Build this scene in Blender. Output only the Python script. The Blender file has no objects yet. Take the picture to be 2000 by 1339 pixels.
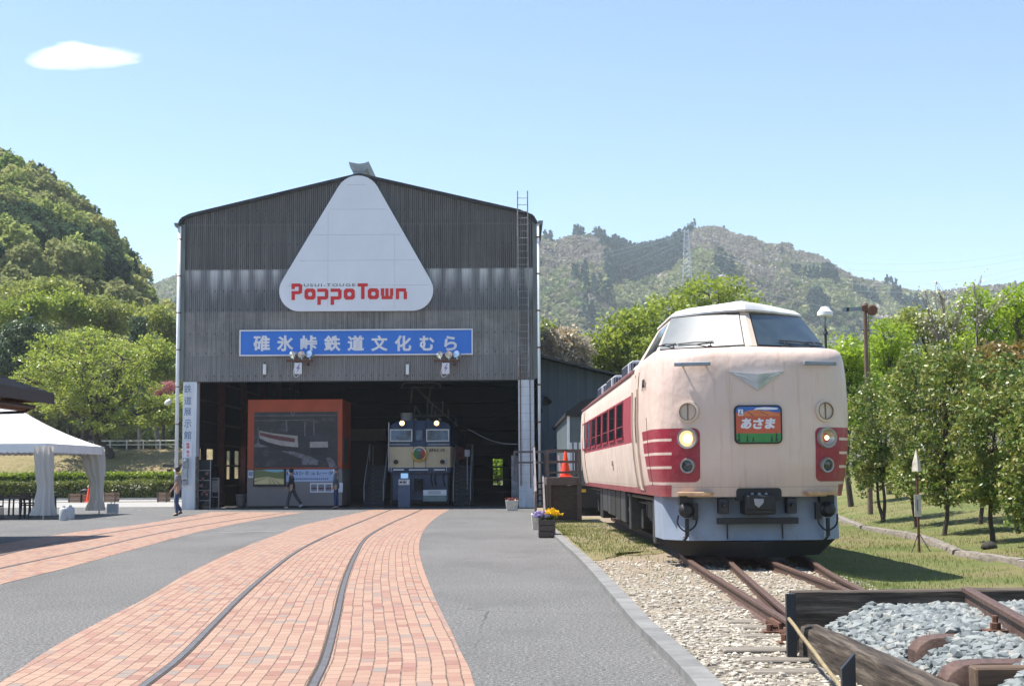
import bpy, bmesh, math, random
import numpy as np
from mathutils import Vector, Matrix, noise as mnoise
R_ = math.radians
C = bpy.context.scene.collection
SC = bpy.context.scene
# ---------------------------------------------------------------- camera
F = 2837.0            # focal length in pixels of the 2000 px wide photograph
H = 1.45              # eye height
PITCH = math.atan(252.5 / F)
ROLL = 0.0065
CAMM = Matrix.Rotation(math.pi / 2 + PITCH, 3, 'X') @ Matrix.Rotation(-ROLL, 3, 'Z')
cam = bpy.data.cameras.new('camera')
cam.sensor_width = 36.0
cam.lens = F / 2000.0 * 36.0
cam.clip_start = 0.1
cam.clip_end = 20000
camo = bpy.data.objects.new('camera', cam)
camo.matrix_world = Matrix.Translation((0, 0, H)) @ CAMM.to_4x4()
C.objects.link(camo)
SC.camera = camo
# ---------------------------------------------------------------- light
AZ, EL = 75.0, 63.0          # sun stands high on the left, a little behind the shed
SUN = 5.0
SKY = 0.105
EXPO = 1.0
SC.view_settings.view_transform = 'Standard'
SC.view_settings.look = 'None'
SC.view_settings.gamma = 1.0
SC.view_settings.exposure = EXPO
w = bpy.data.worlds.new("World")
SC.world = w
w.use_nodes = True
wn = w.node_tree
sky = wn.nodes.new('ShaderNodeTexSky')
sky.sky_type = 'NISHITA'
sky.sun_disc = False
sky.sun_elevation = R_(EL)
sky.sun_rotation = R_(-AZ)
sky.altitude = 400
sky.air_density = 1.0
sky.dust_density = 0.1
sky.ozone_density = 2.2
bg = wn.nodes['Background']
bg.inputs['Strength'].default_value = SKY
wn.links.new(sky.outputs[0], bg.inputs[0])
sun = bpy.data.lights.new('sun', 'SUN')
sun.energy = SUN
sun.angle = R_(0.5)
sun.color = (1.0, 0.95, 0.87)
suno = bpy.data.objects.new('sun', sun)
SUND = Vector((-math.sin(R_(AZ)) * math.cos(R_(EL)), math.cos(R_(AZ)) * math.cos(R_(EL)), math.sin(R_(EL))))
suno.rotation_euler = SUND.to_track_quat('Z', 'Y').to_euler()
suno.location = (0, 0, 60)
C.objects.link(suno)
SC.cycles.max_bounces = 10
SC.cycles.diffuse_bounces = 4
SC.cycles.transmission_bounces = 4
SC.cycles.transparent_max_bounces = 10
SC.cycles.volume_bounces = 8

# ---------------------------------------------------------------- placing helpers
def ray(x, y):
    d = CAMM @ Vector(((x - 1000.0) / F, (669.5 - y) / F, -1.0))
    return d / d.y
def W(x, y, Y):
    r = ray(x, y)
    return Vector((r.x * Y, Y, H + r.z * Y))
def G(x, y, z=0.0):
    r = ray(x, y)
    t = (z - H) / r.z
    return Vector((r.x * t, t, z))

ORG = {}
def tag(o, label=None, cat=None, group=None, kind=None):
    if label: o['label'] = label
    if cat: o['category'] = cat
    if group: o['group'] = group
    if kind: o['kind'] = kind
    return o
def thing(name, label, cat, loc=(0, 0, 0), group=None, rz=0.0):
    o = bpy.data.objects.new(name, None)
    o.empty_display_size = 0.2
    o.location = loc
    o.rotation_euler = (0, 0, rz)
    C.objects.link(o)
    ORG[o.name] = Vector(loc)
    return tag(o, label, cat, group)
def link(name, me, parent=None, loc=None):
    o = bpy.data.objects.new(name, me)
    C.objects.link(o)
    if parent is not None:
        o.parent = parent
        ORG[o.name] = ORG[parent.name]
    else:
        ORG[o.name] = Vector(loc) if loc is not None else Vector((0, 0, 0))
        o.location = ORG[o.name]
    return o
def copy_tree(o, parent=None):
    c = o.copy()
    C.objects.link(c)
    ORG[c.name] = ORG[o.name]
    if parent is not None:
        c.parent = parent
    for ch in [q for q in bpy.data.objects if q.parent == o]:
        copy_tree(ch, c)
    return c

class MB:
    """collects shapes; build() links them as ONE mesh object"""
    def __init__(s):
        s.v = []; s.f = []; s.m = []; s.uv = {}
    def add(s, vs, fs, m=0):
        b = len(s.v)
        s.v += [tuple(p) for p in vs]
        s.f += [tuple(i + b for i in f) for f in fs]
        s.m += [m] * len(fs)
        return s
    def box(s, c, d, m=0, rz=0.0, mat=None, ch=0.0):
        x, y, z = d[0] / 2, d[1] / 2, d[2] / 2
        P = [(-x,-y,-z),(x,-y,-z),(x,y,-z),(-x,y,-z),(-x,-y,z),(x,-y,z),(x,y,z),(-x,y,z)]
        Mx = mat if mat is not None else Matrix.Rotation(rz, 3, 'Z')
        c = Vector(c)
        return s.add([c + Mx @ Vector(p) for p in P],
                     [(0,3,2,1),(4,5,6,7),(0,1,5,4),(1,2,6,5),(2,3,7,6),(3,0,4,7)], m)
    def span(s, a, b, m=0):
        a = Vector(a); b = Vector(b)
        return s.box((a + b) / 2, [abs(q) for q in (b - a)], m)
    def beam(s, a, b, wd, ht, m=0, up=(0, 0, 1)):
        a = Vector(a); b = Vector(b)
        t = (b - a).normalized()
        u = t.cross(Vector(up))
        if u.length < 1e-4: u = t.cross(Vector((0, 1, 0)))
        u.normalize(); n = u.cross(t)
        M3 = Matrix((u, t, n)).transposed()
        return s.box((a + b) / 2, (wd, (b - a).length, ht), m, mat=M3)
    def tube(s, pts, r, n=8, m=0, cap=True):
        pts = [Vector(p) for p in pts]
        rs = r if isinstance(r, (list, tuple)) else [r] * len(pts)
        vs = []; fs = []
        pu = None
        for i, p in enumerate(pts):
            t = (pts[min(i + 1, len(pts) - 1)] - pts[max(i - 1, 0)]).normalized()
            if pu is None:
                u = t.cross(Vector((0, 0, 1)))
                if u.length < 1e-3: u = t.cross(Vector((1, 0, 0)))
            else:
                u = pu - t * pu.dot(t)
            u.normalize(); pu = u
            q = t.cross(u)
            for k in range(n):
                a = 2 * math.pi * k / n
                vs.append(p + (u * math.cos(a) + q * math.sin(a)) * rs[i])
        for i in range(len(pts) - 1):
            for k in range(n):
                fs.append((i*n+k, i*n+(k+1)%n, (i+1)*n+(k+1)%n, (i+1)*n+k))
        if cap:
            fs.append(tuple(range(n - 1, -1, -1)))
            fs.append(tuple(range((len(pts)-1)*n, len(pts)*n)))
        return s.add(vs, fs, m)
    def lathe(s, prof, c, ax=(0, 0, 1), n=20, m=0):
        c = Vector(c); ax = Vector(ax).normalized()
        u = ax.cross(Vector((0, 0, 1)))
        if u.length < 1e-3: u = ax.cross(Vector((1, 0, 0)))
        u.normalize(); q = ax.cross(u)
        vs = []; fs = []
        for (r, h) in prof:
            for k in range(n):
                a = 2 * math.pi * k / n
                vs.append(c + ax * h + (u * math.cos(a) + q * math.sin(a)) * max(r, 1e-4))
        for i in range(len(prof) - 1):
            for k in range(n):
                fs.append((i*n+k, i*n+(k+1)%n, (i+1)*n+(k+1)%n, (i+1)*n+k))
        return s.add(vs, fs, m)
    def prism(s, poly, o, u, v, d, m=0):
        """poly (a,b) -> o+a*u+b*v, extruded by vector d"""
        o = Vector(o); u = Vector(u); v = Vector(v); d = Vector(d)
        A = [o + u * a + v * b for a, b in poly]
        B = [p + d for p in A]
        n = len(A)
        fs = [tuple(range(n)), tuple(range(2*n-1, n-1, -1))]
        fs += [(i, (i+1) % n + 0, (i+1) % n + n, i + n) for i in range(n)]
        return s.add(A + B, fs, m)
    def grid(s, rows, m=0, close=False):
        nr = len(rows); nc = len(rows[0])
        vs = [p for r in rows for p in r]
        fs = []
        for i in range(nr - 1):
            for j in range(nc - 1 + (1 if close else 0)):
                fs.append((i*nc+j, i*nc+(j+1)%nc, (i+1)*nc+(j+1)%nc, (i+1)*nc+j))
        return s.add(vs, fs, m)
    def mesh(s, name, mats, off=None, smooth=False, bevel=0.0, fix=True):
        me = bpy.data.meshes.new(name)
        vs = s.v if off is None else [(a - off[0], b - off[1], c - off[2]) for a, b, c in s.v]
        me.from_pydata(vs, [], s.f)
        if not isinstance(mats, (list, tuple)): mats = [mats]
        for q in mats: me.materials.append(q)
        me.polygons.foreach_set('material_index', s.m)
        if fix or bevel:
            bm = bmesh.new(); bm.from_mesh(me)
            if fix: bmesh.ops.recalc_face_normals(bm, faces=bm.faces)
            if bevel:
                es = [e for e in bm.edges if len(e.link_faces) == 2 and e.calc_face_angle(0) > 0.6]
                bmesh.ops.bevel(bm, geom=es, offset=bevel, segments=1, affect='EDGES', clamp_overlap=True)
            bm.to_mesh(me); bm.free()
        if smooth is True:
            me.shade_smooth()
        elif smooth:
            me.polygons.foreach_set('use_smooth', [True] * len(me.polygons))
            me.set_sharp_from_angle(angle=R_(smooth))
        me.update()
        return me
    def build(s, name, mats, parent=None, local=False, loc=None, smooth=False, bevel=0.0, fix=True, **tg):
        if parent is not None and not local: off = ORG[parent.name]
        elif parent is None and loc is not None: off = Vector(loc)
        else: off = None
        o = link(name, s.mesh(name, mats, off, smooth, bevel, fix), parent, loc)
        tag(o, **tg)
        return o

# ---------------------------------------------------------------- material helpers
class N:
    def __init__(s, name):
        s.mat = bpy.data.materials.new(name); s.mat.use_nodes = True
        s.t = s.mat.node_tree; s.t.nodes.clear()
        s.c = {}
    def n(s, typ, **kw):
        nd = s.t.nodes.new('ShaderNode' + typ)
        for k, v in kw.items(): setattr(nd, k, v)
        return nd
    def put(s, sock, v):
        if isinstance(v, bpy.types.NodeSocket): s.t.links.new(v, sock)
        elif isinstance(v, (int, float)):
            if sock.type in ('RGBA',): sock.default_value = (v, v, v, 1)
            elif sock.type == 'VECTOR': sock.default_value = (v, v, v)
            else: sock.default_value = v
        else:
            v = tuple(v)
            if sock.type == 'RGBA' and len(v) == 3: v = v + (1,)
            sock.default_value = v
    def m(s, op, a, b=0.0, c=None, clamp=False):
        nd = s.n('Math', operation=op, use_clamp=clamp)
        s.put(nd.inputs[0], a); s.put(nd.inputs[1], b)
        if c is not None: s.put(nd.inputs[2], c)
        return nd.outputs[0]
    def mix(s, f, a, b, blend='MIX'):
        nd = s.n('MixRGB', blend_type=blend)
        s.put(nd.inputs[0], f); s.put(nd.inputs[1], a); s.put(nd.inputs[2], b)
        return nd.outputs[0]
    def co(s, kind='Object'):
        if kind not in s.c: s.c[kind] = s.n('TexCoord').outputs[kind]
        return s.c[kind]
    def xyz(s, kind='Object'):
        k = kind + '_x'
        if k not in s.c:
            nd = s.n('SeparateXYZ'); s.put(nd.inputs[0], s.co(kind)); s.c[k] = nd.outputs
        return s.c[k]
    def map(s, vec, scale=(1, 1, 1), rot=(0, 0, 0), loc=(0, 0, 0)):
        nd = s.n('Mapping'); s.put(nd.inputs['Vector'], vec)
        nd.inputs['Scale'].default_value = scale; nd.inputs['Rotation'].default_value = rot; nd.inputs['Location'].default_value = loc
        return nd.outputs[0]
    def noise(s, vec, scale=5, detail=4, rough=0.55, out='Fac', dist=0.0):
        nd = s.n('TexNoise'); s.put(nd.inputs['Vector'], vec)
        nd.inputs['Scale'].default_value = scale; nd.inputs['Detail'].default_value = detail
        nd.inputs['Roughness'].default_value = rough; nd.inputs['Distortion'].default_value = dist
        return nd.outputs[out]
    def voro(s, vec, scale=5, out='Color', feature='F1', rnd=1.0):
        nd = s.n('TexVoronoi', feature=feature); s.put(nd.inputs['Vector'], vec)
        nd.inputs['Scale'].default_value = scale; nd.inputs['Randomness'].default_value = rnd
        return nd.outputs[out]
    def ramp(s, f, stops, interp='LINEAR'):
        nd = s.n('ValToRGB'); cr = nd.color_ramp; cr.interpolation = interp
        while len(cr.elements) < len(stops): cr.elements.new(0.5)
        for e, (p, c) in zip(cr.elements, stops):
            e.position = p
            c = (c, c, c) if isinstance(c, (int, float)) else c
            e.color = tuple(c) + (1,) if len(c) == 3 else c
        s.put(nd.inputs[0], f)
        return nd.outputs[0]
    def step(s, x, e, soft=0.004):      # 0 below e, 1 above
        return s.m('MULTIPLY_ADD', s.m('SUBTRACT', x, e), 1.0 / soft, 0.5, clamp=True)
    def band(s, x, a, b, soft=0.004):
        return s.m('MULTIPLY', s.step(x, a, soft), s.m('SUBTRACT', 1.0, s.step(x, b, soft)))
    def bump(s, h, strength=0.3, dist=0.01, normal=None):
        nd = s.n('Bump'); s.put(nd.inputs['Height'], h)
        nd.inputs['Strength'].default_value = strength; nd.inputs['Distance'].default_value = dist
        if normal is not None: s.put(nd.inputs['Normal'], normal)
        return nd.outputs[0]
    def out(s, col, rough=0.6, metal=0.0, normal=None, spec=0.5, emis=None, estr=0.0, alpha=None, coat=0.0):
        p = s.n('BsdfPrincipled')
        s.put(p.inputs['Base Color'], col); s.put(p.inputs['Roughness'], rough); s.put(p.inputs['Metallic'], metal)
        p.inputs['Specular IOR Level'].default_value = spec
        if coat: p.inputs['Coat Weight'].default_value = coat
        if normal is not None: s.put(p.inputs['Normal'], normal)
        if emis is not None:
            s.put(p.inputs['Emission Color'], emis); p.inputs['Emission Strength'].default_value = estr
        if alpha is not None: s.put(p.inputs['Alpha'], alpha)
        o = s.n('OutputMaterial'); s.t.links.new(p.outputs[0], o.inputs[0])
        return s.mat

def mat(name, col, rough=0.6, metal=0.0, var=0.18, vs=3.0, bump=0.0, bs=60.0, col2=None, stretch=(1, 1, 1), spec=0.5, mid=(0.3, 0.7)):
    k = N(name)
    v = k.map(k.co(), stretch)
    f = k.noise(v, vs, 6, 0.62)
    a = tuple(c * (1 - var) for c in col); b = tuple(min(1, c * (1 + var)) for c in col) if col2 is None else col2
    c = k.ramp(f, [(mid[0], a), (mid[1], b)])
    nm = k.bump(k.noise(v, bs, 5, 0.6), bump, 0.01) if bump else None
    return k.out(c, rough, metal, nm, spec)

def leafmat(name, cols, trans=0.42, tint=None, nscale=0.6):
    """cols: dark, mid, light leaf colours; every leaf gets its own shade"""
    k = N(name)
    g = k.n('NewGeometry')
    rnd = g.outputs['Random Per Island']
    n1 = k.noise(k.co(), nscale, 3, 0.6)
    f = k.m('ADD', k.m('MULTIPLY', rnd, 0.55), k.m('MULTIPLY_ADD', n1, 1.3, -0.42))
    c = k.ramp(f, [(0.0, cols[0]), (0.5, cols[1]), (1.0, cols[2])] if len(cols) == 3 else [(i / (len(cols) - 1), q) for i, q in enumerate(cols)])
    if tint:
        at = k.n('Attribute', attribute_name=tint)
        c = k.mix(0.22, at.outputs['Color'], k.mix(1.0, c, at.outputs['Color'], 'MULTIPLY'))
        c = k.mix(k.m('MULTIPLY', rnd, 0.35), at.outputs['Color'], c)
    p = k.n('BsdfPrincipled'); k.put(p.inputs['Base Color'], c)
    p.inputs['Roughness'].default_value = 0.38; p.inputs['Specular IOR Level'].default_value = 0.45
    tr = k.n('BsdfTranslucent'); k.put(tr.inputs['Color'], k.mix(1.0, c, (1.0, 1.0, 0.6), 'MULTIPLY'))
    mx = k.n('MixShader'); mx.inputs[0].default_value = trans
    k.t.links.new(p.outputs[0], mx.inputs[1]); k.t.links.new(tr.outputs[0], mx.inputs[2])
    o = k.n('OutputMaterial'); k.t.links.new(mx.outputs[0], o.inputs[0])
    return k.mat

def emit(name, col, strength, base=(0.5, 0.5, 0.5)):
    k = N(name); return k.out(base, 0.3, 0, None, 0.5, col, strength)

def np_mesh(name, verts, quads, mats, tint=None, mi=None):
    me = bpy.data.meshes.new(name)
    nv, nf = len(verts), len(quads)
    k = quads.shape[1]
    me.vertices.add(nv); me.vertices.foreach_set('co', verts.astype(np.float32).ravel())
    me.loops.add(nf * k); me.loops.foreach_set('vertex_index', quads.astype(np.int32).ravel())
    me.polygons.add(nf); me.polygons.foreach_set('loop_start', np.arange(0, nf * k, k, dtype=np.int32))
    if not isinstance(mats, (list, tuple)): mats = [mats]
    for q in mats: me.materials.append(q)
    if mi is not None: me.polygons.foreach_set('material_index', mi.astype(np.int32))
    if tint is not None:
        a = me.color_attributes.new('tint', 'FLOAT_COLOR', 'POINT')
        a.data.foreach_set('color', np.concatenate([tint, np.ones((nv, 1))], 1).astype(np.float32).ravel())
    me.update(calc_edges=True)
    me.validate()
    return me

def leaves(cent, rad, per, size, rng, flat=0.0, aspect=0.5, shape='rhomb'):
    """cent (N,3), rad (N,) or (N,3): leaf faces round the cluster centres"""
    n = len(cent)
    d = rng.normal(size=(n, per, 3)); d /= np.linalg.norm(d, axis=2, keepdims=True)
    rr = rng.random((n, per, 1)) ** (1 / 2.0)
    rad = np.asarray(rad, float)
    if rad.ndim == 1: rad = np.repeat(rad[:, None], 3, 1)
    p = (cent[:, None, :] + d * rr * rad[:, None, :]).reshape(-1, 3)
    m = len(p)
    nrm = rng.normal(size=(m, 3)); nrm[:, 2] += flat * 2.0
    nrm /= np.linalg.norm(nrm, axis=1, keepdims=True)
    t = rng.normal(size=(m, 3)); t -= nrm * (t * nrm).sum(1, keepdims=True); t /= np.linalg.norm(t, axis=1, keepdims=True)
    b = np.cross(nrm, t)
    s = (size * (0.6 + 0.8 * rng.random((m, 1))))
    if shape == 'rhomb':
        V = np.stack([p - t * s, p + b * s * aspect, p + t * s, p - b * s * aspect], 1)
    else:
        V = np.stack([p - t * s - b * s * aspect, p + t * s * 0.8 - b * s * aspect * 0.7, p + t * s + b * s * aspect, p - t * s * 0.7 + b * s * aspect * 0.9], 1)
    Q = np.arange(m * 4).reshape(m, 4)
    return V.reshape(-1, 3), Q

# text: evaluated from a text curve into a mesh
def text_mesh(body, mats, o, u, v, size=None, fit=None, bold=0.0, depth=0.004, shear=0.0, spacing=1.0):
    cu = bpy.data.curves.new('txt', 'FONT')
    cu.body = body; cu.size = 1.0; cu.bevel_depth = bold; cu.bevel_resolution = 0; cu.shear = shear; cu.space_character = spacing
    cu.extrude = 0.0; cu.resolution_u = 3; cu.fill_mode = 'FRONT'
    ob = bpy.data.objects.new('txt', cu); C.objects.link(ob)
    dg = bpy.context.evaluated_depsgraph_get(); dg.update()
    me = bpy.data.meshes.new_from_object(ob.evaluated_get(dg))
    bpy.data.objects.remove(ob)
    V = np.array([q.co for q in me.vertices])
    if len(V) == 0: return me
    mn, mx = V.min(0), V.max(0)
    cx, cy = (mn[0] + mx[0]) / 2, (mn[1] + mx[1]) / 2
    if fit: sx, sy = fit[0] / (mx[0] - mn[0]), fit[1] / (mx[1] - mn[1])
    else: sx = sy = size
    o = np.array(o); u = np.array(u, float); v = np.array(v, float)
    n = np.cross(u, v)
    P = o + np.outer((V[:, 0] - cx) * sx, u) + np.outer((V[:, 1] - cy) * sy, v)
    bm = bmesh.new(); bm.from_mesh(me)
    for q, p in zip(bm.verts, P): q.co = p
    if bold:
        zz = np.array([q.co.z for q in me.vertices]) if False else V[:, 2]
        for q, h in zip(bm.verts, zz): q.co += Vector(n * float(h + bold) * (depth / (2 * bold)))
    elif depth:
        r = bmesh.ops.extrude_face_region(bm, geom=list(bm.faces))
        for e in r['geom']:
            if isinstance(e, bmesh.types.BMVert): e.co += Vector(n * depth)
    bm.to_mesh(me); bm.free()
    me.materials.clear(); me.materials.append(mats)
    return me
def text(name, body, m, o, u, v, parent=None, local=False, **kw):
    off = ORG[parent.name] if (parent is not None and not local) else Vector((0, 0, 0))
    me = text_mesh(body, m, Vector(o) - off, u, v, **kw)
    me.name = name
    return link(name, me, parent)
XU, ZU = (1, 0, 0), (0, 0, 1)
# ---------------------------------------------------------------- materials
M = {}
M['steel'] = mat('galvanised_steel', (0.45, 0.47, 0.5), 0.42, 0.6, 0.2, 6)
M['grey_paint'] = mat('grey_paint', (0.32, 0.33, 0.35), 0.5, 0, 0.15, 3)
M['white_paint'] = mat('white_paint', (0.74, 0.75, 0.76), 0.45, 0, 0.08, 2)
M['dark'] = mat('dark_paint', (0.03, 0.03, 0.035), 0.6, 0, 0.3, 4)
M['black'] = mat('black_paint', (0.012, 0.012, 0.014), 0.55, 0, 0.3, 5)
M['rust'] = mat('rusty_steel', (0.14, 0.065, 0.04), 0.8, 0.1, 0.4, 9, 0.3, 80)
M['railrust'] = mat('rail_rust', (0.105, 0.06, 0.045), 0.6, 0.25, 0.5, 14, 0.5, 70, stretch=(3, 1, 3))
M['railtop'] = mat('rail_top', (0.15, 0.14, 0.14), 0.5, 0.5, 0.25, 9)
M['redsteel'] = mat('red_brown_steel', (0.13, 0.035, 0.022), 0.7, 0, 0.35, 2)
M['wood_grey'] = mat('weathered_wood', (0.10, 0.085, 0.075), 0.85, 0, 0.55, 3, 0.5, 40, stretch=(12, 1.2, 12))
M['wood_dark'] = mat('dark_wood', (0.055, 0.04, 0.033), 0.8, 0, 0.5, 3, 0.4, 40, stretch=(1.2, 10, 10))
M['wood_post'] = mat('deck_wood', (0.10, 0.078, 0.07), 0.75, 0, 0.35, 3, 0.3, 40, stretch=(8, 8, 1))
M['concrete'] = mat('concrete', (0.36, 0.36, 0.35), 0.85, 0, 0.25, 2.5, 0.25, 120)
M['orange'] = mat('cone_orange', (0.85, 0.06, 0.012), 0.45, 0, 0.12, 4)
M['glass'] = (lambda k: k.out(k.ramp(k.noise(k.co(), 1.2, 2), [(0.3, (0.012, 0.018, 0.022)), (0.7, (0.03, 0.042, 0.05))]), 0.04, 0, None, 0.9))(N('dark_glass'))
M['bark'] = mat('bark', (0.07, 0.055, 0.045), 0.9, 0, 0.45, 6, 0.5, 50, stretch=(3, 3, 0.7))
M['bark_pale'] = mat('pale_bark', (0.20, 0.17, 0.15), 0.85, 0, 0.35, 6, 0.3, 50, stretch=(3, 3, 0.7))

def ground_mats():
    # asphalt
    k = N('asphalt'); o = k.co()
    big = k.noise(o, 0.25, 5, 0.6); fine = k.noise(o, 34, 4, 0.8); mid = k.noise(k.map(o, (1, 0.35, 1)), 2.2, 5, 0.65)
    base = k.ramp(big, [(0.3, (0.094, 0.092, 0.089)), (0.7, (0.136, 0.133, 0.129))])
    base = k.mix(k.m('MULTIPLY', mid, 0.5), base, (0.135, 0.133, 0.13))
    fine2 = k.noise(o, 130, 2, 0.7)
    sp = k.ramp(k.m('ADD', k.m('MULTIPLY', fine, 0.6), k.m('MULTIPLY', fine2, 0.4)), [(0.38, 0.08), (0.5, 0.85), (0.62, 2.9)])
    c = k.mix(0.9, base, k.mix(1.0, base, sp, 'MULTIPLY'))
    wv = k.voro(o, 26, 'Distance'); chip = k.m('LESS_THAN', k.voro(k.map(o, (1, 1, 1), loc=(3, 1, 0)), 9, 'Distance'), 0.045)
    c = k.mix(k.m('MULTIPLY', chip, 0.7), c, (0.42, 0.41, 0.39))
    cr = k.n('TexVoronoi', feature='DISTANCE_TO_EDGE'); k.put(cr.inputs['Vector'], k.mix(0.12, o, k.noise(o, 1.5, 4, 0.6, 'Color'))); cr.inputs['Scale'].default_value = 0.22
    crack = k.m('MULTIPLY', k.m('LESS_THAN', cr.outputs[0], 0.0022), k.step(big, 0.52, 0.1))
    c = k.mix(k.m('MULTIPLY', crack, 0.7), c, (0.04, 0.04, 0.04))
    stn = k.step(k.noise(k.map(o, (0.5, 0.18, 1)), 1.6, 6, 0.7), 0.57, 0.12)
    c = k.mix(k.m('MULTIPLY', stn, 0.35), c, (0.075, 0.074, 0.073))
    M['asphalt'] = k.out(c, 0.86, 0, k.bump(k.m('ADD', fine, wv), 0.55, 0.006), 0.3)
    # paving brick, laid along the strip: uv in metres (u along, v across)
    k = N('paving_brick'); uv = k.co('UV')
    wob = k.noise(uv, 1.4, 3, 0.6, 'Color')
    uvw = k.n('VectorMath', operation='MULTIPLY_ADD'); k.put(uvw.inputs[0], wob); uvw.inputs[1].default_value = (0.03, 0.035, 0); k.put(uvw.inputs[2], uv)
    b = k.n('TexBrick'); k.put(b.inputs['Vector'], uvw.outputs[0])
    b.offset = 0.5; b.squash = 1.0
    for nm, v in (('Scale', 1.0), ('Mortar Size', 0.0062), ('Mortar Smooth', 0.3), ('Bias', 0.0), ('Brick Width', 0.218), ('Row Height', 0.109)): b.inputs[nm].default_value = v
    b.inputs['Color1'].default_value = (0, 0, 0, 1); b.inputs['Color2'].default_value = (1, 1, 1, 1); b.inputs['Mortar'].default_value = (0.5, 0.5, 0.5, 1)
    col = k.ramp(b.outputs['Color'], [(0.0, (0.235, 0.108, 0.086)), (0.18, (0.30, 0.17, 0.122)), (0.45, (0.33, 0.205, 0.147)), (0.75, (0.35, 0.225, 0.165)), (0.9, (0.285, 0.14, 0.112)), (0.97, (0.215, 0.18, 0.16))])
    dirt = k.noise(k.map(uv, (0.5, 1.2, 1)), 1.1, 6, 0.65)
    col = k.mix(k.m('MULTIPLY', k.step(dirt, 0.5, 0.4), 0.4), col, (0.33, 0.24, 0.18))
    fine = k.noise(uv, 60, 3, 0.7)
    col = k.mix(0.35, col, k.mix(1.0, col, k.ramp(fine, [(0.3, 0.55), (0.7, 1.3)]), 'MULTIPLY'))
    edge = k.noise(uv, 9, 3, 0.6)
    joint = k.m('MULTIPLY', b.outputs['Fac'], k.m('MULTIPLY_ADD', edge, 1.6, -0.05, clamp=True))
    col = k.mix(joint, col, (0.07, 0.045, 0.035))
    hgt = k.m('SUBTRACT', k.m('MULTIPLY', fine, 0.15), joint)
    M['brick'] = k.out(col, 0.8, 0, k.bump(hgt, 0.6, 0.006), 0.35)
    # gravel
    k = N('gravel'); o = k.co()
    v1 = k.voro(o, 17, 'Color'); vd = k.voro(o, 17, 'Distance'); v2 = k.voro(o, 38, 'Color')
    big = k.noise(o, 0.55, 5, 0.62)
    sv = k.n('SeparateColor'); k.put(sv.inputs[0], v1)
    c = k.ramp(sv.outputs[0], [(0.0, (0.16, 0.135, 0.10)), (0.4, (0.34, 0.30, 0.24)), (0.8, (0.46, 0.42, 0.35)), (1.0, (0.58, 0.55, 0.48))])
    c = k.mix(k.m('MULTIPLY', k.step(vd, 0.5, 0.3), 0.75), c, (0.07, 0.055, 0.04))
    soil = k.mix(k.noise(o, 30, 4, 0.7), (0.17, 0.13, 0.085), (0.33, 0.27, 0.20))
    xs = k.xyz()
    yf = k.m('MULTIPLY_ADD', xs[1], 0.05, -0.62)
    c = k.mix(k.step(k.m('ADD', big, yf), 0.72, 0.35), c, soil)
    M['gravel'] = k.out(c, 0.9, 0, k.bump(k.m('ADD', k.m('MULTIPLY', vd, -1.0), k.m('MULTIPLY', k.noise(o, 50, 3), 0.3)), 0.9, 0.03), 0.3)
    # grass / earth sheets
    k = N('dry_grass'); o = k.co()
    f1 = k.noise(o, 0.45, 5, 0.65); f2 = k.noise(k.map(o, (1, 0.4, 1)), 9, 5, 0.7); f3 = k.noise(o, 45, 3, 0.7)
    c = k.ramp(f1, [(0.34, (0.21, 0.17, 0.09)), (0.45, (0.18, 0.18, 0.065)), (0.56, (0.12, 0.16, 0.04)), (0.7, (0.08, 0.135, 0.025))])
    c = k.mix(k.m('MULTIPLY', f2, 0.5), c, (0.24, 0.20, 0.11))
    c = k.mix(0.6, c, k.mix(1.0, c, k.ramp(f3, [(0.3, 0.45), (0.7, 1.5)]), 'MULTIPLY'))
    M['grass'] = k.out(c, 0.95, 0, k.bump(k.m('ADD', f2, f3), 0.8, 0.05), 0.2)
    k = N('bank_grass'); o = k.co()
    f1 = k.noise(o, 0.3, 5, 0.65); f2 = k.noise(o, 6, 5, 0.75)
    c = k.ramp(f1, [(0.35, (0.25, 0.20, 0.11)), (0.55, (0.23, 0.20, 0.10)), (0.72, (0.14, 0.15, 0.05))])
    c = k.mix(0.7, c, k.mix(1.0, c, k.ramp(f2, [(0.3, 0.5), (0.7, 1.4)]), 'MULTIPLY'))
    M['bank'] = k.out(c, 0.95, 0, k.bump(f2, 0.8, 0.15), 0.2)
    k = N('forest_floor'); o = k.co()
    f1 = k.noise(o, 0.02, 6, 0.7); f2 = k.noise(o, 0.35, 4, 0.7)
    c = k.ramp(f1, [(0.35, (0.05, 0.065, 0.02)), (0.6, (0.10, 0.10, 0.04)), (0.75, (0.12, 0.10, 0.06))])
    c = k.mix(0.7, c, k.mix(1.0, c, k.ramp(f2, [(0.3, 0.4), (0.7, 1.4)]), 'MULTIPLY'))
    M['forest_floor'] = k.out(c, 0.95, 0, None, 0.15)
    k = N('light_paving'); o = k.co()
    c = k.ramp(k.noise(o, 0.6, 6, 0.7), [(0.3, (0.26, 0.255, 0.24)), (0.7, (0.35, 0.34, 0.32))])
    M['light_paving'] = k.out(c, 0.85, 0, None, 0.3)
ground_mats()

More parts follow.
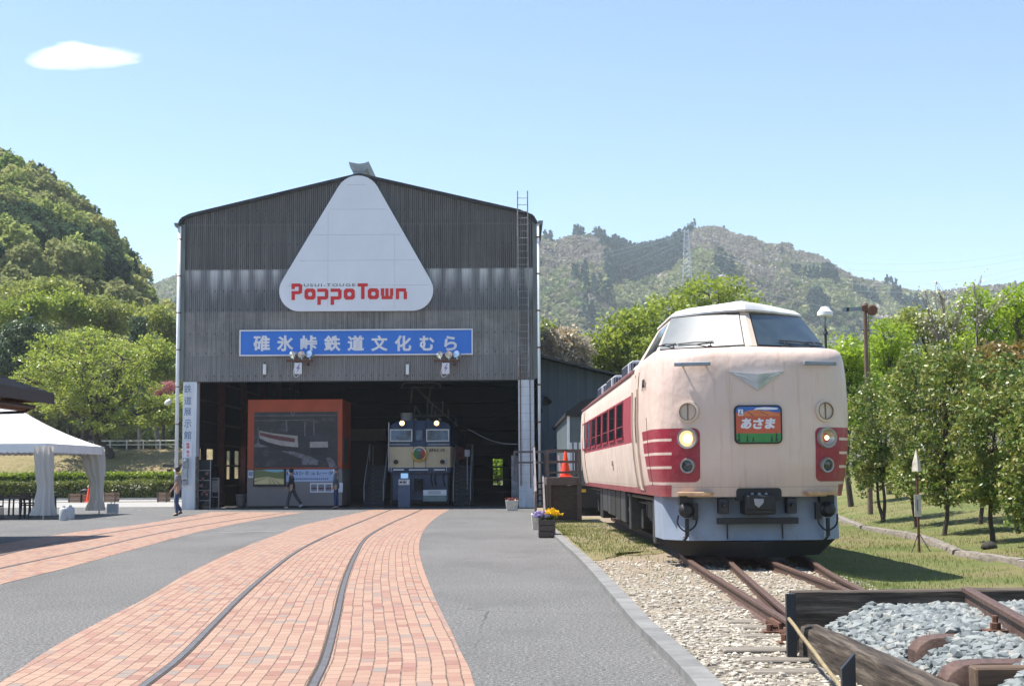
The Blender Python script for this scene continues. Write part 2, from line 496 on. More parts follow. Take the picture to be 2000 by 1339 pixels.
# ---------------------------------------------------------------- the setting: ground sheets
def sheet(name, poly, z, m, kind='structure', sub=None):
    b = MB(); b.add([(p[0], p[1], z) for p in poly], [tuple(range(len(poly)))])
    return b.build(name, m, kind=kind)
def smooth_line(pts, n=10):
    """Catmull-Rom through 2D/3D points"""
    P = [Vector(p) for p in pts]
    out = []
    for i in range(len(P) - 1):
        p0 = P[max(i - 1, 0)]; p1 = P[i]; p2 = P[i + 1]; p3 = P[min(i + 2, len(P) - 1)]
        for j in range(n):
            t = j / n
            out.append(0.5 * ((2 * p1) + (p2 - p0) * t + (2 * p0 - 5 * p1 + 4 * p2 - p3) * t * t + (3 * p1 - p0 - 3 * p2 + p3) * t ** 3))
    out.append(P[-1])
    return out
def resample(pts, n):
    L = [0.0]
    for a, b in zip(pts, pts[1:]): L.append(L[-1] + (b - a).length)
    out = []; j = 0
    for i in range(n):
        t = L[-1] * i / (n - 1)
        while j < len(L) - 2 and L[j + 1] < t: j += 1
        s = (t - L[j]) / max(L[j + 1] - L[j], 1e-9)
        out.append(pts[j].lerp(pts[j + 1], s))
    return out
def by_depth(pts, Ys):
    """x at each given depth of a line that runs away from the camera"""
    pts = sorted(pts, key=lambda p: p.y); out = []
    for Y in Ys:
        for a, b in zip(pts, pts[1:]):
            if a.y <= Y <= b.y:
                t = (Y - a.y) / max(b.y - a.y, 1e-9); out.append(a.lerp(b, t)); break
        else:
            a, b = (pts[0], pts[1]) if Y < pts[0].y else (pts[-2], pts[-1])
            t = (Y - a.y) / (b.y - a.y); out.append(a + (b - a) * t)
    return out

sheet('ground', [(-1500, -60), (1500, -60), (1500, 1900), (-1500, 1900)], -0.4, M['forest_floor'])
# kerb line on the right edge of the asphalt
KERB = [G(x, y) for x, y in [(1600, 1600), (1396, 1339), (1274, 1226), (1225, 1173), (1151, 1096), (1099, 1051), (1052, 1004)]]
KERB = [KERB[0] + (KERB[0] - KERB[1]) * 3] + KERB
kx = KERB[-1]
asph = [(-60, -8), (KERB[0].x, KERB[0].y)] + [(p.x, p.y) for p in KERB[1:]] + [(kx.x, 62), (-13.6, 62.0), (-13.6, 66), (-60, 66)]
sheet('asphalt_yard', asph, 0.0, M['asphalt'])
sheet('light_paving', [(-60, 66), (-13.9, 66), (-13.9, 87), (-60, 87)], 0.004, M['light_paving'])
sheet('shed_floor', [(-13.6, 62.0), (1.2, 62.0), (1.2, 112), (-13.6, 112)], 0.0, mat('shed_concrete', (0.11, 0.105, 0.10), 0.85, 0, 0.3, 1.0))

# brick path: strip between two edge curves, with the rail lines as guides
def uv_strip(name, cols, ys, z, m):
    """cols: list of point lists (left to right), all sampled at the depths ys"""
    vs = []; fs = []; uvs = []
    nc = len(cols)
    mid = cols[nc // 2]
    s = [0.0]
    for a, b in zip(mid, mid[1:]): s.append(s[-1] + (b - a).length)
    for i in range(len(ys)):
        v = 0.0
        t = (mid[min(i + 1, len(ys) - 1)] - mid[max(i - 1, 0)]).normalized()
        nrm = Vector((t.y, -t.x, 0))
        for j in range(nc):
            p = cols[j][i]
            vs.append((p.x, p.y, z))
            rel = p - mid[i]
            uvs.append((s[i] + rel.dot(t), rel.dot(nrm)))
    for i in range(len(ys) - 1):
        for j in range(nc - 1):
            fs.append((i*nc+j, i*nc+j+1, (i+1)*nc+j+1, (i+1)*nc+j))
    me = bpy.data.meshes.new(name); me.from_pydata(vs, [], fs)
    ul = me.uv_layers.new(name='UVMap')
    for l in me.loops: ul.data[l.index].uv = uvs[l.vertex_index]
    me.materials.append(m)
    o = link(name, me); tag(o, kind='structure')
    return o
def gl(pts, near=None):
    p = [G(*q) for q in pts]
    if near: p = [p[0] + (p[0] - p[1]).normalized() * near] + p
    return smooth_line(p, 6)
bl = gl([(-60, 1375), (98, 1267), (206, 1208), (297, 1161), (374, 1115), (469, 1071), (546, 1042), (595, 1024), (700, 1001), (742, 992)], 4)
br = gl([(927, 1339), (917, 1306), (899, 1271), (878, 1226), (857, 1184), (840, 1145), (823, 1096), (820, 1061), (828, 1035), (850, 1012), (877, 995)], 4)
rl = gl([(280, 1339), (350, 1285), (420, 1215), (469, 1166), (525, 1117), (577, 1078), (630, 1050), (700, 1020), (763, 995)], 4)
rr = gl([(612, 1339), (637, 1285), (658, 1204), (675, 1131), (699, 1075), (721, 1046), (763, 1022), (801, 1005), (826, 994)], 4)
YS = [2.5 + i * 0.25 for i in range(int((58.6 - 2.5) / 0.25))]
cols = [by_depth(q, YS) for q in (bl, rl, rr, br)]
# subdivide so that the uv stays even
def lerpc(a, b, t): return [p.lerp(q, t) for p, q in zip(a, b)]
uv_strip('brick_path', [cols[0], lerpc(cols[0], cols[1], .5), cols[1], lerpc(cols[1], cols[2], .5), cols[2], lerpc(cols[2], cols[3], .5), cols[3]], YS, 0.004, M['brick'])
bl2 = [G(*q) for q in [(-140, 1088), (0, 1062), (122, 1042), (210, 1031), (290, 1021), (413, 999)]]
br2 = [G(*q) for q in [(-140, 1186), (0, 1141), (140, 1106), (259, 1073), (402, 1035), (518, 1012), (595, 1000)]]
n2 = 160
L2 = resample(smooth_line(bl2, 6), n2); R2 = resample(smooth_line(br2, 6), n2)
uv_strip('brick_path', [L2, lerpc(L2, R2, .33), lerpc(L2, R2, .66), R2], list(range(n2)), 0.004, M['brick'])

# rails let into the paving
def flush_rail(b, pts, wd=0.05, z=0.010, gap=0.024, side=1):
    vs = []; n = len(pts)
    L = []; Rr = []; gL = []
    for i, p in enumerate(pts):
        t = (pts[min(i+1, n-1)] - pts[max(i-1, 0)]).normalized(); nr = Vector((t.y, -t.x, 0))
        L.append(p - nr * wd / 2); Rr.append(p + nr * wd / 2); gL.append((p - nr * (wd / 2 + gap * (0.4 if side > 0 else 1)), p + nr * (wd / 2 + gap * (1 if side > 0 else 0.4))))
    zz = lambda q, h: (q.x, q.y, h)
    b.grid([[zz(a, 0.006), zz(a, z), zz(c, z), zz(c, 0.006)] for a, c in zip(L, Rr)], 0)
    b.grid([[zz(a, 0.0075), zz(l, 0.0075)] for (a, c), l in zip(gL, L)], 1)
    b.grid([[zz(r, 0.0075), zz(c, 0.0075)] for (a, c), r in zip(gL, Rr)], 1)
groove = mat('flangeway_strip', (0.05, 0.038, 0.03), 0.95, 0, 0.5, 14, 0.5, 90)  # flat dark strips drawn beside the rail heads as the gaps
def embedded(name, label, lines, y0, group):
    t = thing(name, label, 'railway track', (lines[0][len(lines[0])//2].x, lines[0][len(lines[0])//2].y, 0), group)
    for i, ln in enumerate(lines):
        b = MB(); flush_rail(b, ln, side=1 if i == 0 else -1)
        b.build('rail', [M['railtop'], groove], t)
    return t
YR = [2.5 + i * 0.4 for i in range(int((66 - 2.5) / 0.4))]
embedded('paved_track', 'curving rails let into the wide brick path, leading to the blue and cream locomotive', [by_depth(rl, YR), by_depth(rr, YR)], 0, 'tracks let into the brick paving')
l1 = resample(smooth_line([G(*q) for q in [(-140, 1116), (0, 1084), (122, 1056), (245, 1035), (465, 1001)]], 6), 90)
l2 = resample(smooth_line([G(*q) for q in [(-140, 1148), (0, 1110), (154, 1077), (301, 1043), (420, 1021), (556, 1001)]], 6), 90)
embedded('paved_track', 'rails let into the narrower brick path on the left, overgrown and thin', [l1, l2], 0, 'tracks let into the brick paving')

pl_a, pl_b = G(412, 1040), G(562, 1036)
bq = MB(); bq.beam(pl_a + Vector((0, 0, 0.004)), pl_b + Vector((0, 0, 0.004)), 0.10, 0.002); bq.build('painted_line', mat('worn_line_white', (0.40, 0.40, 0.39), 0.8, 0, 0.4, 5), kind='structure')
# kerb
def strip_solid(pts, wd, z0, z1):
    b = MB(); n = len(pts); rows = []
    for i, p in enumerate(pts):
        t = (pts[min(i+1, n-1)] - pts[max(i-1, 0)]).normalized(); nr = Vector((t.y, -t.x, 0))
        a = p - nr * wd; c = p
        rows.append([(a.x, a.y, z0), (a.x, a.y, z1), (c.x, c.y, z1), (c.x, c.y, z0)])
    b.grid(rows); return b
kb = smooth_line(KERB, 4)
kk = N('kerb_concrete'); o = kk.co()
kc = kk.ramp(kk.noise(o, 2.0, 6, 0.7), [(0.3, (0.13, 0.13, 0.128)), (0.7, (0.24, 0.238, 0.23))])
kf = kk.noise(o, 80, 3, 0.7)
jn = kk.m('LESS_THAN', kk.m('FRACT', kk.m('DIVIDE', kk.xyz()[1], 0.62)), 0.02)
kc = kk.mix(kk.m('MULTIPLY', jn, 0.75), kc, (0.06, 0.06, 0.05))
M['kerb'] = kk.out(kc, 0.85, 0, kk.bump(kf, 0.4, 0.004), 0.3)
strip_solid(kb, 0.17, -0.02, 0.07).build('kerb', M['kerb'], kind='structure')

# gravel bed and grass verge right of the kerb (gently uneven sheet)
def verge_z(x, y):
    n = mnoise.noise(Vector((x * 0.9, y * 0.9, 0))) * 0.02 + mnoise.noise(Vector((x * 0.25, y * 0.25, 3))) * 0.03
    z = 0.045 + n - 0.15 * min(1, max(0, (x - 4.2) / 0.9))
    ex = 7.7 + (y - 21) * 0.098          # line of the log edging
    d = x - ex
    if d > 0: z += min(d, 30) * 0.16 * min(1, max(0.25, (y - 5) / 40)) + 0.05
    return z
def kerb_x(y): 
    return by_depth(KERB, [min(max(y, KERB[0].y), 200)])[0].x if y < KERB[-1].y else KERB[-1].x
def verge(name, m, fx0, fx1, ys, nx, dz=0.0):
    b = MB(); rows = []
    for y in ys:
        x0 = fx0(y); x1 = fx1(y)
        rows.append([(x0 + (x1 - x0) * (j / nx) ** 1.3, y, verge_z(x0 + (x1 - x0) * (j / nx) ** 1.3, y) + dz) for j in range(nx + 1)])
    b.grid(rows)
    return b.build(name, m, kind='structure', smooth=True)
ysv = [-6 + i * 0.5 for i in range(68)] + [28.5 + i * 1.5 for i in range(60)]
def gx(y): return 4.4 + 0.25 * math.sin(y * 0.7) + (0.5 if y > 22 else 0)
verge('gravel_bed', M['gravel'], kerb_x, gx, ysv, 30)
verge('grass_verge', M['grass'], lambda y: gx(y) - 0.15, lambda y: 60, ysv, 50, 0.008)
# ================================================================ engine shed
YB = 60.5                                   # plane of the shed front
def B(x, y, d=0.0): return W(x, y, YB - d)
SX0, SX1 = B(356, 700).x, B(1046, 700).x    # outer faces of the side walls
SD = 112.0                                  # back of the shed
k = N('corrugated_sheet'); o = k.co(); xs = k.xyz()
z = xs[2]
st = k.noise(k.map(o, (9, 9, 0.16)), 1.0, 5, 0.7)
st2 = k.noise(k.map(o, (26, 26, 0.5)), 1.0, 3, 0.6)
dr = k.noise(k.map(o, (0.5, 0.5, 0.8)), 1.0, 5, 0.65)
c1 = k.ramp(st, [(0.3, (0.055, 0.055, 0.058)), (0.5, (0.10, 0.10, 0.103)), (0.72, (0.19, 0.188, 0.187))])
c3 = k.ramp(st, [(0.3, (0.09, 0.098, 0.11)), (0.7, (0.21, 0.22, 0.24))])
c4 = k.ramp(k.m('ADD', k.m('MULTIPLY', st, 0.5), k.m('MULTIPLY', dr, 0.5)), [(0.38, (0.13, 0.128, 0.125)), (0.62, (0.38, 0.37, 0.36))])
c5 = k.ramp(st, [(0.3, (0.17, 0.17, 0.175)), (0.7, (0.31, 0.305, 0.30))])
ZC = [B(700, q).z for q in (437, 525, 607, 694, 743)]
col = c1
# pale runs below the second joint: old skylight strips
ph = k.m('FRACT', k.m('ADD', k.m('ADD', k.m('DIVIDE', xs[0], 0.665), 0.15), k.m('MULTIPLY', k.noise(k.map(o, (1, 0, 0.15)), 1.6, 3), 0.9)))
pat = k.m('MULTIPLY_ADD', k.band(ph, 0.12, 0.62, 0.3), 0.85, 0.15)
fall = k.m('SUBTRACT', 1.0, k.m('DIVIDE', k.m('SUBTRACT', ZC[1], z), k.m('MULTIPLY_ADD', k.noise(k.map(o, (1.3, 1, 0)), 1.2, 2), 2.4, 0.1)), clamp=True)
fall = k.m('POWER', fall, 1.5)
pm = k.m('MULTIPLY', k.m('MULTIPLY', pat, fall), k.m('MULTIPLY_ADD', k.noise(k.map(o, (0.8, 1, 0)), 1.0, 2), 2.2, -0.1, clamp=True))
pm = k.m('MULTIPLY', pm, k.band(xs[0], SX0 + 0.6 - SX0 * 0, SX1 - 0.6, 0.1)) if False else pm
c3 = k.mix(pm, c3, (0.80, 0.82, 0.84))
col = k.mix(k.step(z, ZC[1]), c3, col)
col = k.mix(k.step(z, ZC[2]), c4, col)
col = k.mix(k.step(z, ZC[3]), c5, col)
# pale rim under the verge and grey bands at the sheet joints
for zc in ZC[:4]:
    col = k.mix(k.m('MULTIPLY', k.band(z, zc - 0.06, zc + 0.01, 0.03), 0.35), col, (0.20, 0.20, 0.21))
bx = k.m('LESS_THAN', k.m('ABSOLUTE', k.m('SUBTRACT', k.m('FRACT', k.m('DIVIDE', xs[0], 0.345)), 0.5)), 0.075)
bolt = None
for q in (361, 410, 432, 477, 519, 567, 603, 650, 688, 733):
    zb = B(700, q).z
    e = k.band(z, zb - 0.035, zb + 0.035, 0.02); bolt = e if bolt is None else k.m('MAXIMUM', bolt, e)
col = k.mix(k.m('MULTIPLY', k.m('MULTIPLY', bolt, bx), 0.8), col, (0.02, 0.02, 0.02))
big_ = k.noise(k.map(o, (0.35, 1, 0.5)), 1.0, 4, 0.6)
col = k.mix(k.m('MULTIPLY', k.ramp(st2, [(0.4, 0.0), (0.62, 1.0)]), 0.6), col, k.mix(1.0, col, (0.42, 0.42, 0.43), 'MULTIPLY'))
rib = k.m('SINE', k.m('MULTIPLY', xs[0], 2 * math.pi / 0.085))
col = k.mix(k.m('MULTIPLY', k.step(rib, -0.45, 0.5), 0.0), col, col)
rib_light = k.m('SUBTRACT', 1.0, k.step(rib, -0.2, 1.0))  # pale stripes at rib pitch: light on the corrugation painted into the colour
col = k.mix(k.m('MULTIPLY', rib_light, 0.35), col, (0.35, 0.345, 0.335))
col = k.mix(k.m('MULTIPLY', k.ramp(big_, [(0.42, 0.0), (0.65, 1.0)]), 0.35), col, k.mix(1.0, col, (0.5, 0.48, 0.46), 'MULTIPLY'))
rim = k.noise(k.map(o, (2.2, 1, 0.4)), 1.0, 4, 0.6)
M['corrugated'] = k.out(col, 0.75, 0, None, 0.3)
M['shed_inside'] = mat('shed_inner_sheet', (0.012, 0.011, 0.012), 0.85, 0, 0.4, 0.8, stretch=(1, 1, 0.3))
M['roof_sheet'] = mat('roof_sheet', (0.075, 0.072, 0.07), 0.8, 0, 0.4, 2, stretch=(6, 1, 1))
M['pillar_paint'] = mat('pillar_paint', (0.62, 0.65, 0.69), 0.6, 0, 0.16, 1.6, stretch=(2, 2, 0.4))

SH = thing('engine_shed', 'large dark corrugated shed with a wide open front and a low gable roof', 'shed', ((SX0 + SX1) / 2, YB, 0))
# gable line of the front (pixels of the roof edge)
GAB = [(352, 436), (356, 428), (372, 420), (702, 341), (1015, 412), (1040, 422), (1048, 436)]
GP = [B(*q) for q in GAB]
def gable_z(x):
    for a, b in zip(GP, GP[1:]):
        if a.x <= x <= b.x: return a.z + (b.z - a.z) * (x - a.x) / (b.x - a.x)
    return GP[0].z if x < GP[0].x else GP[-1].z
def courses():
    b = MB()
    ed = [20.0] + ZC
    nx = int((SX1 - SX0) / 0.085 * 6)
    xs_ = [SX0 + (SX1 - SX0) * i / nx for i in range(nx + 1)]
    for ci in range(5):
        rows = []
        top = [min(gable_z(x) - 0.05, ed[ci] + (0.08 if ci else 0)) for x in xs_]
        for s in (0, 1):
            yy = YB - 0.012 * (4 - ci) * 0 - (0.014 * s if ci < 4 else 0)
            rows.append([(x, YB + 0.014 * math.sin(2 * math.pi * x / 0.085) - (0.012 if s else -0.004), (top[i] if s == 0 else ed[ci + 1])) for i, x in enumerate(xs_)])
        b.grid(rows)
    return b
courses().build('front_wall', M['corrugated'], SH, smooth=True, fix=False)
# verge trim along the gable, drip edge over the opening
b = MB()
for a, c in zip(GP, GP[1:]):
    b.beam(a + Vector((0, -0.06, -0.02)), c + Vector((0, -0.06, -0.02)), 0.16, 0.13)
b.build('verge_trim', mat('verge_trim', (0.035, 0.037, 0.042), 0.7, 0, 0.5, 3), SH)
zo = ZC[4]
b = MB(); b.box(((SX0 + SX1) / 2, YB + 0.05, zo + 0.04), (SX1 - SX0 - 0.1, 0.06, 0.16)); b.box(((SX0 + SX1) / 2, YB + 0.35, zo + 0.55), (SX1 - SX0 - 0.2, 0.25, 0.9), 0)
b.build('lintel_beam', M['dark'], SH)
# side walls, back wall and roof
def gaps_wall(x, t, gaps, z0, z1, y0, y1):
    """wall along y with window gaps (ya, yb, za, zb)"""
    b = MB(); y = y0
    for ya, yb, za, zb in sorted(gaps):
        b.span((x, y, z0), (x + t, ya, z1))
        b.span((x, ya, z0), (x + t, yb, za)); b.span((x, ya, zb), (x + t, yb, z1))
        y = yb
    b.span((x, y, z0), (x + t, y1, z1)); return b
eave = GP[1].z
# left wall: windows seen from inside as bright slots
lw = []
LX = SX0 + 0.1
def wall_y(px): return LX / ray(px, 900).x
for xa, xb, ya, yb in [(384.5, 391, 875, 918), (401, 415, 876, 930), (440.5, 448, 880, 935), (456, 467, 880, 934), (469.5, 472, 880, 934)]:
    Ya, Yb2 = wall_y(xa), wall_y(xb)
    lw.append((Ya, Yb2, max(0.2, W(xa, yb, Ya).z), W(xa, ya, Ya).z))
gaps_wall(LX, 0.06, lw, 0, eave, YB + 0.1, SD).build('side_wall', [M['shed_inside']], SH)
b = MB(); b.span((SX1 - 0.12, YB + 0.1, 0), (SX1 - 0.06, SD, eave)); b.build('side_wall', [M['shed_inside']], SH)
b = MB()
# back wall with a door opening where the trees show through
da, dc = W(963, 940, SD), W(982, 940, SD); dz0, dz1 = W(970, 947, SD).z, W(970, 896, SD).z
db = W(958, 940, SD); de = W(985, 940, SD)
b.span((SX0, SD, 0), (da.x, SD + 0.1, eave + 2)); b.span((dc.x, SD, 0), (SX1, SD + 0.1, eave + 2))
b.span((da.x, SD, dz1), (dc.x, SD + 0.1, eave + 2)); b.span((da.x, SD, 0), (dc.x, SD + 0.1, max(0.05, dz0)))
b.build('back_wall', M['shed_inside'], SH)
b = MB()
rowf = [(p.x, p.y - 0.14, p.z + 0.03) for p in GP]; rowb = [(p.x, SD, p.z + 0.03) for p in GP]
rowf2 = [(p.x, p.y - 0.14, p.z - 0.06) for p in GP]; rowb2 = [(p.x, SD, p.z - 0.06) for p in GP]
b.grid([rowf, rowb]); b.grid([rowf2, rowb2]); b.grid([rowf, rowf2])
b.build('roof', M['roof_sheet'], SH)
# ridge ventilator
b = MB()
prof = [(681, 316), (684, 327), (690, 334), (712, 335), (717, 328), (720, 315), (713, 318), (702, 320), (690, 318)]
pv = [B(*q) for q in prof]; o0 = pv[0]
b.prism([(p.x - o0.x, p.z - o0.z) for p in pv], o0, XU, ZU, (0, 30, 0))
b.box((B(701, 338).x, YB + 15, B(701, 338).z), (0.5, 30, 0.12))
b.build('ridge_vent', mat('vent_metal', (0.30, 0.32, 0.34), 0.5, 0.4, 0.2, 2), SH)
# front pillars (left carries a sign, right is clad in white panels)
pl0, pl1 = B(356, 900).x, B(383, 900).x
pr0, pr1 = B(1013, 900).x, B(1044, 900).x
b = MB(); b.span((pl0, YB - 0.03, 0), (pl1, YB + 0.55, zo - 0.01)); b.build('pillar', M['pillar_paint'], SH, bevel=0.01)
b = MB(); b.span((pr0, YB - 0.03, 0), (pr1, YB + 0.5, zo - 0.01)); b.build('pillar', M['pillar_paint'], SH, bevel=0.01)
for i in range(14):
    zz = 0.3 + i * 0.36
    b = MB(); b.span((pr0 + 0.01, YB - 0.034, zz), (pr1 - 0.01, YB - 0.029, zz + 0.012)); b.build('panel_joint', M['grey_paint'], SH)
b = MB(); b.span((pl1 - 0.03, YB - 0.035, 0), (pl1 + 0.012, YB + 0.56, 2.2)); b.build('edge_guard', mat('worn_edge', (0.22, 0.20, 0.17), 0.8, 0, 0.5, 5), SH)
b = MB(); b.span((pr1 - 0.35, YB - 0.28, 0), (pr1 + 0.02, YB - 0.04, 0.75)); b.span((pr1 - 0.5, YB - 0.18, 0), (pr1 - 0.36, YB - 0.04, 0.6))
b.build('pipe_box', M['pillar_paint'], SH, bevel=0.01)
b = MB(); pm_ = B(1017, 850)
b.tube([(pr0 + 0.09, YB - 0.07, 0.9), (pr0 + 0.09, YB - 0.07, zo + 1.0)], 0.022); b.tube([(pr0 + 0.49, YB - 0.06, 0.8), (pr0 + 0.49, YB - 0.06, zo)], 0.016)
b.build('conduit', M['rust'], SH)
# corner flashings, gutters and downpipes
for sx, x in ((-1, SX0), (1, SX1)):
    b = MB(); b.box((x + sx * 0.02, YB - 0.02, (zo + eave) / 2 - 0.1), (0.2, 0.16, eave - zo - 0.3)); b.build('corner_flashing', mat('flashing_green', (0.13, 0.155, 0.15), 0.6, 0, 0.3, 2, stretch=(1, 1, .4)), SH)
    b = MB(); gz = eave - 0.28
    b.prism([(-0.11, 0.07), (0.10, 0.07), (0.06, -0.09), (-0.05, -0.09)], (x + sx * 0.26, YB - 0.3, gz), XU, ZU, (0, SD - YB, 0)); b.build('gutter', mat('gutter', (0.16, 0.18, 0.18), 0.6, 0, 0.3, 3), SH)
    b = MB(); px = x + sx * 0.16 
    if sx < 0:
        b.tube([(px, YB - 0.12, gz - 0.05), (px, YB - 0.12, 0.02)], 0.075, 12)
    else:
        b.tube([(px - 0.02, YB - 0.1, gz - 0.05), (px - 0.02, YB - 0.1, 0.02)], 0.06, 12)
    dp = b.build('downpipe', M['white_paint'], SH, smooth=True)
    b = MB()
    for i in range(6):
        zz = gz - 0.6 - i * 1.55
        b.lathe([(0.082, -0.03), (0.09, 0), (0.082, 0.03)], (px - (0.02 if sx > 0 else 0), YB - 0.11, zz), n=12); b.box((px - sx * 0.06, YB - 0.1, zz), (0.14, 0.03, 0.03))
    b.build('pipe_bracket', M['rust'], dp)
# drooping power cable strung to the right pillar
# inner structure: red-brown columns on the left, purlins on back and right
for i in range(9):
    Y = YB + 1.2 + i * 5.4
    b = MB()
    x = SX0 + 0.32
    b.box((x, Y, eave / 2), (0.34, 0.03, eave)); b.box((x - 0.17, Y, eave / 2), (0.02, 0.24, eave)); b.box((x + 0.17, Y, eave / 2), (0.02, 0.24, eave))
    b.build('column', M['redsteel'], SH)
    b = MB(); b.box((SX1 - 0.32, Y, eave / 2), (0.3, 0.2, eave)); b.build('column', M['redsteel'], SH)
b = MB()
for i in range(11):
    zz = 0.9 + i * 0.95
    b.box((SX1 - 0.2, (YB + SD) / 2, zz), (0.1, SD - YB - 1, 0.1)); b.box((SX0 + 0.2, (YB + SD) / 2, zz), (0.08, SD - YB - 1, 0.08))
    b.box(((SX0 + SX1) / 2, SD - 0.1, zz), (SX1 - SX0 - 0.5, 0.12, 0.12))
b.build('wall_rail', mat('wall_rail', (0.04, 0.037, 0.037), 0.7), SH)
b = MB()
# inner screen wall beyond the locomotive, with rails of lighter steel
yb_ = 92.0
for i in range(9): b.box(((SX0 + SX1) / 2 + 1.5, yb_ - 0.06, 3.2 + i * 0.9), (SX1 - SX0 - 4, 0.1, 0.08))
b.build('purlin', mat('purlin_steel', (0.05, 0.05, 0.053), 0.7), SH)
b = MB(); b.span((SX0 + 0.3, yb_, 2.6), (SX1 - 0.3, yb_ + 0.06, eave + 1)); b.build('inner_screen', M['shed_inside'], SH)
# ladder up to the roof, fixed to the front
LD = []
lad = MB(); x0, x1 = B(1011.5, 500).x, B(1031, 500).x
ztop, zbot = B(1011, 376).z, zo + 0.1
for x in (x0, x1): lad.tube([(x, YB - 0.32, zbot), (x, YB - 0.32, ztop)], 0.026, 8)
nr = 27
for i in range(nr): 
    zz = zbot + 0.2 + (ztop - zbot - 0.5) * i / (nr - 1); lad.tube([(x0, YB - 0.32, zz), (x1, YB - 0.32, zz)], 0.014, 6)
for zz in (zbot + 0.5, zbot + 3.4, zbot + 6.0):
    for x in (x0, x1): lad.tube([(x, YB - 0.32, zz), (x, YB - 0.02, zz)], 0.015, 6)
lad.build('wall_ladder', mat('ladder_steel', (0.30, 0.29, 0.29), 0.55, 0.5, 0.4, 2), SH)
# wall lamps and floodlight clusters on the front
for px in (517, 796):
    p = B(px, 721, 0.1)
    b = MB(); b.box(p + Vector((0, 0, 0)), (0.13, 0.12, 0.44)); 
    t = thing('wall_lamp', 'narrow white tube lamp on the shed front %s' % ('below the left half of the blue sign' if px < 600 else 'left of the right floodlight cluster'), 'lamp', (p.x, p.y, p.z), 'tube lamps over the shed door')
    b.build('lamp_cover', M['white_paint'], t, bevel=0.02)
    b = MB(); b.tube([p + Vector((0, 0, 0.2)), p + Vector((0, 0, 0.3))], 0.02); b.tube([p + Vector((0, 0, -0.2)), p + Vector((-0.01, 0, -0.36))], 0.012); b.build('wire', M['dark'], t)
k = N('reflector_glass'); M['reflector'] = k.out((0.62, 0.66, 0.7), 0.12, 0.75)
M['purple'] = mat('faded_purple', (0.27, 0.20, 0.38), 0.6, 0, 0.1, 3)
M['signwhite'] = mat('sign_white', (0.72, 0.72, 0.76), 0.5, 0, 0.07, 2)
def flood(px, side, lab, blbl):
    c = B(px, 706, 0.0)
    t = thing('floodlight_cluster', lab, 'floodlights', (c.x, YB, c.z), 'floodlight clusters on the shed front')
    b = MB(); b.box((c.x, YB - 0.5, c.z), (1.1, 0.09, 0.09)); b.box((c.x - 0.12, YB - 0.25, c.z - 0.1), (0.09, 0.5, 0.09)); b.box((c.x + 0.3, YB - 0.25, c.z - 0.12), (0.08, 0.5, 0.08)); b.build('bracket', M['rust'], t)
    for i, dx in enumerate((-0.27, 0.08, 0.42)):
        p = Vector((c.x + dx * (1 if side else 1), YB - 0.52, c.z + 0.26))
        ax = Vector((0.5 * (i - 1) * (-1 if i == 2 else 1), -0.85, -0.15 + 0.35 * (i == 2)))
        b = MB(); b.lathe([(0.03, -0.24), (0.10, -0.2), (0.125, -0.06), (0.15, 0.05), (0.15, 0.07), (0.0, 0.055)], p, ax, 16); b.tube([p + Vector((0, 0.05, -0.03)), p + Vector((0, 0.02, -0.24))], 0.025)
        b.build('lamp_head', [M['reflector']], t, smooth=40)
    s = thing('warning_plate', blbl, 'sign', (c.x, YB, c.z - 0.3), 'hanging plates with a bolt mark')
    q = Vector((c.x - 0.06 if side == 0 else c.x - 0.05, YB - 0.56, c.z - 0.32))
    b = MB(); b.box(q, (0.31, 0.03, 0.46)); b.build('plate', M['signwhite'], s, bevel=0.006)
    b = MB(); b.prism([(0.05, 0.19), (-0.08, -0.01), (0.0, -0.01), (-0.06, -0.19), (0.09, 0.05), (0.01, 0.05), (0.09, 0.19)], q + Vector((0, -0.016, 0)), XU, ZU, (0, -0.006, 0)); b.build('bolt_mark', M['purple'], s)
    b = MB(); b.tube(smooth_line([q + Vector((-0.14, 0.03, 0.1)), q + Vector((-0.2, 0.03, -0.2)), q + Vector((-0.1, 0.03, -0.36)), q + Vector((0.08, 0.05, -0.24))], 5), 0.012, 6); b.build('loose_cable', M['white_paint'], s)
flood(589, 0, 'rusty bracket with three round floodlights under the kanji 峠 of the blue sign', 'white plate with a purple bolt hanging under the left floodlights')
flood(874, 1, 'rusty bracket with three round floodlights under the right end of the blue sign', 'white plate with a purple bolt hanging under the right floodlights')

# ================================================================ signs
M['blue'] = mat('sign_blue', (0.025, 0.17, 0.62), 0.45, 0, 0.10, 0.8, stretch=(1, 1, 0.5))
M['signred'] = mat('sign_red', (0.62, 0.02, 0.025), 0.5, 0, 0.08, 2)
M['tri_white'] = mat('board_white', (0.74, 0.77, 0.84), 0.5, 0, 0.05, 0.6)
c = B(696, 667)
BS = thing('name_sign', 'long blue sign with white Japanese lettering across the shed front', 'sign', (c.x, YB - 0.1, c.z))
p0, p1 = B(468, 695, 0.1), B(923, 642, 0.1)
b = MB(); b.span((p0.x, YB - 0.12, p0.z), (p1.x, YB - 0.03, p1.z)); b.build('panel', M['blue'], BS)
b = MB(); tt = 0.045
for a, q in (((p0.x - .01, p0.z - .01), (p1.x + .01, p0.z + tt)), ((p0.x - .01, p1.z - tt), (p1.x + .01, p1.z + .01)), ((p0.x - .01, p0.z + tt), (p0.x + tt, p1.z - tt)), ((p1.x - tt, p0.z + tt), (p1.x + .01, p1.z - tt))):
    b.span((a[0], YB - 0.15, a[1]), (q[0], YB - 0.04, q[1]))
b.build('frame', M['signwhite'], BS)
chars = '碓氷峠鉄道文化むら'
cxs = [511, 557, 603, 649, 695, 741, 787, 834, 880]
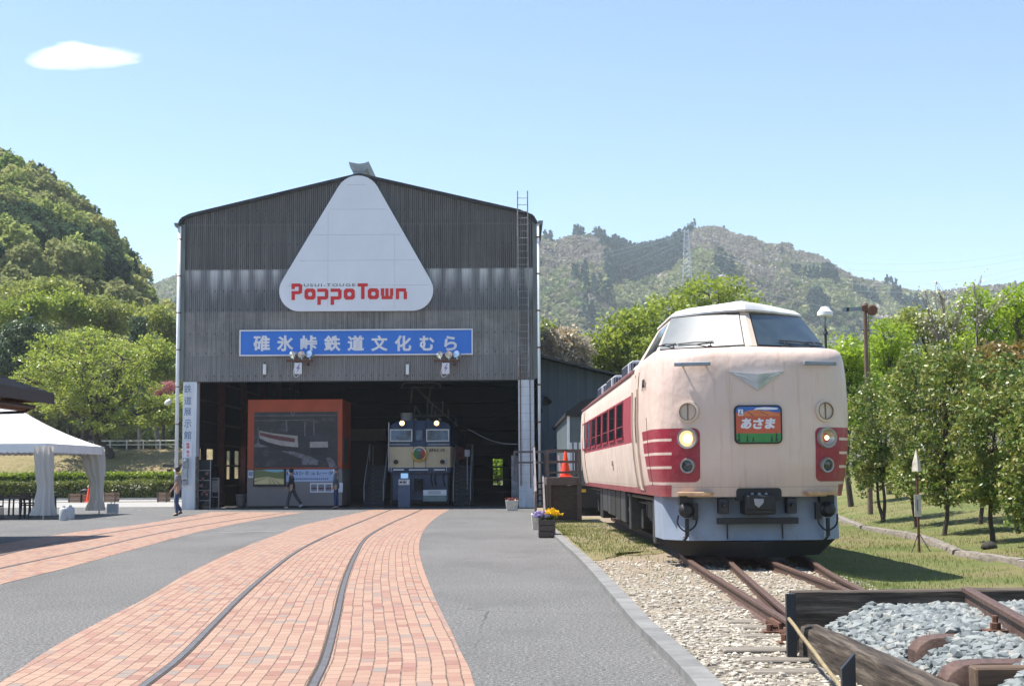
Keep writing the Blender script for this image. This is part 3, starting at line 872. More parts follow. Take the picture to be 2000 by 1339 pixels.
for ch, px in zip(chars, cxs):
    q = B(px, 670, 0.125)
    kana = ch in 'むら'
    text('letter', ch, M['signwhite'], (q.x, YB - 0.121, q.z), XU, ZU, BS, fit=((0.70, 0.66) if not kana else (0.62 if ch == 'む' else 0.54, 0.62)), bold=0.034, depth=0.008)
# triangular board
tri = thing('triangular_sign', 'white rounded triangular board with red lettering high on the shed gable', 'sign', (B(697, 500).x, YB - 0.1, B(697, 500).z))
def round_poly(pts, r, n=8):
    out = []
    m = len(pts)
    for i in range(m):
        p = Vector(pts[i]); a = (Vector(pts[i - 1]) - p).normalized(); c = (Vector(pts[(i + 1) % m]) - p).normalized()
        ang = a.angle(c); d = r[i] / math.tan(ang / 2)
        A = p + a * d; Cc = p + c * d; cen = p + (a + c).normalized() * (r[i] / math.sin(ang / 2))
        a0 = math.atan2(A.y - cen.y, A.x - cen.x); a1 = math.atan2(Cc.y - cen.y, Cc.x - cen.x)
        dd = (a1 - a0 + math.pi) % (2 * math.pi) - math.pi
        for j in range(n + 1): out.append((cen.x + r[i] * math.cos(a0 + dd * j / n), cen.y + r[i] * math.sin(a0 + dd * j / n)))
    return out
tp = [B(*q) for q in [(701, 301), (516, 609), (875, 607)]]
poly = round_poly([(p.x, p.z) for p in tp], [0.95, 0.86, 0.86], 10)
poly = [(a - tp[0].x, c - tp[0].z) for a, c in poly]
b = MB(); b.prism(poly, (tp[0].x, YB - 0.18, tp[0].z), XU, ZU, (0, 0.14, 0)); b.build('board', M['tri_white'], tri)
b = MB()
for yy, xa, xb in ((361, 677, 715), (409, 644, 753), (459, 612, 782), (509, 585, 812), (558, 560, 836)):
    a = B(xa, yy, .18); c = B(xb, yy, .18); b.span((a.x, YB - 0.1825, a.z - 0.006), (c.x, YB - 0.1795, a.z + 0.006))
for xx, ya, yb in ((641, 414, 600), (771, 458, 600)):
    a = B(xx, ya, .18); c = B(xx, yb, .18); b.span((a.x - 0.005, YB - 0.1825, c.z), (a.x + 0.005, YB - 0.1795, a.z))
b.build('panel_seam', mat('seam_grey', (0.40, 0.42, 0.48), 0.6), tri)
def PX(zx, zy): return B(320 + zx / 3.5225, 300 + zy / 3.5225, 0.18)
class Glyph:
    def __init__(s): s.b = MB()
    def rect(s, x0, y0, x1, y1):
        a = PX(x0, y1); c = PX(x1, y0); s.b.span((a.x, YB - 0.196, a.z), (c.x, YB - 0.1805, c.z))
    def ring(s, x0, y0, x1, y1, w=24, ch=14):
        def oc(x0, y0, x1, y1, c): return [(x0 + c, y0), (x1 - c, y0), (x1, y0 + c), (x1, y1 - c), (x1 - c, y1), (x0 + c, y1), (x0, y1 - c), (x0, y0 + c)]
        O = oc(x0, y0, x1, y1, ch); I = oc(x0 + w, y0 + w, x1 - w, y1 - w, ch * 0.5)
        for yy in (0,):
            r1 = [PX(*q) for q in O]; r2 = [PX(*q) for q in I]
            f = lambda q, d: (q.x, YB - d, q.z)
            s.b.grid([[f(q, 0.1805) for q in r1], [f(q, 0.196) for q in r1], [f(q, 0.196) for q in r2], [f(q, 0.1805) for q in r2]], close=True)
    def done(s): s.b.build('letter', M['signred'], tri)
g = Glyph(); g.rect(878, 893, 940, 916); g.rect(878, 916, 902, 932); g.b.prism([(0, 0), (0.1, 0), (0.1, -0.05)], PX(935, 893) + Vector((0, -0.016, 0)), XU, ZU, (0, 0.001, 0)) if False else None
g.rect(940, 900, 952, 960); g.rect(928, 916, 940, 945); g.rect(878, 945, 940, 967); g.rect(878, 967, 902, 1007); g.done()
for x in (968, 1238): g = Glyph(); g.ring(x, 928, x + 76, 1004); g.done()
for x in (1056, 1147):
    g = Glyph(); g.rect(x, 928, x + 66, 951); g.rect(x + 66, 936, x + 76, 996); g.rect(x + 52, 951, x + 66, 981); g.rect(x, 981, x + 66, 1004); g.rect(x, 1004, x + 24, 1040); g.done()
g = Glyph(); g.rect(1333, 892, 1403, 914); g.rect(1357, 914, 1381, 1000); g.done()
g = Glyph(); g.ring(1403, 926, 1480, 1001); g.done()
g = Glyph(); g.rect(1493, 926, 1516, 978); g.rect(1524, 926, 1546, 978); g.rect(1556, 926, 1579, 978); g.rect(1498, 978, 1574, 1001); g.done()
g = Glyph(); g.rect(1596, 926, 1666, 949); g.rect(1596, 949, 1619, 1001); g.rect(1650, 949, 1673, 1001); g.done()
q = B(644, 556.5, 0.18)
text('small_lettering', 'USUI-TOUGE', mat('ink', (0.03, 0.035, 0.05), 0.5), (q.x, YB - 0.181, q.z), XU, ZU, tri, fit=(B(694, 556).x - B(594, 556).x, 0.125), bold=0.006, depth=0.004, spacing=1.25)
# vertical sign on the left pillar
vs_ = thing('pillar_lettering', 'five blue-grey Japanese characters running down the left shed pillar', 'sign', (B(366, 800).x, YB - 0.04, B(366, 800).z))
M['slate_ink'] = mat('slate_ink', (0.13, 0.19, 0.31), 0.6, 0, 0.1, 2)
for ch, yy in zip('鉄道展示館', (759, 782, 804, 827, 849)):
    q = B(366.5, yy, 0.04); text('letter', ch, M['slate_ink'], (q.x, YB - 0.0305, q.z), XU, ZU, vs_, fit=(0.31, 0.33), bold=0.01, depth=0.004)
ps = thing('notice_board', 'small white notice with four red characters on the left shed pillar', 'notice', (B(366, 876).x, YB - 0.05, B(366, 876).z))
a, c = B(359.5, 892, .05), B(374.5, 862, .05)
b = MB(); b.span((a.x, YB - 0.045, a.z), (c.x, YB - 0.0305, c.z)); b.build('board', M['signwhite'], ps)
for ch, yy in zip('喫煙禁止', (867, 873, 882, 888)):
    q = B(367, yy, .05); text('letter', ch, M['signred'], (q.x, YB - 0.046, q.z), XU, ZU, ps, fit=(0.13, 0.12), bold=0.02, depth=0.003)
# telephone / switch boxes on the left pillar
bx = thing('switch_box', 'grey electrical boxes stacked on the left shed pillar beside the walking man', 'box', (B(363, 920).x, YB - 0.1, B(363, 920).z))
def pbox(n, x0, y0, x1, y1, d, m, par):
    a, c = B(x0, y1), B(x1, y0); bb = MB(); bb.span((a.x, YB - 0.03 - d, a.z), (c.x, YB - 0.031, c.z)); return bb.build(n, m, par, bevel=0.008)
pbox('hood', 358, 894, 369, 914, 0.16, M['grey_paint'], bx)
pbox('case', 356.5, 915, 368, 936, 0.2, M['steel'], bx)
pbox('lower_case', 357, 937, 368, 946, 0.14, M['grey_paint'], bx)
b = MB(); q = B(361.5, 899, .2); b.lathe([(0.0, 0.09), (0.05, 0.07), (0.07, 0), (0.07, -0.02)], (q.x, YB - 0.22, q.z), (0, 0, 1), 12); b.build('bell', M['white_paint'], bx, smooth=True)

# ================================================================ blue-grey annex beside the shed
k = N('annex_sheet'); o = k.co(); xs = k.xyz()
st = k.noise(k.map(o, (3, 3, 0.15)), 1.2, 4, 0.65)
c = k.ramp(st, [(0.3, (0.065, 0.095, 0.135)), (0.7, (0.10, 0.135, 0.18))])
seam = k.m('LESS_THAN', k.m('FRACT', k.m('DIVIDE', xs[0], 0.42)), 0.05)
c = k.mix(k.m('MULTIPLY', seam, 0.6), c, (0.03, 0.045, 0.07))
M['annex'] = k.out(c, 0.55, 0, k.bump(k.m('SUBTRACT', 1.0, seam), 0.5, 0.01), 0.4)
YA = 66.0
a0, a1 = W(1052, 699, YA), W(1260, 753, YA)
AN = thing('annex_building', 'blue-grey metal annex with a sloping roof between the shed and the train', 'building', (a0.x, YA, 0))
b = MB(); b.prism([(0, -0.2), (0, a0.z), (a1.x - a0.x, a1.z), (a1.x - a0.x, -0.2)], (a0.x, YA, 0), XU, ZU, (0, 25, 0)); b.build('wall', M['annex'], AN)
b = MB(); b.beam(a0 + Vector((-0.1, 12, 0.06)), a1 + Vector((0.3, 12, 0.06)), 26, 0.09); b.build('roof', mat('annex_roof', (0.03, 0.035, 0.045), 0.5), AN)
b = MB(); q0, q1 = W(1054, 779, YA), W(1137, 779, YA); b.span((q0.x, YA - 0.03, q0.z), (q1.x, YA - 0.005, q0.z + 0.06)); b.build('sheet_joint', M['annex'], AN)
q0, q1 = W(1133, 815, YA), W(1150, 783, YA)
b = MB(); b.span((q0.x, YA - 0.05, q0.z), (q1.x + 0.5, YA - 0.01, q1.z)); b.build('louvre_window', mat('louvre', (0.22, 0.20, 0.16), 0.6, 0, 0.4, 20, stretch=(0.1, 0.1, 1)), AN)
b = MB(); q = W(1066, 783, YA)
b.tube(smooth_line([W(1056, 777, YA) , W(1059, 772, YA) + Vector((0, -0.3, 0)), W(1064, 778, YA) + Vector((0, -0.5, 0))], 5), 0.018, 6)
b.lathe([(0.03, 0.2), (0.10, 0.15), (0.22, -0.12), (0.2, -0.13), (0.02, 0.1)], W(1067, 783, YA) + Vector((0, -0.5, 0)), (-0.3, 0.5, 0.8), 14)
b.build('wall_lamp', M['black'], AN, smooth=40)
b = MB(); b.box(W(1056, 803, YA) + Vector((0, -0.15, 0)), (0.16, 0.2, 0.22)); b.box(W(1046.5, 800, YB) + Vector((0.12, 0, 0)), (0.1, 0.1, 0.3)); b.build('speaker_box', M['black'], AN)
# ================================================================ things inside the shed
YBOX = 62.6
def X_(x, y, d=0.0): return W(x, y, YBOX - d)
M['orange_red'] = mat('rust_orange_panel', (0.42, 0.075, 0.03), 0.6, 0, 0.15, 1.0)
M['taupe'] = mat('taupe_panel', (0.23, 0.205, 0.20), 0.6, 0, 0.1, 1.0)
SB = thing('simulator_booth', 'boxy rust-orange exhibition booth with a grey base inside the shed', 'booth', (X_(576, 985).x, YBOX, 0))
a, c = X_(484, 780), X_(669, 780); zb1 = X_(576, 916).z; zt1 = X_(484, 780).z
b = MB(); b.span((a.x, YBOX, zb1), (c.x, YBOX + 3.3, zt1)); b.build('upper_casing', M['orange_red'], SB, bevel=0.02)
b = MB(); b.span((a.x, YBOX + 0.002, 0.08), (c.x, YBOX + 3.3, zb1 - 0.003)); b.build('lower_casing', M['taupe'], SB, bevel=0.01)
b = MB(); b.span((a.x + 0.05, YBOX + 0.1, 0), (c.x - 0.05, YBOX + 3.2, 0.08)); b.build('plinth', M['black'], SB)
q = W(676, 880, YBOX + 0.9)
b = MB(); b.span((c.x + 0.003, YBOX + 0.5, 1.9), (c.x + 0.02, YBOX + 1.9, 3.0)); b.build('side_poster', mat('teal_poster', (0.04, 0.09, 0.085), 0.5), SB)
# photo mural of trains on a curve: flat picture
k = N('mural_print'); o = k.co(); xs = k.xyz()
f = k.noise(k.map(o, (1.6, 1, 3.2)), 1.0, 7, 0.75, dist=0.6)
c_ = k.ramp(f, [(0.3, (0.010, 0.012, 0.018)), (0.55, (0.028, 0.028, 0.036)), (0.7, (0.12, 0.11, 0.11))])
M['mural'] = k.out(c_, 0.45)
MU = thing('photo_mural', 'large dark picture of trains rounding a curve on the orange booth', 'picture', (X_(576, 860).x, YBOX - 0.02, X_(576, 860).z))
def mrect(zx, zy): return X_(480 + zx / 5.823, 770 + zy / 5.823)
a, c = mrect(93, 830), mrect(1043, 195)
b = MB(); b.span((a.x, YBOX - 0.03, a.z), (c.x, YBOX - 0.001, c.z)); b.build('print', M['mural'], MU)
def mpoly(pts, m, n='picture_patch', lift=1):
    b = MB(); P = [mrect(*q) for q in pts]; o0 = P[0]
    b.prism([(p.x - o0.x, p.z - o0.z) for p in P], (o0.x, YBOX - 0.03 - 0.002 * lift, o0.z), XU, ZU, (0, -0.002, 0)); return b.build(n, m, MU)
pc = mat('print_cream', (0.36, 0.33, 0.31), 0.5, 0, 0.25, 3); pr_ = mat('print_red', (0.13, 0.035, 0.04), 0.5, 0, .2, 4); pk = mat('print_black', (0.012, 0.013, 0.018), 0.5); pg = mat('print_grey', (0.16, 0.15, 0.17), 0.5, 0, 0.5, 4); pb_ = mat('print_blue', (0.03, 0.035, 0.05), .5)
mpoly([(155, 410), (300, 440), (590, 470), (598, 600), (400, 580), (250, 540), (155, 495)], pc, 'printed_train')
mpoly([(165, 430), (300, 458), (560, 500), (560, 545), (380, 520), (250, 490), (165, 462)], pr_, 'printed_window_band', 3)
mpoly([(155, 500), (250, 545), (400, 585), (600, 605), (600, 640), (400, 640), (155, 560)], pk, 'printed_underframe', 2)
mpoly([(730, 470), (935, 470), (935, 535), (730, 535)], pb_, 'printed_locomotive_top', 2)
mpoly([(730, 538), (935, 535), (937, 600), (730, 603)], pc, 'printed_locomotive', 2)
mpoly([(740, 610), (930, 606), (920, 690), (745, 690)], pk, 'printed_locomotive_base', 2)
mpoly([(100, 570), (150, 540), (290, 595), (100, 600)], pg, 'printed_ballast', 1)
mpoly([(400, 640), (560, 650), (720, 700), (830, 750), (820, 800), (640, 800), (640, 730)], pg, 'printed_ballast', 1)
mpoly([(915, 720), (960, 715), (1010, 760), (1030, 826), (950, 826)], pg, 'printed_ballast', 1)
for q in ([(95, 238), (1040, 232), (1040, 240), (95, 246)], [(105, 295), (720, 285), (720, 292), (105, 302)], [(455, 300), (470, 300), (474, 420), (460, 420)], [(668, 310), (680, 310), (678, 470), (668, 470)], [(770, 300), (780, 300), (784, 465), (774, 465)], [(140, 370), (146, 370), (146, 560), (138, 560)], [(520, 200), (535, 240), (555, 200), (562, 200), (540, 250), (530, 250), (512, 200)]):
    mpoly(q, pg, 'printed_catenary', 2)
# flat screen on the booth
scn = thing('display_screen', 'black framed screen showing a track view, left of the person in black', 'screen', (X_(525, 930).x, YBOX - 0.05, X_(525, 930).z))
def srect(zx, zy): return X_(480 + zx / 10.0, 880 + zy / 10.0)
def sbox(nm, x0, y0, x1, y1, d0, d1, m, par):
    a, c = srect(x0, y1), srect(x1, y0); b = MB(); b.span((a.x, YBOX - d1, a.z), (c.x, YBOX - d0, c.z)); return b.build(nm, m, par)
sbox('bezel', 155, 345, 790, 692, 0.003, 0.08, M['black'], scn)
def spoly(pts, m, n, lift=1):
    b = MB(); P = [srect(*q) for q in pts]; o0 = P[0]
    b.prism([(p.x - o0.x, p.z - o0.z) for p in P], (o0.x, YBOX - 0.08 - 0.002 * lift, o0.z), XU, ZU, (0, -0.0015, 0)); return b.build(n, m, scn)
def E(n, c, s=0.5): return emit(n, c, s, (0.02, 0.02, 0.02))
spoly([(175, 362), (750, 362), (750, 650), (175, 650)], E('screen_green', (0.10, 0.16, 0.07), 0.16), 'screen_image', 0)
spoly([(330, 362), (745, 362), (740, 400), (600, 420), (450, 405)], E('screen_sky', (0.12, 0.3, 0.5), 0.22), 'screen_sky')
spoly([(175, 540), (430, 500), (600, 540), (750, 550), (750, 650), (175, 650)], E('screen_track', (0.34, 0.36, 0.24), 0.22), 'screen_track')
for q in ([(480, 650), (455, 520), (465, 520), (500, 650)], [(560, 650), (490, 520), (500, 520), (585, 650)], [(660, 650), (540, 540), (550, 540), (690, 650)], [(175, 590), (430, 510), (435, 515), (175, 612)]):
    spoly(q, E('screen_rail', (0.08, 0.09, 0.06), 0.2), 'screen_rail', 2)
# banner and posters
bn = thing('booth_banner', 'pale blue banner with dark blue Japanese lettering between the two people at the booth', 'banner', (X_(617, 927).x, YBOX - 0.02, X_(617, 927).z))
M['paleblue'] = mat('banner_paleblue', (0.42, 0.52, 0.72), 0.5, 0, 0.08, 1)
M['navy_ink'] = mat('navy_ink', (0.015, 0.05, 0.19), 0.5)
sbox('cloth', 780, 358, 1740, 604, 0.004, 0.018, M['paleblue'], bn)
q = srect(1255, 432); text('lettering', 'EF63シミュレータ', M['navy_ink'], (q.x, YBOX - 0.019, q.z), XU, ZU, bn, fit=(1.98, 0.17), bold=0.02, depth=0.003)
for i in range(17): sbox('small_mark', 945 + i * 40, 532, 970 + i * 40, 558, 0.0185, 0.021, M['navy_ink'], bn)
po = thing('photo_poster', 'white poster with three small photographs low on the booth', 'poster', (X_(630, 952).x, YBOX - 0.02, X_(630, 952).z))
sbox('sheet', 1255, 618, 1895, 812, 0.004, 0.014, M['signwhite'], po)
for i in range(3):
    sbox('photograph', 1278 + i * 140, 650, 1390 + i * 140, 785, 0.0145, 0.017, mat('poster_photo', (0.10, 0.11, 0.17), 0.5, 0, 0.6, 30, col2=(0.42, 0.42, 0.48)), po)
    sbox('photograph_band', 1278 + i * 140, 715, 1390 + i * 140, 745, 0.0175, 0.019, pr_, po)
nt = thing('paper_notice', 'small white paper notice left of the screen on the booth', 'notice', (X_(489, 927).x, YBOX - 0.02, X_(489, 927).z))
sbox('sheet', 48, 380, 150, 528, 0.004, 0.012, M['signwhite'], nt); sbox('text_block', 62, 405, 135, 490, 0.0125, 0.0145, mat('notice_tint', (0.28, 0.32, 0.5), 0.5), nt)
# vending machines / clutter at the left inside
CL = thing('display_cabinet', 'dark glass display cabinet just inside the left shed pillar', 'cabinet', (B(402, 985).x, YB + 1.0, 0))
a, c = W(386, 985, YB + 0.8), W(412, 897, YB + 0.8)
b = MB(); b.span((a.x, YB + 0.8, 0), (c.x, YB + 1.6, c.z)); b.build('case', M['glass'], CL, bevel=0.02)
b = MB()
for i in range(4): b.span((a.x + 0.04, YB + 0.78, 0.35 + i * 0.42), (c.x - 0.04, YB + 0.79, 0.38 + i * 0.42))
b.span((c.x - 0.03, YB + 0.76, 0), (c.x + 0.01, YB + 0.8, c.z)); b.build('shelf', M['grey_paint'], CL)
b = MB()
rnd = random.Random(4)
for i in range(9): b.box((rnd.uniform(a.x + .12, c.x - .12), YB + 0.77, rnd.uniform(0.5, 1.7)), (rnd.uniform(.05, .15), 0.02, rnd.uniform(.05, .15)))
b.build('goods', mat('goods', (0.12, 0.12, 0.15), 0.4, 0, 0.8, 8, col2=(0.5, 0.2, 0.2)), CL)
RK = thing('clothes_rack', 'dim wire rack beside the glass cabinet inside the shed', 'rack', (W(420, 985, YB + 1.2).x, YB + 1.2, 0))
b = MB()
for px in (414, 427):
    q = W(px, 985, YB + 1.2); b.tube([(q.x, YB + 1.2, 0), (q.x, YB + 1.2, 1.3)], 0.02); b.box((q.x, YB + 1.2, 0.03), (0.06, 0.5, 0.05))
a, c = W(414, 930, YB + 1.2), W(427, 930, YB + 1.2)
for zz in (0.5, 0.9, 1.28): b.tube([(a.x, YB + 1.2, zz), (c.x, YB + 1.2, zz)], 0.018)
b.build('frame', M['grey_paint'], RK)
b = MB(); b.box(((a.x + c.x) / 2, YB + 1.22, 0.95), (0.3, 0.12, 0.5)); b.build('leaflet_tray', mat('leaflets', (0.25, 0.22, 0.2), 0.6, 0, 0.5, 12), RK)
BK = MB(); q = W(471, 985, YB + 6)
BK.lathe([(0.0, 0.0), (0.2, 0.0), (0.25, 0.55), (0.23, 0.55), (0.22, 0.5)], (q.x, YB + 6, 0.0), n=18)
BK.build('waste_bin', M['grey_paint'], loc=(q.x, YB + 6, 0), smooth=40, label='small grey waste bin against the left edge of the orange booth', cat='bin')
# boards beside the right pillar
sd = thing('picture_standee', 'tall pale blue picture board standing inside the right shed pillar', 'board', (W(1005, 985, 61.5).x, 61.5, 0))
a, c = W(999, 985, 61.5), W(1012, 889, 61.5)
b = MB(); b.span((a.x, 61.5, 0.05), (c.x, 61.55, c.z)); b.build('panel', mat('standee_print', (0.10, 0.13, 0.19), 0.5, 0, 0.7, 3.5, col2=(0.40, 0.42, 0.46)), sd)
b = MB(); b.box(((a.x + c.x) / 2, 61.6, 0.03), (0.4, 0.4, 0.06)); b.build('foot', M['black'], sd)
# ================================================================ blue and cream electric locomotive inside the shed
YE = 63.6
def E_(zx, zy, Y=YE): return W(740 + zx / 6.694, 790 + zy / 6.694, Y)
M['loco_blue'] = mat('loco_blue', (0.018, 0.045, 0.115), 0.45, 0, 0.2, 2)
M['loco_skirt'] = mat('loco_skirt_blue', (0.07, 0.10, 0.17), 0.5, 0, 0.25, 2)
M['loco_cream'] = mat('loco_cream', (0.60, 0.48, 0.31), 0.5, 0, 0.08, 2)
ex = E_(535, 700).x
EL_ = thing('electric_locomotive', 'blue and cream electric locomotive with two lit headlamps inside the shed', 'locomotive', (ex, YE, 0))
hw = (E_(955, 700).x - E_(107, 700).x) / 2
zr_, ze_ = E_(535, 205).z, E_(535, 290).z
zc1, zc0, zs = E_(535, 547).z, E_(535, 820).z, E_(535, 893).z
# body: front follows a shallow plan curve
def loco_section(z): return hw if z < ze_ else hw * math.sqrt(max(0.0, 1 - ((z - ze_) / (zr_ - ze_ + 0.06)) ** 2 * 0.75))
def band_body(n, z0, z1, m, inset=0.0, nz=4, length=17.5, parent=EL_):
    b = MB(); rows = []
    for i in range(nz + 1):
        zz = z0 + (z1 - z0) * i / nz; h = loco_section(zz) - inset
        back = 0.12 if zz > zc1 else 0.0
        f = [(ex - h, YE + length), (ex - h, YE + 0.35 + back * (zz - zc1)), (ex - h * 0.93, YE + 0.1 + back * (zz - zc1)), (ex - h * .4, YE + 0.0 + back * (zz - zc1)), (ex + h * .4, YE + back * (zz - zc1)), (ex + h * 0.93, YE + 0.1 + back * (zz - zc1)), (ex + h, YE + 0.35 + back * (zz - zc1)), (ex + h, YE + length)]
        rows.append([(x, y, zz) for x, y in f])
    b.grid(rows); b.add(rows[-1], [tuple(range(8))]); 
    return b.build(n, m, parent, smooth=40)
band_body('upper_body', zc1, zr_, M['loco_blue'], nz=8)
band_body('cream_band', zc0, zc1 - 0.002, M['loco_cream'], inset=-0.003)
band_body('lower_body', zs, zc0 - 0.002, M['loco_blue'])
b = MB(); b.span((ex - hw * 0.85, YE + 0.25, 0.28), (ex + hw * 0.85, YE + 0.4, zs)); b.build('skirt', M['loco_skirt'], EL_)
b = MB(); b.span((ex - hw * 0.9, YE + 0.45, 0.1), (ex + hw * 0.9, YE + 17, zs - 0.01)); b.build('underframe', M['black'], EL_)
def loco_pane(n, x0, y0, x1, y1, m, fr):
    a, c = E_(x0, y1), E_(x1, y0)
    b = MB(); t = 0.045
    yy = YE - 0.05
    for p, q in (((a.x - t, a.z - t), (c.x + t, a.z)), ((a.x - t, c.z), (c.x + t, c.z + t)), ((a.x - t, a.z), (a.x, c.z)), ((c.x, a.z), (c.x + t, c.z))): b.span((p[0], yy - 0.02, p[1]), (q[0], yy + 0.3, q[1]))
    f = b.build(n, fr, EL_)
    b = MB(); b.span((a.x, yy + 0.01, a.z), (c.x, yy + 0.25, c.z)); b.build('pane', m, f)
k = N('loco_window'); M['loco_glass'] = k.out(k.ramp(k.noise(k.co(), 1.3, 4, 0.7), [(0.35, (0.015, 0.03, 0.055)), (0.6, (0.10, 0.19, 0.33))]), 0.12, 0.0, None, 0.3)  # blue sky reflection painted into the pane colour
loco_pane('front_window', 160, 333, 425, 468, M['loco_glass'], M['steel'])
loco_pane('front_window', 632, 333, 905, 468, M['loco_glass'], M['steel'])
loco_pane('door_window', 488, 338, 565, 460, M['loco_glass'], M['loco_blue'])
b = MB()
a, c = E_(455, 893), E_(612, 215)
for x in (a.x, c.x): b.span((x - 0.012, YE - 0.015, zs), (x + 0.012, YE + 0.1, c.z))
b.build('door_seam', M['black'], EL_)
b = MB()
for x0, x1 in ((110, 405), (640, 920)):
    a, c = E_(x0, 523), E_(x1, 514); b.span((a.x, YE - 0.02, a.z), (c.x, YE + 0.2, c.z))
b.build('drip_strip', M['steel'], EL_)
M['lamp_lit'] = emit('lit_warm_lamp', (1.0, 0.56, 0.18), 2.6)
for zx in (303, 754):
    p = E_(zx, 241, YE - 0.05); b = MB(); b.lathe([(0.0, 0.3), (0.165, 0.3), (0.165, 0.02), (0.105, 0.005)], p, (0, 1, 0), 18); h = b.build('headlight', M['loco_blue'], EL_, smooth=40)
    b = MB(); b.lathe([(0.0, -0.03), (0.07, -0.02), (0.105, 0.0), (0.105, 0.02)], p, (0, 1, 0), 18); b.build('lens', M['lamp_lit'], h, smooth=True)
for zx in (222, 829):
    p = E_(zx, 746); b = MB(); b.lathe([(0.0, -0.02), (0.07, -0.02), (0.09, -0.05), (0.1, 0.0), (0.1, 0.1)], p, (0, 1, 0), 16); b.build('tail_lamp', M['black'], EL_, smooth=40)
q = E_(762, 592); text('number', 'EF63 10', M['black'], (q.x, YE - 0.045, q.z), XU, ZU, EL_, fit=(0.66, 0.125), bold=0.012, depth=0.045)
b = MB()
for x0, x1 in ((190, 330), (395, 645), (722, 862)):
    a, c = E_(x0, 858), E_(x1, 840); b.span((a.x, YE - 0.12, a.z), (c.x, YE + 0.1, c.z))
b.build('step', M['white_paint'], EL_)
b = MB(); p, q = E_(133, 230), E_(133, 860); b.tube([(p.x, YE - 0.1, p.z), (q.x, YE - 0.1, q.z)], 0.022); b.tube([(E_(165, 650).x, YE - .12, E_(165, 640).z), (E_(165, 650).x, YE - .12, E_(165, 870).z)], 0.018); b.tube([(E_(885, 650).x, YE - .12, E_(885, 700).z), (E_(885, 650).x, YE - .12, E_(885, 870).z)], 0.018); b.build('handrail', M['steel'], EL_)
p = E_(520, 1040); b = MB(); b.box((p.x, YE - 0.2, p.z), (0.34, 0.7, 0.5)); b.box((p.x, YE - 0.4, p.z + 0.02), (0.18, 0.5, 0.3)); b.build('coupler', M['black'], EL_, bevel=0.03)
b = MB()
for zx in (690, 740, 850): 
    p = E_(zx, 910); b.tube(smooth_line([(p.x, YE + 0.05, p.z), (p.x - 0.02, YE - 0.12, p.z - 0.22), (p.x + 0.04, YE - 0.05, p.z - 0.5)], 5), 0.035, 8)
b.build('brake_hose', M['black'], EL_, smooth=True)
# roof gear and pantograph
b = MB(); p = E_(340, 185); b.lathe([(0.0, 0.36), (0.26, 0.36), (0.28, 0.32), (0.28, -0.2)], (p.x, YE + 1.2, p.z - 0.05), n=18); b.build('roof_vent', M['grey_paint'], EL_, smooth=40)
M['panto'] = mat('pantograph_steel', (0.20, 0.20, 0.20), 0.5, 0.5, 0.2, 3)
b = MB()
def Q_(x, y, dy=3.0): return W(680 + x / 3.3475, 620 + y / 3.3475, YE + dy)
def bar(a, c, r=0.03, d=3.0, d2=None): b.tube([Q_(*a, d), Q_(*c, d if d2 is None else d2)], r, 6)
for pts in [((420, 450), (410, 560)), ((440, 450), (530, 545)), ((530, 545), (660, 660)), ((540, 450), (528, 545)), ((430, 640), (440, 575)), ((440, 575), (475, 640)), ((520, 545), (515, 640)), ((570, 610), (570, 640)), ((550, 560), (545, 650)), ((620, 545), (618, 620)), ((655, 600), (655, 665)), ((660, 660), (720, 710)), ((705, 660), (705, 710))]: bar(pts[0], pts[1], 0.035)
bar((415, 640), (620, 640), 0.05); bar((405, 655), (600, 655), 0.05, 3.6); bar((430, 455), (560, 455), 0.03)
b.tube(smooth_line([Q_(345, 460), Q_(365, 432), Q_(420, 425), Q_(540, 425), Q_(590, 432), Q_(608, 450)], 6), 0.035, 6)
b.build('pantograph', M['panto'], EL_)
b = MB()
for zx in (440, 520, 600): 
    p = Q_(zx, 655); b.lathe([(0.05, 0.0), (0.1, 0.03), (0.06, 0.07), (0.1, 0.1), (0.06, 0.14), (0.1, 0.17), (0.05, 0.22)], (p.x, p.y, zr_ - 0.02), n=12)
b.build('insulator', M['grey_paint'], EL_, smooth=True)
# round headmark
hm = thing('headmark', 'round yellow rimmed badge hanging on the cream locomotive front', 'badge', E_(529, 642))
p = E_(529, 642, YE - 0.1)
b = MB(); b.lathe([(0.0, -0.03), (0.32, -0.03), (0.34, -0.01), (0.34, 0.02), (0.0, 0.02)], p, (0, 1, 0), 36); b.build('rim', mat('badge_yellow', (0.62, 0.36, 0.04), 0.5), hm, smooth=40)
def disc_half(a0, a1, r): return [(0, 0)] + [(r * math.cos(R_(a0 + (a1 - a0) * i / 16)), r * math.sin(R_(a0 + (a1 - a0) * i / 16))) for i in range(17)]
b = MB(); b.prism(disc_half(90, 270, 0.255), p + Vector((-0.001, -0.032, 0)), XU, ZU, (0, -0.006, 0)); b.build('green_field', mat('badge_green', (0.03, 0.17, 0.05), 0.5), hm)
b = MB(); b.prism(disc_half(-90, 90, 0.255), p + Vector((0.001, -0.032, 0)), XU, ZU, (0, -0.006, 0)); b.build('red_field', mat('badge_red', (0.33, 0.04, 0.03), 0.5), hm)
b = MB(); b.prism([(-0.14, 0.13), (-0.05, 0.19), (0.0, 0.255), (0.06, 0.18), (0.13, 0.13)], p + Vector((0, -0.04, 0)), XU, ZU, (0, -0.006, 0)); b.build('sky_patch', mat('badge_sky', (0.12, 0.38, 0.6), 0.5), hm)
b = MB(); b.box(p + Vector((0.03, -0.043, -0.1)), (0.16, 0.008, 0.22)); b.build('locomotive_patch', mat('badge_dark', (0.06, 0.09, 0.09), 0.5), hm)
b = MB()
for i in range(14):
    a = R_(20 + i * 140 / 13); b.box(p + Vector((0.295 * math.cos(a), -0.033, 0.295 * math.sin(a))), (0.045, 0.008, 0.05))
b.build('rim_mark', M['signwhite'], hm)
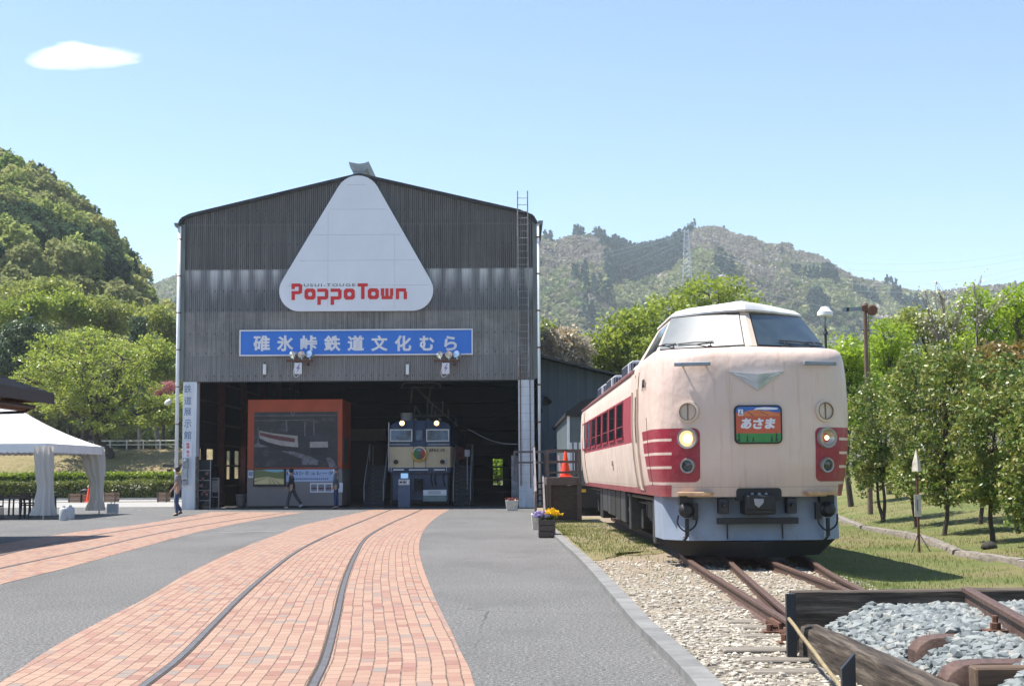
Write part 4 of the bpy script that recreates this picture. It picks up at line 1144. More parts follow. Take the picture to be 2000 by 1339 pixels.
# ticket machine and white board in front of it
tm = thing('ticket_machine', 'waist-high blue-grey ticket machine with a lit panel in front of the locomotive', 'machine', (E_(330, 1280, 62.3).x, 62.3, 0))
a, c = E_(248, 1285, 62.3), E_(410, 960, 62.3)
b = MB(); b.span((a.x, 62.3, 0.0), (c.x, 62.8, c.z)); b.build('cabinet', mat('machine_blue', (0.10, 0.13, 0.20), 0.5, 0, 0.15, 3), tm, bevel=0.02)
a2, c2 = E_(285, 962, 62.3), E_(378, 895, 62.3)
b = MB(); b.span((a2.x, 62.4, a2.z), (c2.x, 62.5, c2.z)); b.build('sign_panel', emit('lit_panel_blue', (0.25, 0.5, 0.85), 0.35, (0.3, 0.45, 0.6)), tm)
a2, c2 = E_(258, 1048, 62.3), E_(404, 975, 62.3)
b = MB(); b.span((a2.x, 62.27, a2.z), (c2.x, 62.31, c2.z)); b.build('front_plate', M['steel'], tm)
b = MB()
for x0, x1, y0, y1 in ((272, 305, 1000, 1022), (318, 350, 1000, 1022)): 
    a2, c2 = E_(x0, y1, 62.3), E_(x1, y0, 62.3); b.span((a2.x, 62.25, a2.z), (c2.x, 62.275, c2.z))
b.build('slot', M['black'], tm)
a2, c2 = E_(370, 1040, 62.3), E_(395, 980, 62.3); b = MB(); b.span((a2.x, 62.25, a2.z), (c2.x, 62.275, c2.z)); b.build('coin_panel', M['white_paint'], tm)
wb = thing('stand_board', 'low white and green board standing under the right half of the locomotive front', 'board', (E_(730, 1260, 62.6).x, 62.6, 0))
a, c = E_(578, 1186, 62.6), E_(884, 1110, 62.6); g0 = E_(578, 1262, 62.6)
b = MB(); b.span((a.x, 62.6, a.z), (c.x, 62.66, c.z)); b.build('upper_panel', M['white_paint'], wb, bevel=0.01)
b = MB(); b.span((a.x, 62.61, max(0.02, g0.z)), (c.x, 62.65, a.z - 0.003)); b.build('lower_panel', mat('grey_green', (0.20, 0.26, 0.26), 0.6), wb)
fi_ = mat('faint_ink', (0.3, 0.3, 0.32), 0.6)
for r in range(2):
    b = MB()
    for i in range(9): 
        p = E_(655 + i * 18, 1135 + r * 24, 62.6); b.box((p.x, 62.597, p.z), (0.045, 0.005, 0.05))
    b.build('row_mark', fi_, wb)
# stairs either side of the locomotive
def stair(name, label, px0, px1, ptop, pbot, Y, rise, m):
    a, c = W(px0, ptop, Y), W(px1, ptop, Y)
    t = thing(name, label, 'stairs', ((a.x + c.x) / 2, Y, 0), 'visitor stairs beside the locomotive')
    n = 10; st = a.z / n
    b = MB()
    for i in range(n): b.box(((a.x + c.x) / 2, Y + 0.25 * i, st * (i + 1) - 0.02), (c.x - a.x, 0.28, 0.035)); b.box(((a.x + c.x) / 2, Y + 0.25 * i + 0.12, st * (i + .5)), (c.x - a.x - 0.02, 0.012, st - 0.04))
    b.build('tread', m, t)
    b = MB()
    for x in (a.x - 0.02, c.x + 0.02): b.beam((x, Y - 0.1, 0.05), (x, Y + 0.25 * n, a.z + 0.1), 0.03, 0.24)
    b.build('stringer', m, t)
    b = MB()
    for x in (a.x - 0.02, c.x + 0.02):
        b.tube([(x, Y, 0.05), (x, Y, 0.95), (x, Y + 0.25 * n, a.z + 0.95), (x, Y + 0.25 * n + 1.5, a.z + 0.95)], 0.022, 8)
        b.tube([(x, Y + 0.25 * n, a.z), (x, Y + 0.25 * n, a.z + 0.95)], 0.02, 8); b.tube([(x, Y + 0.25 * n + 1.5, 0), (x, Y + 0.25 * n + 1.5, a.z + 0.95)], 0.02, 8)
    b.build('handrail', M['grey_paint'], t)
    b = MB(); b.box(((a.x + c.x) / 2, Y + 0.25 * n + 0.75, a.z - 0.04), (c.x - a.x, 1.6, 0.06)); b.build('landing', m, t)
M['stair'] = mat('stair_steel', (0.05, 0.065, 0.09), 0.55, 0.2, 0.2, 4)
stair('steel_stairs', 'dark steel stairs at the left side of the locomotive', 712, 748, 908, 985, 63.0, 0, M['stair'])
stair('steel_stairs', 'dark steel stairs at the right side of the locomotive', 886, 918, 908, 985, 63.0, 0, M['stair'])
# coach standing on the left track inside the shed (only its pale flank shows)
ic = thing('stored_coach', 'dark stored coach with a cream upper panel between the booth and the locomotive', 'coach', (W(715, 985, 74).x, 74, 0))
a, c = W(697, 985, 74), W(757, 837, 74)
b = MB(); b.span((a.x - 1.0, 74, 0.9), (c.x - .1, 90, c.z - 0.6)); b.build('body', mat('coach_dark', (0.03, 0.025, 0.03), 0.6), ic, bevel=0.05)
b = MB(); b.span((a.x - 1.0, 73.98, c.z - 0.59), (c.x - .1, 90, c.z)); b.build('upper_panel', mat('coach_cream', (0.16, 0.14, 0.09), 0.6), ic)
b = MB(); b.span((a.x - .9, 74.2, 0.1), (c.x - 0.2, 89, 0.89)); b.build('underframe', M['black'], ic)
# red valve wheel and paper notice right of the locomotive
vw = thing('fire_hose_reel', 'dim red hose reel at the head of the right stairs', 'hose reel', W(898, 885, 66.0))
p = W(898, 885, 66.0)
b = MB(); b.lathe([(0.1, -0.1), (0.3, -0.1), (0.3, -0.06), (0.14, -0.05), (0.14, 0.05), (0.3, 0.06), (0.3, 0.1), (0.1, 0.1)], p, (0.3, -1, 0), 24); b.build('reel', mat('reel_red', (0.18, 0.03, 0.03), 0.5), vw, smooth=40)
b = MB(); b.box(p + Vector((0, 0.2, -0.7)), (0.12, 0.12, 1.3)); b.build('post', M['dark'], vw)
pn = MB(); p = W(912.5, 884.5, 64.0); pn.box(p, (0.22, 0.015, 0.3)); pn.box(p + Vector((0, 0.03, -0.9)), (0.03, 0.03, 1.9))
pn.build('paper_sign', mat('paper_grey', (0.35, 0.36, 0.40), 0.6), loc=(p.x, p.y, 0), label='white paper sign on a thin post right of the locomotive', cat='sign')
# cable from the pantograph side to the right wall
b = MB(); b.tube(smooth_line([W(915, 838, 64.5), W(950, 856, 64), W(980, 865, 63), W(1010, 867, 61.2)], 8), 0.018, 6)
b.build('slack_cable', M['grey_paint'], loc=W(950, 856, 64), label='thin cable sagging from the locomotive roof to the right pillar', cat='cable')
# ================================================================ cream and maroon express train car
ZR = 0.17
TY = 20.9
TX = 3.53
TRZ = R_(0.46)
T = thing('express_train_car', 'cream and maroon express train car with a raised driving cab, standing on the right', 'train', (TX, TY, ZR), None, TRZ)
def tl(x, y, Y):              # photo pixel at depth Y -> train local
    p = W(x, y, Y) - Vector((TX, TY, ZR))
    return Matrix.Rotation(-TRZ, 3, 'Z') @ p
# livery
k = N('train_livery'); o = k.co(); xs = k.xyz()
x, y, z = xs; ax = k.m('ABSOLUTE', x)
f1 = k.noise(o, 1.3, 5, 0.6); f2 = k.noise(k.map(o, (7, 7, 0.5)), 1.0, 5, 0.7); f3 = k.noise(k.map(o, (1, 1, 1)), 9, 4, 0.7)
cream = k.ramp(f1, [(0.3, (0.63, 0.475, 0.40)), (0.7, (0.70, 0.55, 0.47))])
side = k.step(y, 3.3, 0.8)
chalk = k.m('MULTIPLY', side, k.ramp(f2, [(0.4, 0.0), (0.65, 0.65)]))
cream = k.mix(chalk, cream, (0.60, 0.54, 0.47))
cream = k.mix(k.m('MULTIPLY', side, k.m('MULTIPLY', k.step(k.noise(k.map(o, (4, 4, 0.35)), 1.3, 5, 0.7), 0.55, 0.2), 0.35)), cream, (0.30, 0.25, 0.20))
red = k.ramp(f1, [(0.3, (0.26, 0.016, 0.035)), (0.7, (0.33, 0.024, 0.048))])
red = k.mix(k.m('MULTIPLY', k.step(f3, 0.62, 0.25), 0.35), red, (0.42, 0.13, 0.13))
red = k.mix(k.m('MULTIPLY', side, k.ramp(f2, [(0.45, 0.0), (0.75, 0.35)])), red, (0.45, 0.28, 0.27))
W_ = lambda zw: zw - ZR
belt = k.m('MULTIPLY', k.band(z, W_(1.94), W_(2.75), 0.008), k.band(y, 3.95, 19.2, 0.01))
low = k.m('MULTIPLY', k.step(z, 0.5), k.m('SUBTRACT', 1.0, k.step(z, k.m('MULTIPLY_ADD', k.step(y, 3, 3.0), -0.07, W_(1.25)), 0.008)))
low = k.m('MULTIPLY', low, k.m('MAXIMUM', k.step(y, 1.6, 0.01), k.step(ax, 1.215, 0.008)))
# front patches round the lamps
ztop = k.m('MULTIPLY_ADD', k.m('SUBTRACT', ax, 0.87, clamp=True), 0.14, 1.90)
ztop = k.m('MINIMUM', ztop, 1.965)
zb = 1.12
yend = k.m('MULTIPLY_ADD', k.m('SUBTRACT', z, zb), 0.5, 1.75)
XP = 0.83; rc = 0.09
inx = k.step(ax, XP, 0.006)
patch = k.m('MULTIPLY', inx, k.m('MULTIPLY', k.step(z, zb, 0.006), k.m('SUBTRACT', 1.0, k.step(z, ztop, 0.006))))
# rounded inner corners
def corner(zc):
    dx = k.m('SUBTRACT', XP + rc, ax); dz = k.m('SUBTRACT', z, zc)
    sgn = dz if zc > 1.5 else k.m('MULTIPLY', dz, -1.0)
    d = k.m('SQRT', k.m('ADD', k.m('POWER', k.m('MAXIMUM', dx, 0.0), 2.0), k.m('POWER', k.m('MAXIMUM', sgn, 0.0), 2.0)))
    return k.step(d, rc, 0.006)
patch = k.m('MULTIPLY', patch, k.m('SUBTRACT', 1.0, corner(zb + rc)))
patch = k.m('MULTIPLY', patch, k.m('SUBTRACT', 1.0, corner(1.90 - rc)))
patch = k.m('MULTIPLY', patch, k.m('SUBTRACT', 1.0, k.step(y, yend, 0.008)))
wh = None
for zc in (1.735, 1.535, 1.335):
    e = k.band(z, zc - 0.019, zc + 0.019, 0.005); wh = e if wh is None else k.m('MAXIMUM', wh, e)
wh = k.m('MULTIPLY', wh, k.step(ax, 1.22, 0.006))
patch = k.m('MULTIPLY', patch, k.m('SUBTRACT', 1.0, wh))
mask = k.m('MAXIMUM', k.m('MAXIMUM', belt, low), patch)
front = k.m('SUBTRACT', 1.0, k.step(y, 1.2, 0.6))
# rust runs and scuffs on the front
rr_ = k.noise(k.map(o, (14, 3, 0.7)), 1.0, 5, 0.7)
run = k.m('MULTIPLY', k.step(rr_, 0.61, 0.12), k.m('MULTIPLY', front, 0.3))
cream = k.mix(run, cream, (0.40, 0.22, 0.12))
col = k.mix(mask, cream, red)
sc = k.m('MULTIPLY', k.step(k.noise(o, 22, 5, 0.75), 0.70, 0.05), 0.55)
col = k.mix(sc, col, (0.52, 0.40, 0.33))
vs_p = k.voro(k.map(o, (1, 1, 1)), 3.1, 'Distance'); spot = k.m('MULTIPLY', k.m('SUBTRACT', 1.0, k.step(vs_p, k.m('MULTIPLY', k.noise(o, 1.7, 3), 0.09), 0.03)), 0.75)
col = k.mix(spot, col, (0.20, 0.10, 0.06))
sm1 = k.m('LESS_THAN', k.m('ABSOLUTE', k.m('SUBTRACT', k.m('FRACT', k.m('DIVIDE', y, 1.93)), 0.37)), 0.004)
col = k.mix(k.m('MULTIPLY', k.m('MULTIPLY', sm1, side), 0.55), col, (0.18, 0.13, 0.11))
hs = k.m('MULTIPLY', k.m('LESS_THAN', k.m('ABSOLUTE', k.m('SUBTRACT', z, 1.05)), 0.006), 0.4)
col = k.mix(hs, col, (0.20, 0.14, 0.11))
dirtlow = k.m('MULTIPLY', k.m('SUBTRACT', 1.0, k.step(z, 1.15, 0.5)), k.m('MULTIPLY', f2, 0.55))
col = k.mix(dirtlow, col, (0.20, 0.15, 0.12))
dent = k.noise(k.map(o, (1, 1, 0.8)), 2.4, 3, 0.5)
M['livery'] = k.out(col, k.m('MULTIPLY_ADD', side, 0.15, 0.40), 0, k.bump(dent, 0.9, 0.04), 0.45)
M['livery_red'] = mat('livery_maroon', (0.28, 0.02, 0.04), 0.45, 0, 0.15, 3)
M['livery_cream'] = mat('livery_cream', (0.62, 0.50, 0.40), 0.45, 0, 0.08, 3)
M['train_roof'] = mat('train_roof', (0.20, 0.12, 0.10), 0.75, 0, 0.35, 2)
M['cab_roof'] = mat('cab_roof_grey', (0.58, 0.59, 0.60), 0.6, 0, 0.16, 3, 0.1, 30)

NR = [  # z, half width, setback, nose length, squareness
 (0.91, 1.36, 0.07, 1.0, 3.0), (1.2, 1.41, 0.03, 1.0, 3.0), (1.6, 1.455, 0.0, 1.0, 3.0), (2.1, 1.475, 0.0, 1.0, 3.0), (2.6, 1.46, 0.02, 1.0, 3.0), (2.85, 1.44, 0.05, 1.0, 3.0), (2.97, 1.425, 0.10, 1.0, 3.0), (3.04, 1.40, 0.18, 0.98, 2.9), (3.075, 1.375, 0.27, 0.95, 2.8)]
def nr_at(z):
    if z <= NR[0][0]: return NR[0][1:]
    for a, c in zip(NR, NR[1:]):
        if a[0] <= z <= c[0]:
            t = (z - a[0]) / (c[0] - a[0]); return tuple(p + (q - p) * t for p, q in zip(a[1:], c[1:]))
    return NR[-1][1:]
def nose_y(x, z):
    hw, s, L, p = nr_at(z); r = min(abs(x) / hw, 0.9999)
    return s + L * (1 - (1 - r ** p) ** (1 / p))
def nose_n(x, z):
    e = 0.01
    dx = (nose_y(x + e, z) - nose_y(x - e, z)) / (2 * e); dz = (nose_y(x, z + e) - nose_y(x, z - e)) / (2 * e)
    return Vector((dx, -1, dz)).normalized()
KN = 22; RB = 4.2
def ring_round(z):
    hw, s, L, p = nr_at(z); out = []
    for i in range(-KN, KN + 1):
        t = abs(i) / KN; sg = -1 if i < 0 else 1
        if t <= 0.75:
            a = (t / 0.75) * math.pi / 2
            # even arc spacing of the superellipse
            xx = hw * math.sin(a) ** (2 / p) if a > 0 else 0.0
            q = t / 0.75
            xx = hw * (1 - (1 - q) ** 1.7) if q < 1 else hw
            yy = s + L * (1 - max(0.0, 1 - (xx / hw) ** p) ** (1 / p))
        else:
            xx = hw; yy = s + L + (t - 0.75) / 0.25 * (RB - s - L)
        out.append((sg * xx, yy, z))
    return out
def ring_ang(z, s0, xc, yc, xr, yr, zr=None):
    out = []
    zr = z if zr is None else zr
    for i in range(-KN, KN + 1):
        t = abs(i) / KN; sg = -1 if i < 0 else 1
        if t <= 0.75:
            q = t / 0.75; q = 1 - (1 - q) ** 1.7 if q < 1 else 1.0
            xx = xc * q; yy = s0 + (yc - s0) * q ** 1.25
        else:
            q = (t - 0.75) / 0.25; xx = xc + (xr - xc) * q; yy = yc + (yr - yc) * q
        out.append((sg * xx, yy, z if t <= 0.75 else z + (zr - z) * (t - 0.75) / 0.25))
    return out
b = MB()
rings = [ring_round(z) for z in [0.91, 1.05, 1.2, 1.4, 1.6, 1.85, 2.1, 2.35, 2.6, 2.75, 2.85, 2.92, 2.97, 3.01, 3.04, 3.06, 3.075]]
last = rings[-1]
base = ring_ang(3.10, 0.40, 1.28, 1.22, 1.41, 4.2, 2.98)
rings.append([tuple(p + (q - p) * 0.45 for p, q in zip(a, c))[:2] + (3.09 if abs(i - KN) <= 0.75 * KN else min(3.09, c[2] + .04),) for i, (a, c) in enumerate(zip(last, base))])
rings.append(base)
b.grid(rings)
b.build('nose_shell', M['livery'], T, local=True, smooth=50, fix=True)
# cab: window band and roof cap
cabA = ring_ang(3.102, 0.41, 1.275, 1.225, 1.40, 4.2, 2.985); cabB = ring_ang(3.68, 1.00, 1.0, 1.80, 1.0, 3.7)
b = MB(); b.grid([cabA, cabB]); n_ = 2 * KN + 1
b.add([cabA[0], cabA[-1], cabB[-1], cabB[0]], [(0, 1, 2, 3)])
b.build('cab_frame', M['livery_cream'], T, local=True, smooth=30)
cap = [ring_ang(3.682, 0.92, 1.035, 1.78, 1.03, 3.75), ring_ang(3.71, 0.90, 1.03, 1.78, 1.02, 3.75), ring_ang(3.78, 0.95, 0.93, 1.84, 0.93, 3.72), ring_ang(3.84, 1.05, 0.72, 1.92, 0.74, 3.65), ring_ang(3.875, 1.25, 0.42, 2.0, 0.45, 3.5), ring_ang(3.885, 1.5, 0.02, 2.2, 0.02, 3.2)]
b = MB(); b.grid(cap); b.add(cap[0], [tuple(range(n_))])
b.build('cab_roof', M['cab_roof'], T, local=True, smooth=30)
# panes lie on the window band surface
k = N('windscreen')
p = k.n('BsdfPrincipled'); k.put(p.inputs['Base Color'], k.ramp(k.noise(k.co(), 3, 4, 0.6), [(0.35, (0.02, 0.035, 0.045)), (0.7, (0.05, 0.07, 0.08))]))
p.inputs['Roughness'].default_value = 0.34; p.inputs['Specular IOR Level'].default_value = 0.45
p.inputs['Coat Weight'].default_value = 1.0; p.inputs['Coat Roughness'].default_value = 0.03
om = k.n('OutputMaterial'); k.t.links.new(p.outputs[0], om.inputs[0]); M['windscreen'] = k.mat
def band_pt(t, h, off=0.0):
    """t in -1..1 round the cab ring, h in 0..1 up the glass"""
    i = (t + 1) * KN; j = min(int(i), 2 * KN - 1); f = i - j
    a = Vector(cabA[j]).lerp(Vector(cabA[j + 1]), f); c = Vector(cabB[j]).lerp(Vector(cabB[j + 1]), f)
    p = a.lerp(c, h)
    tang = (Vector(cabA[j + 1]) - Vector(cabA[j])); up = c - a
    n = tang.cross(up).normalized()
    if n.y > 0.2 or (abs(n.y) < 0.3 and n.x * p.x < 0): n = -n
    return p + n * off
def pane(name, t0, t1, h0, h1, m, off, nn=8, depth=0.02):
    b = MB()
    f = [[band_pt(t0 + (t1 - t0) * i / nn, h, off) for i in range(nn + 1)] for h in (h0, h1)]
    g = [[band_pt(t0 + (t1 - t0) * i / nn, h, off - depth) for i in range(nn + 1)] for h in (h0, h1)]
    b.grid([f[0], f[1], g[1], g[0], f[0]])
    return b.build(name, m, T, local=True, smooth=40)
cab_dark = N('cab_inside').out((0.015, 0.022, 0.028), 0.6)
for sg in (-1, 1):
    fr = pane('windscreen_frame', sg * 0.03, sg * 0.725, 0.01, 0.965, M['dark'], 0.006)
    g = pane('windscreen', sg * 0.036, sg * 0.717, 0.03, 0.945, M['windscreen'], 0.022, depth=0.006)
    # what shows behind the glass: a console edge, seat back and far side windows
    b = MB()
    b.box((0.55 * sg, 2.4, 3.12), (0.5, 0.3, 0.3), 0)
    sidew = pane('cab_side_window', sg * 0.79, sg * 0.93, 0.12, 0.88, M['glass'], 0.008, 3)
b = MB(); b.add([band_pt(-0.03 + 0.06 * i / 4, h, 0.012) for h in (0.0, 1.0) for i in range(5)], [(i, i+1, i+6, i+5) for i in range(4)]); b.build('centre_post', M['livery_cream'], T, local=True)
# wipers
for sg, xs0 in ((-1, (-1.05, -0.55)), (1, (0.5, 0.95))):
    for i, xw in enumerate(xs0):
        t = xw / 1.25
        tt = sg * (1 - (1 - abs(t)) ** (1 / 1.7)) * 0.75
        a = band_pt(tt, 0.0, 0.05); c = band_pt(tt + 0.10 * sg, 0.13, 0.05)
        b = MB(); b.tube([a + Vector((0, -0.02, -0.02)), a + Vector((0.02, -0.03, 0.05)), c], 0.010, 6); d_ = band_pt(tt + 0.24 * sg, 0.12, 0.04); e_ = band_pt(tt - 0.02 * sg, 0.14, 0.04); b.tube([e_, c, d_], 0.012, 6); b.box(a + Vector((0, -0.02, -0.02)), (0.06, 0.05, 0.05))
        b.build('wiper', M['dark'], T, local=True)
# ---------------------------------------------------------------- main body behind the nose
SEC = [(1.36, .91), (1.41, 1.2), (1.455, 1.6), (1.475, 2.1), (1.46, 2.6), (1.44, 2.85), (1.41, 2.96)]
RSEC = [(1.41, 2.962), (1.33, 3.08), (1.15, 3.23), (0.85, 3.35), (0.45, 3.44), (0.0, 3.47)]
YE2 = 19.7
b = MB()
full = [(-q[0], q[1]) for q in SEC][::-1]
for s in (-1, 1):
    b.grid([[(s * q[0], RB, q[1]) for q in SEC], [(s * q[0], YE2, q[1]) for q in SEC]])
endp = [(-q[0], YE2, q[1]) for q in SEC] + [(q[0], YE2, q[1]) for q in SEC[::-1]]
b.add(endp, [tuple(range(len(endp)))])
b.add([(-1.36, 0.6, .912), (1.36, 0.6, .912), (1.36, YE2, .912), (-1.36, YE2, .912)], [(0, 1, 2, 3)])
b.build('side_body', M['livery'], T, local=True, smooth=40)
rs = [(-q[0], q[1]) for q in RSEC] + [(q[0], q[1]) for q in RSEC[::-1][1:]]
b = MB(); b.grid([[(q[0], 3.6, q[1]) for q in rs], [(q[0], YE2 + 0.1, q[1]) for q in rs]]); b.add([(q[0], YE2 + 0.1, q[1]) for q in rs], [tuple(range(len(rs)))])
b.build('roof', M['train_roof'], T, local=True, smooth=40)
b = MB()
for s in (-1, 1): b.beam((s * 1.425, 3.7, 2.975), (s * 1.425, YE2 + 0.1, 2.975), 0.035, 0.045)
b.build('rain_gutter', mat('gutter_maroon', (0.16, 0.05, 0.05), 0.6, 0, .3, 3), T, local=True)
# air conditioner units
b0 = None
k = N('grille'); xs = k.xyz(); g_ = k.m('LESS_THAN', k.m('FRACT', k.m('DIVIDE', xs[0], 0.075)), 0.35); M['grille'] = k.out(k.mix(g_, (0.02, 0.025, 0.045), (0.30, 0.32, 0.34)), 0.5)
M['ac_white'] = mat('unit_grey_white', (0.55, 0.57, 0.60), 0.55, 0, 0.1, 3)
for i, yy in enumerate((9.9, 14.6, 18.0)):
    b = MB(); b.prism([(-0.98, 3.22), (-0.98, 3.56), (-0.88, 3.63), (0.88, 3.63), (0.98, 3.56), (0.98, 3.22)], (0, yy, 0), XU, ZU, (0, 1.7, 0)); u_ = b.build('roof_unit', M['ac_white'], T, local=True, bevel=0.01)
    b = MB()
    for xx in (-0.72, -0.24, 0.24, 0.72): b.box((xx, yy - 0.006, 3.44), (0.40, 0.02, 0.26))
    for s in (-1, 1): b.box((s * 0.986, yy + 0.85, 3.42), (0.015, 1.4, 0.24))
    b.build('grille', M['grille'], u_, local=True)
# side windows, seven a side
for s in (-1, 1):
    for i in range(7):
        y0 = 5.62 + i * 1.93; y1 = y0 + 1.42
        xw = lambda zz: (1.475 if zz < 2.1 else 1.475 - (zz - 2.1) * 0.03)
        zlo, zhi = 1.90, 2.535
        b = MB(); t = 0.035
        P = lambda yy, zz, off: (s * (xw(zz) + off), yy, zz)
        for ya, yb, za, zb2 in ((y0 - t, y1 + t, zlo - t, zlo), (y0 - t, y1 + t, zhi, zhi + t), (y0 - t, y0, zlo, zhi), (y1, y1 + t, zlo, zhi)):
            b.add([P(ya, za, -.02), P(yb, za, -.02), P(yb, zb2, -.02), P(ya, zb2, -.02), P(ya, za, .016), P(yb, za, .016), P(yb, zb2, .016), P(ya, zb2, .016)], [(0,1,2,3),(4,5,6,7),(0,1,5,4),(1,2,6,5),(2,3,7,6),(3,0,4,7)])
        f = b.build('window_frame', M['livery_red'], T, local=True)
        b = MB(); b.add([P(y0, zlo, .004), P(y1, zlo, .004), P(y1, zhi, .004), P(y0, zhi, .004)], [(0, 1, 2, 3)]); b.build('pane', M['glass'], f, local=True)
# passenger and crew doors with grooves
def side_strip(name, s, y0, y1, z0, z1, off, m, par=T, nz=6):
    b = MB(); rows = []
    def hwz(z): return nr_at(z)[0]
    for zz in [z0 + (z1 - z0) * i / nz for i in range(nz + 1)]:
        h = hwz(zz) + off
        rows.append([(s * (h - 0.03), y0, zz), (s * h, y0, zz), (s * h, y1, zz), (s * (h - 0.03), y1, zz)])
    b.grid(rows); return b.build(name, m, par, local=True)
M['seam'] = mat('panel_seam_dark', (0.10, 0.07, 0.055), 0.8)
M['dull_beige'] = mat('door_frame_cream', (0.50, 0.40, 0.31), 0.5, 0, 0.15, 4)  # plain duller beige for the side fittings
for s in (-1, 1):
    d = side_strip('crew_door', s, 2.75, 3.3, 0.98, 2.82, 0.012, M['livery_cream'])
    side_strip('door_seam', s, 2.70, 2.735, 0.95, 2.88, 0.008, M['seam'], d); side_strip('door_seam', s, 3.31, 3.345, 0.95, 2.88, 0.008, M['seam'], d)
    side_strip('door_window', s, 2.93, 3.12, 1.75, 2.5, 0.016, M['glass'], d)
    side_strip('handrail', s, 2.6, 2.63, 1.0, 2.6, 0.045, M['livery_cream']); side_strip('handrail', s, 3.46, 3.49, 1.0, 2.6, 0.045, M['livery_cream'])
    d = side_strip('rear_door', s, 18.0, 18.9, 0.98, 2.85, 0.012, M['livery_cream']); side_strip('door_seam', s, 17.94, 17.99, 0.95, 2.88, 0.01, M['seam'], d); side_strip('door_seam', s, 18.91, 18.96, 0.95, 2.88, 0.01, M['seam'], d)
    side_strip('panel_seam', s, 1.30, 1.322, 1.06, 2.1, 0.006, M['seam'])
    b = MB()
    for yy in (8.6,): b.box((s * 1.45, yy, 1.45), (0.04, 0.25, 0.1))
    b.build('side_fitting', M['dull_beige'], T, local=True)
q = (-1.468, 1.66, 2.62)
text('side_mark', 'JNR', M['black'], q, (0, -1, 0), ZU, T, local=True, fit=(0.42, 0.17), bold=0.03, depth=0.02, shear=0.25)
# ---------------------------------------------------------------- front fittings
def on_nose(x, z, off=0.0):
    n = nose_n(x, z); return Vector((x, nose_y(x, z), z)) + n * off, n
M['lens_glass'] = (lambda k: k.out((0.45, 0.42, 0.36), 0.08, 0.6))(N('lens_reflector'))
M['lens_dark'] = (lambda k: k.out((0.03, 0.045, 0.05), 0.15, 0, None, 0.8))(N('tail_lens'))
M['ring_grey'] = mat('lamp_ring', (0.33, 0.32, 0.30), 0.45, 0.3, 0.2, 8)
M['head_lit'] = emit('lit_headlamp', (1.0, 0.74, 0.36), 1.7)
for sg in (-1, 1):
    p, n = on_nose(sg * 1.0, 1.75)
    b = MB(); b.lathe([(0.115, 0.0), (0.118, 0.06), (0.145, 0.065), (0.15, 0.03), (0.152, -0.04)], p, n, 28); h = b.build('headlight', M['ring_grey'], T, local=True, smooth=50)
    b = MB(); b.lathe([(0.116, 0.05), (0.09, 0.0), (0.0, -0.02)], p + n * 0.005, n, 24); b.build('reflector', M['lens_glass'], h, local=True, smooth=True)
    b = MB(); b.lathe([(0.07 if sg < 0 else 0.035, 0.005), (0.05 if sg < 0 else 0.025, 0.03), (0.0, 0.04)], p + n * 0.01, n, 20); b.build('bulb', M['head_lit'], h, local=True, smooth=True)
    p, n = on_nose(sg * 1.0, 1.36)
    b = MB(); b.lathe([(0.078, 0.0), (0.082, 0.045), (0.105, 0.05), (0.11, 0.02), (0.112, -0.04)], p, n, 24); h = b.build('tail_light', M['ring_grey'], T, local=True, smooth=50)
    b = MB(); b.lathe([(0.08, 0.02), (0.05, 0.032), (0.0, 0.036)], p, n, 20); b.build('lens', M['lens_dark'], h, local=True, smooth=True)
    p, n = on_nose(sg * 0.99, 2.135)
    b = MB(); b.lathe([(0.165, -0.01), (0.16, 0.03), (0.125, 0.035), (0.12, 0.012), (0.0, 0.012)], p, n, 28); h = b.build('covered_port', M['livery_cream'], T, local=True, smooth=50)
    b = MB(); b.lathe([(0.128, 0.033), (0.126, 0.041), (0.117, 0.041), (0.116, 0.02)], p, n, 28)
    u2 = Vector((n.y, -n.x, 0)).normalized(); b.beam(p + n * 0.018 + Vector((0, 0, 0.118)), p + n * 0.018 - Vector((0, 0, 0.125)), 0.016, 0.016, up=n)
    b.build('hinge_strap', mat('strap_rust', (0.22, 0.14, 0.09), 0.7, 0, .4, 20), h, local=True)
    # lifting bars under the cab
    b = MB(); xa, xb = (sg * 0.66, sg * 1.12)
    pa, na = on_nose(xa, 2.81, 0.10); pb2, nb = on_nose(xb, 2.81, 0.10)
    b.beam(pa, pb2, 0.05, 0.055); 
    for xx in (xa + sg * 0.07, xb - sg * 0.07):
        p0, n0 = on_nose(xx, 2.81, -0.02); p1, _ = on_nose(xx, 2.81, 0.1); b.tube([p0, p1], 0.014, 6)
    b.build('step_bar', M['steel'] if False else mat('bar_grey', (0.22, 0.25, 0.29), 0.5, 0.2, 0.2, 6), T, local=True, bevel=0.006)
    b = MB(); pa, na = on_nose(sg * 0.66, 0.965, 0.06); pb2, nb = on_nose(sg * 1.10, 0.965, 0.06); b.beam(pa, pb2, 0.15, 0.055); b.build('foot_step', mat('step_tan', (0.50, 0.31, 0.17), 0.7, 0, 0.25, 8), T, local=True, bevel=0.008)
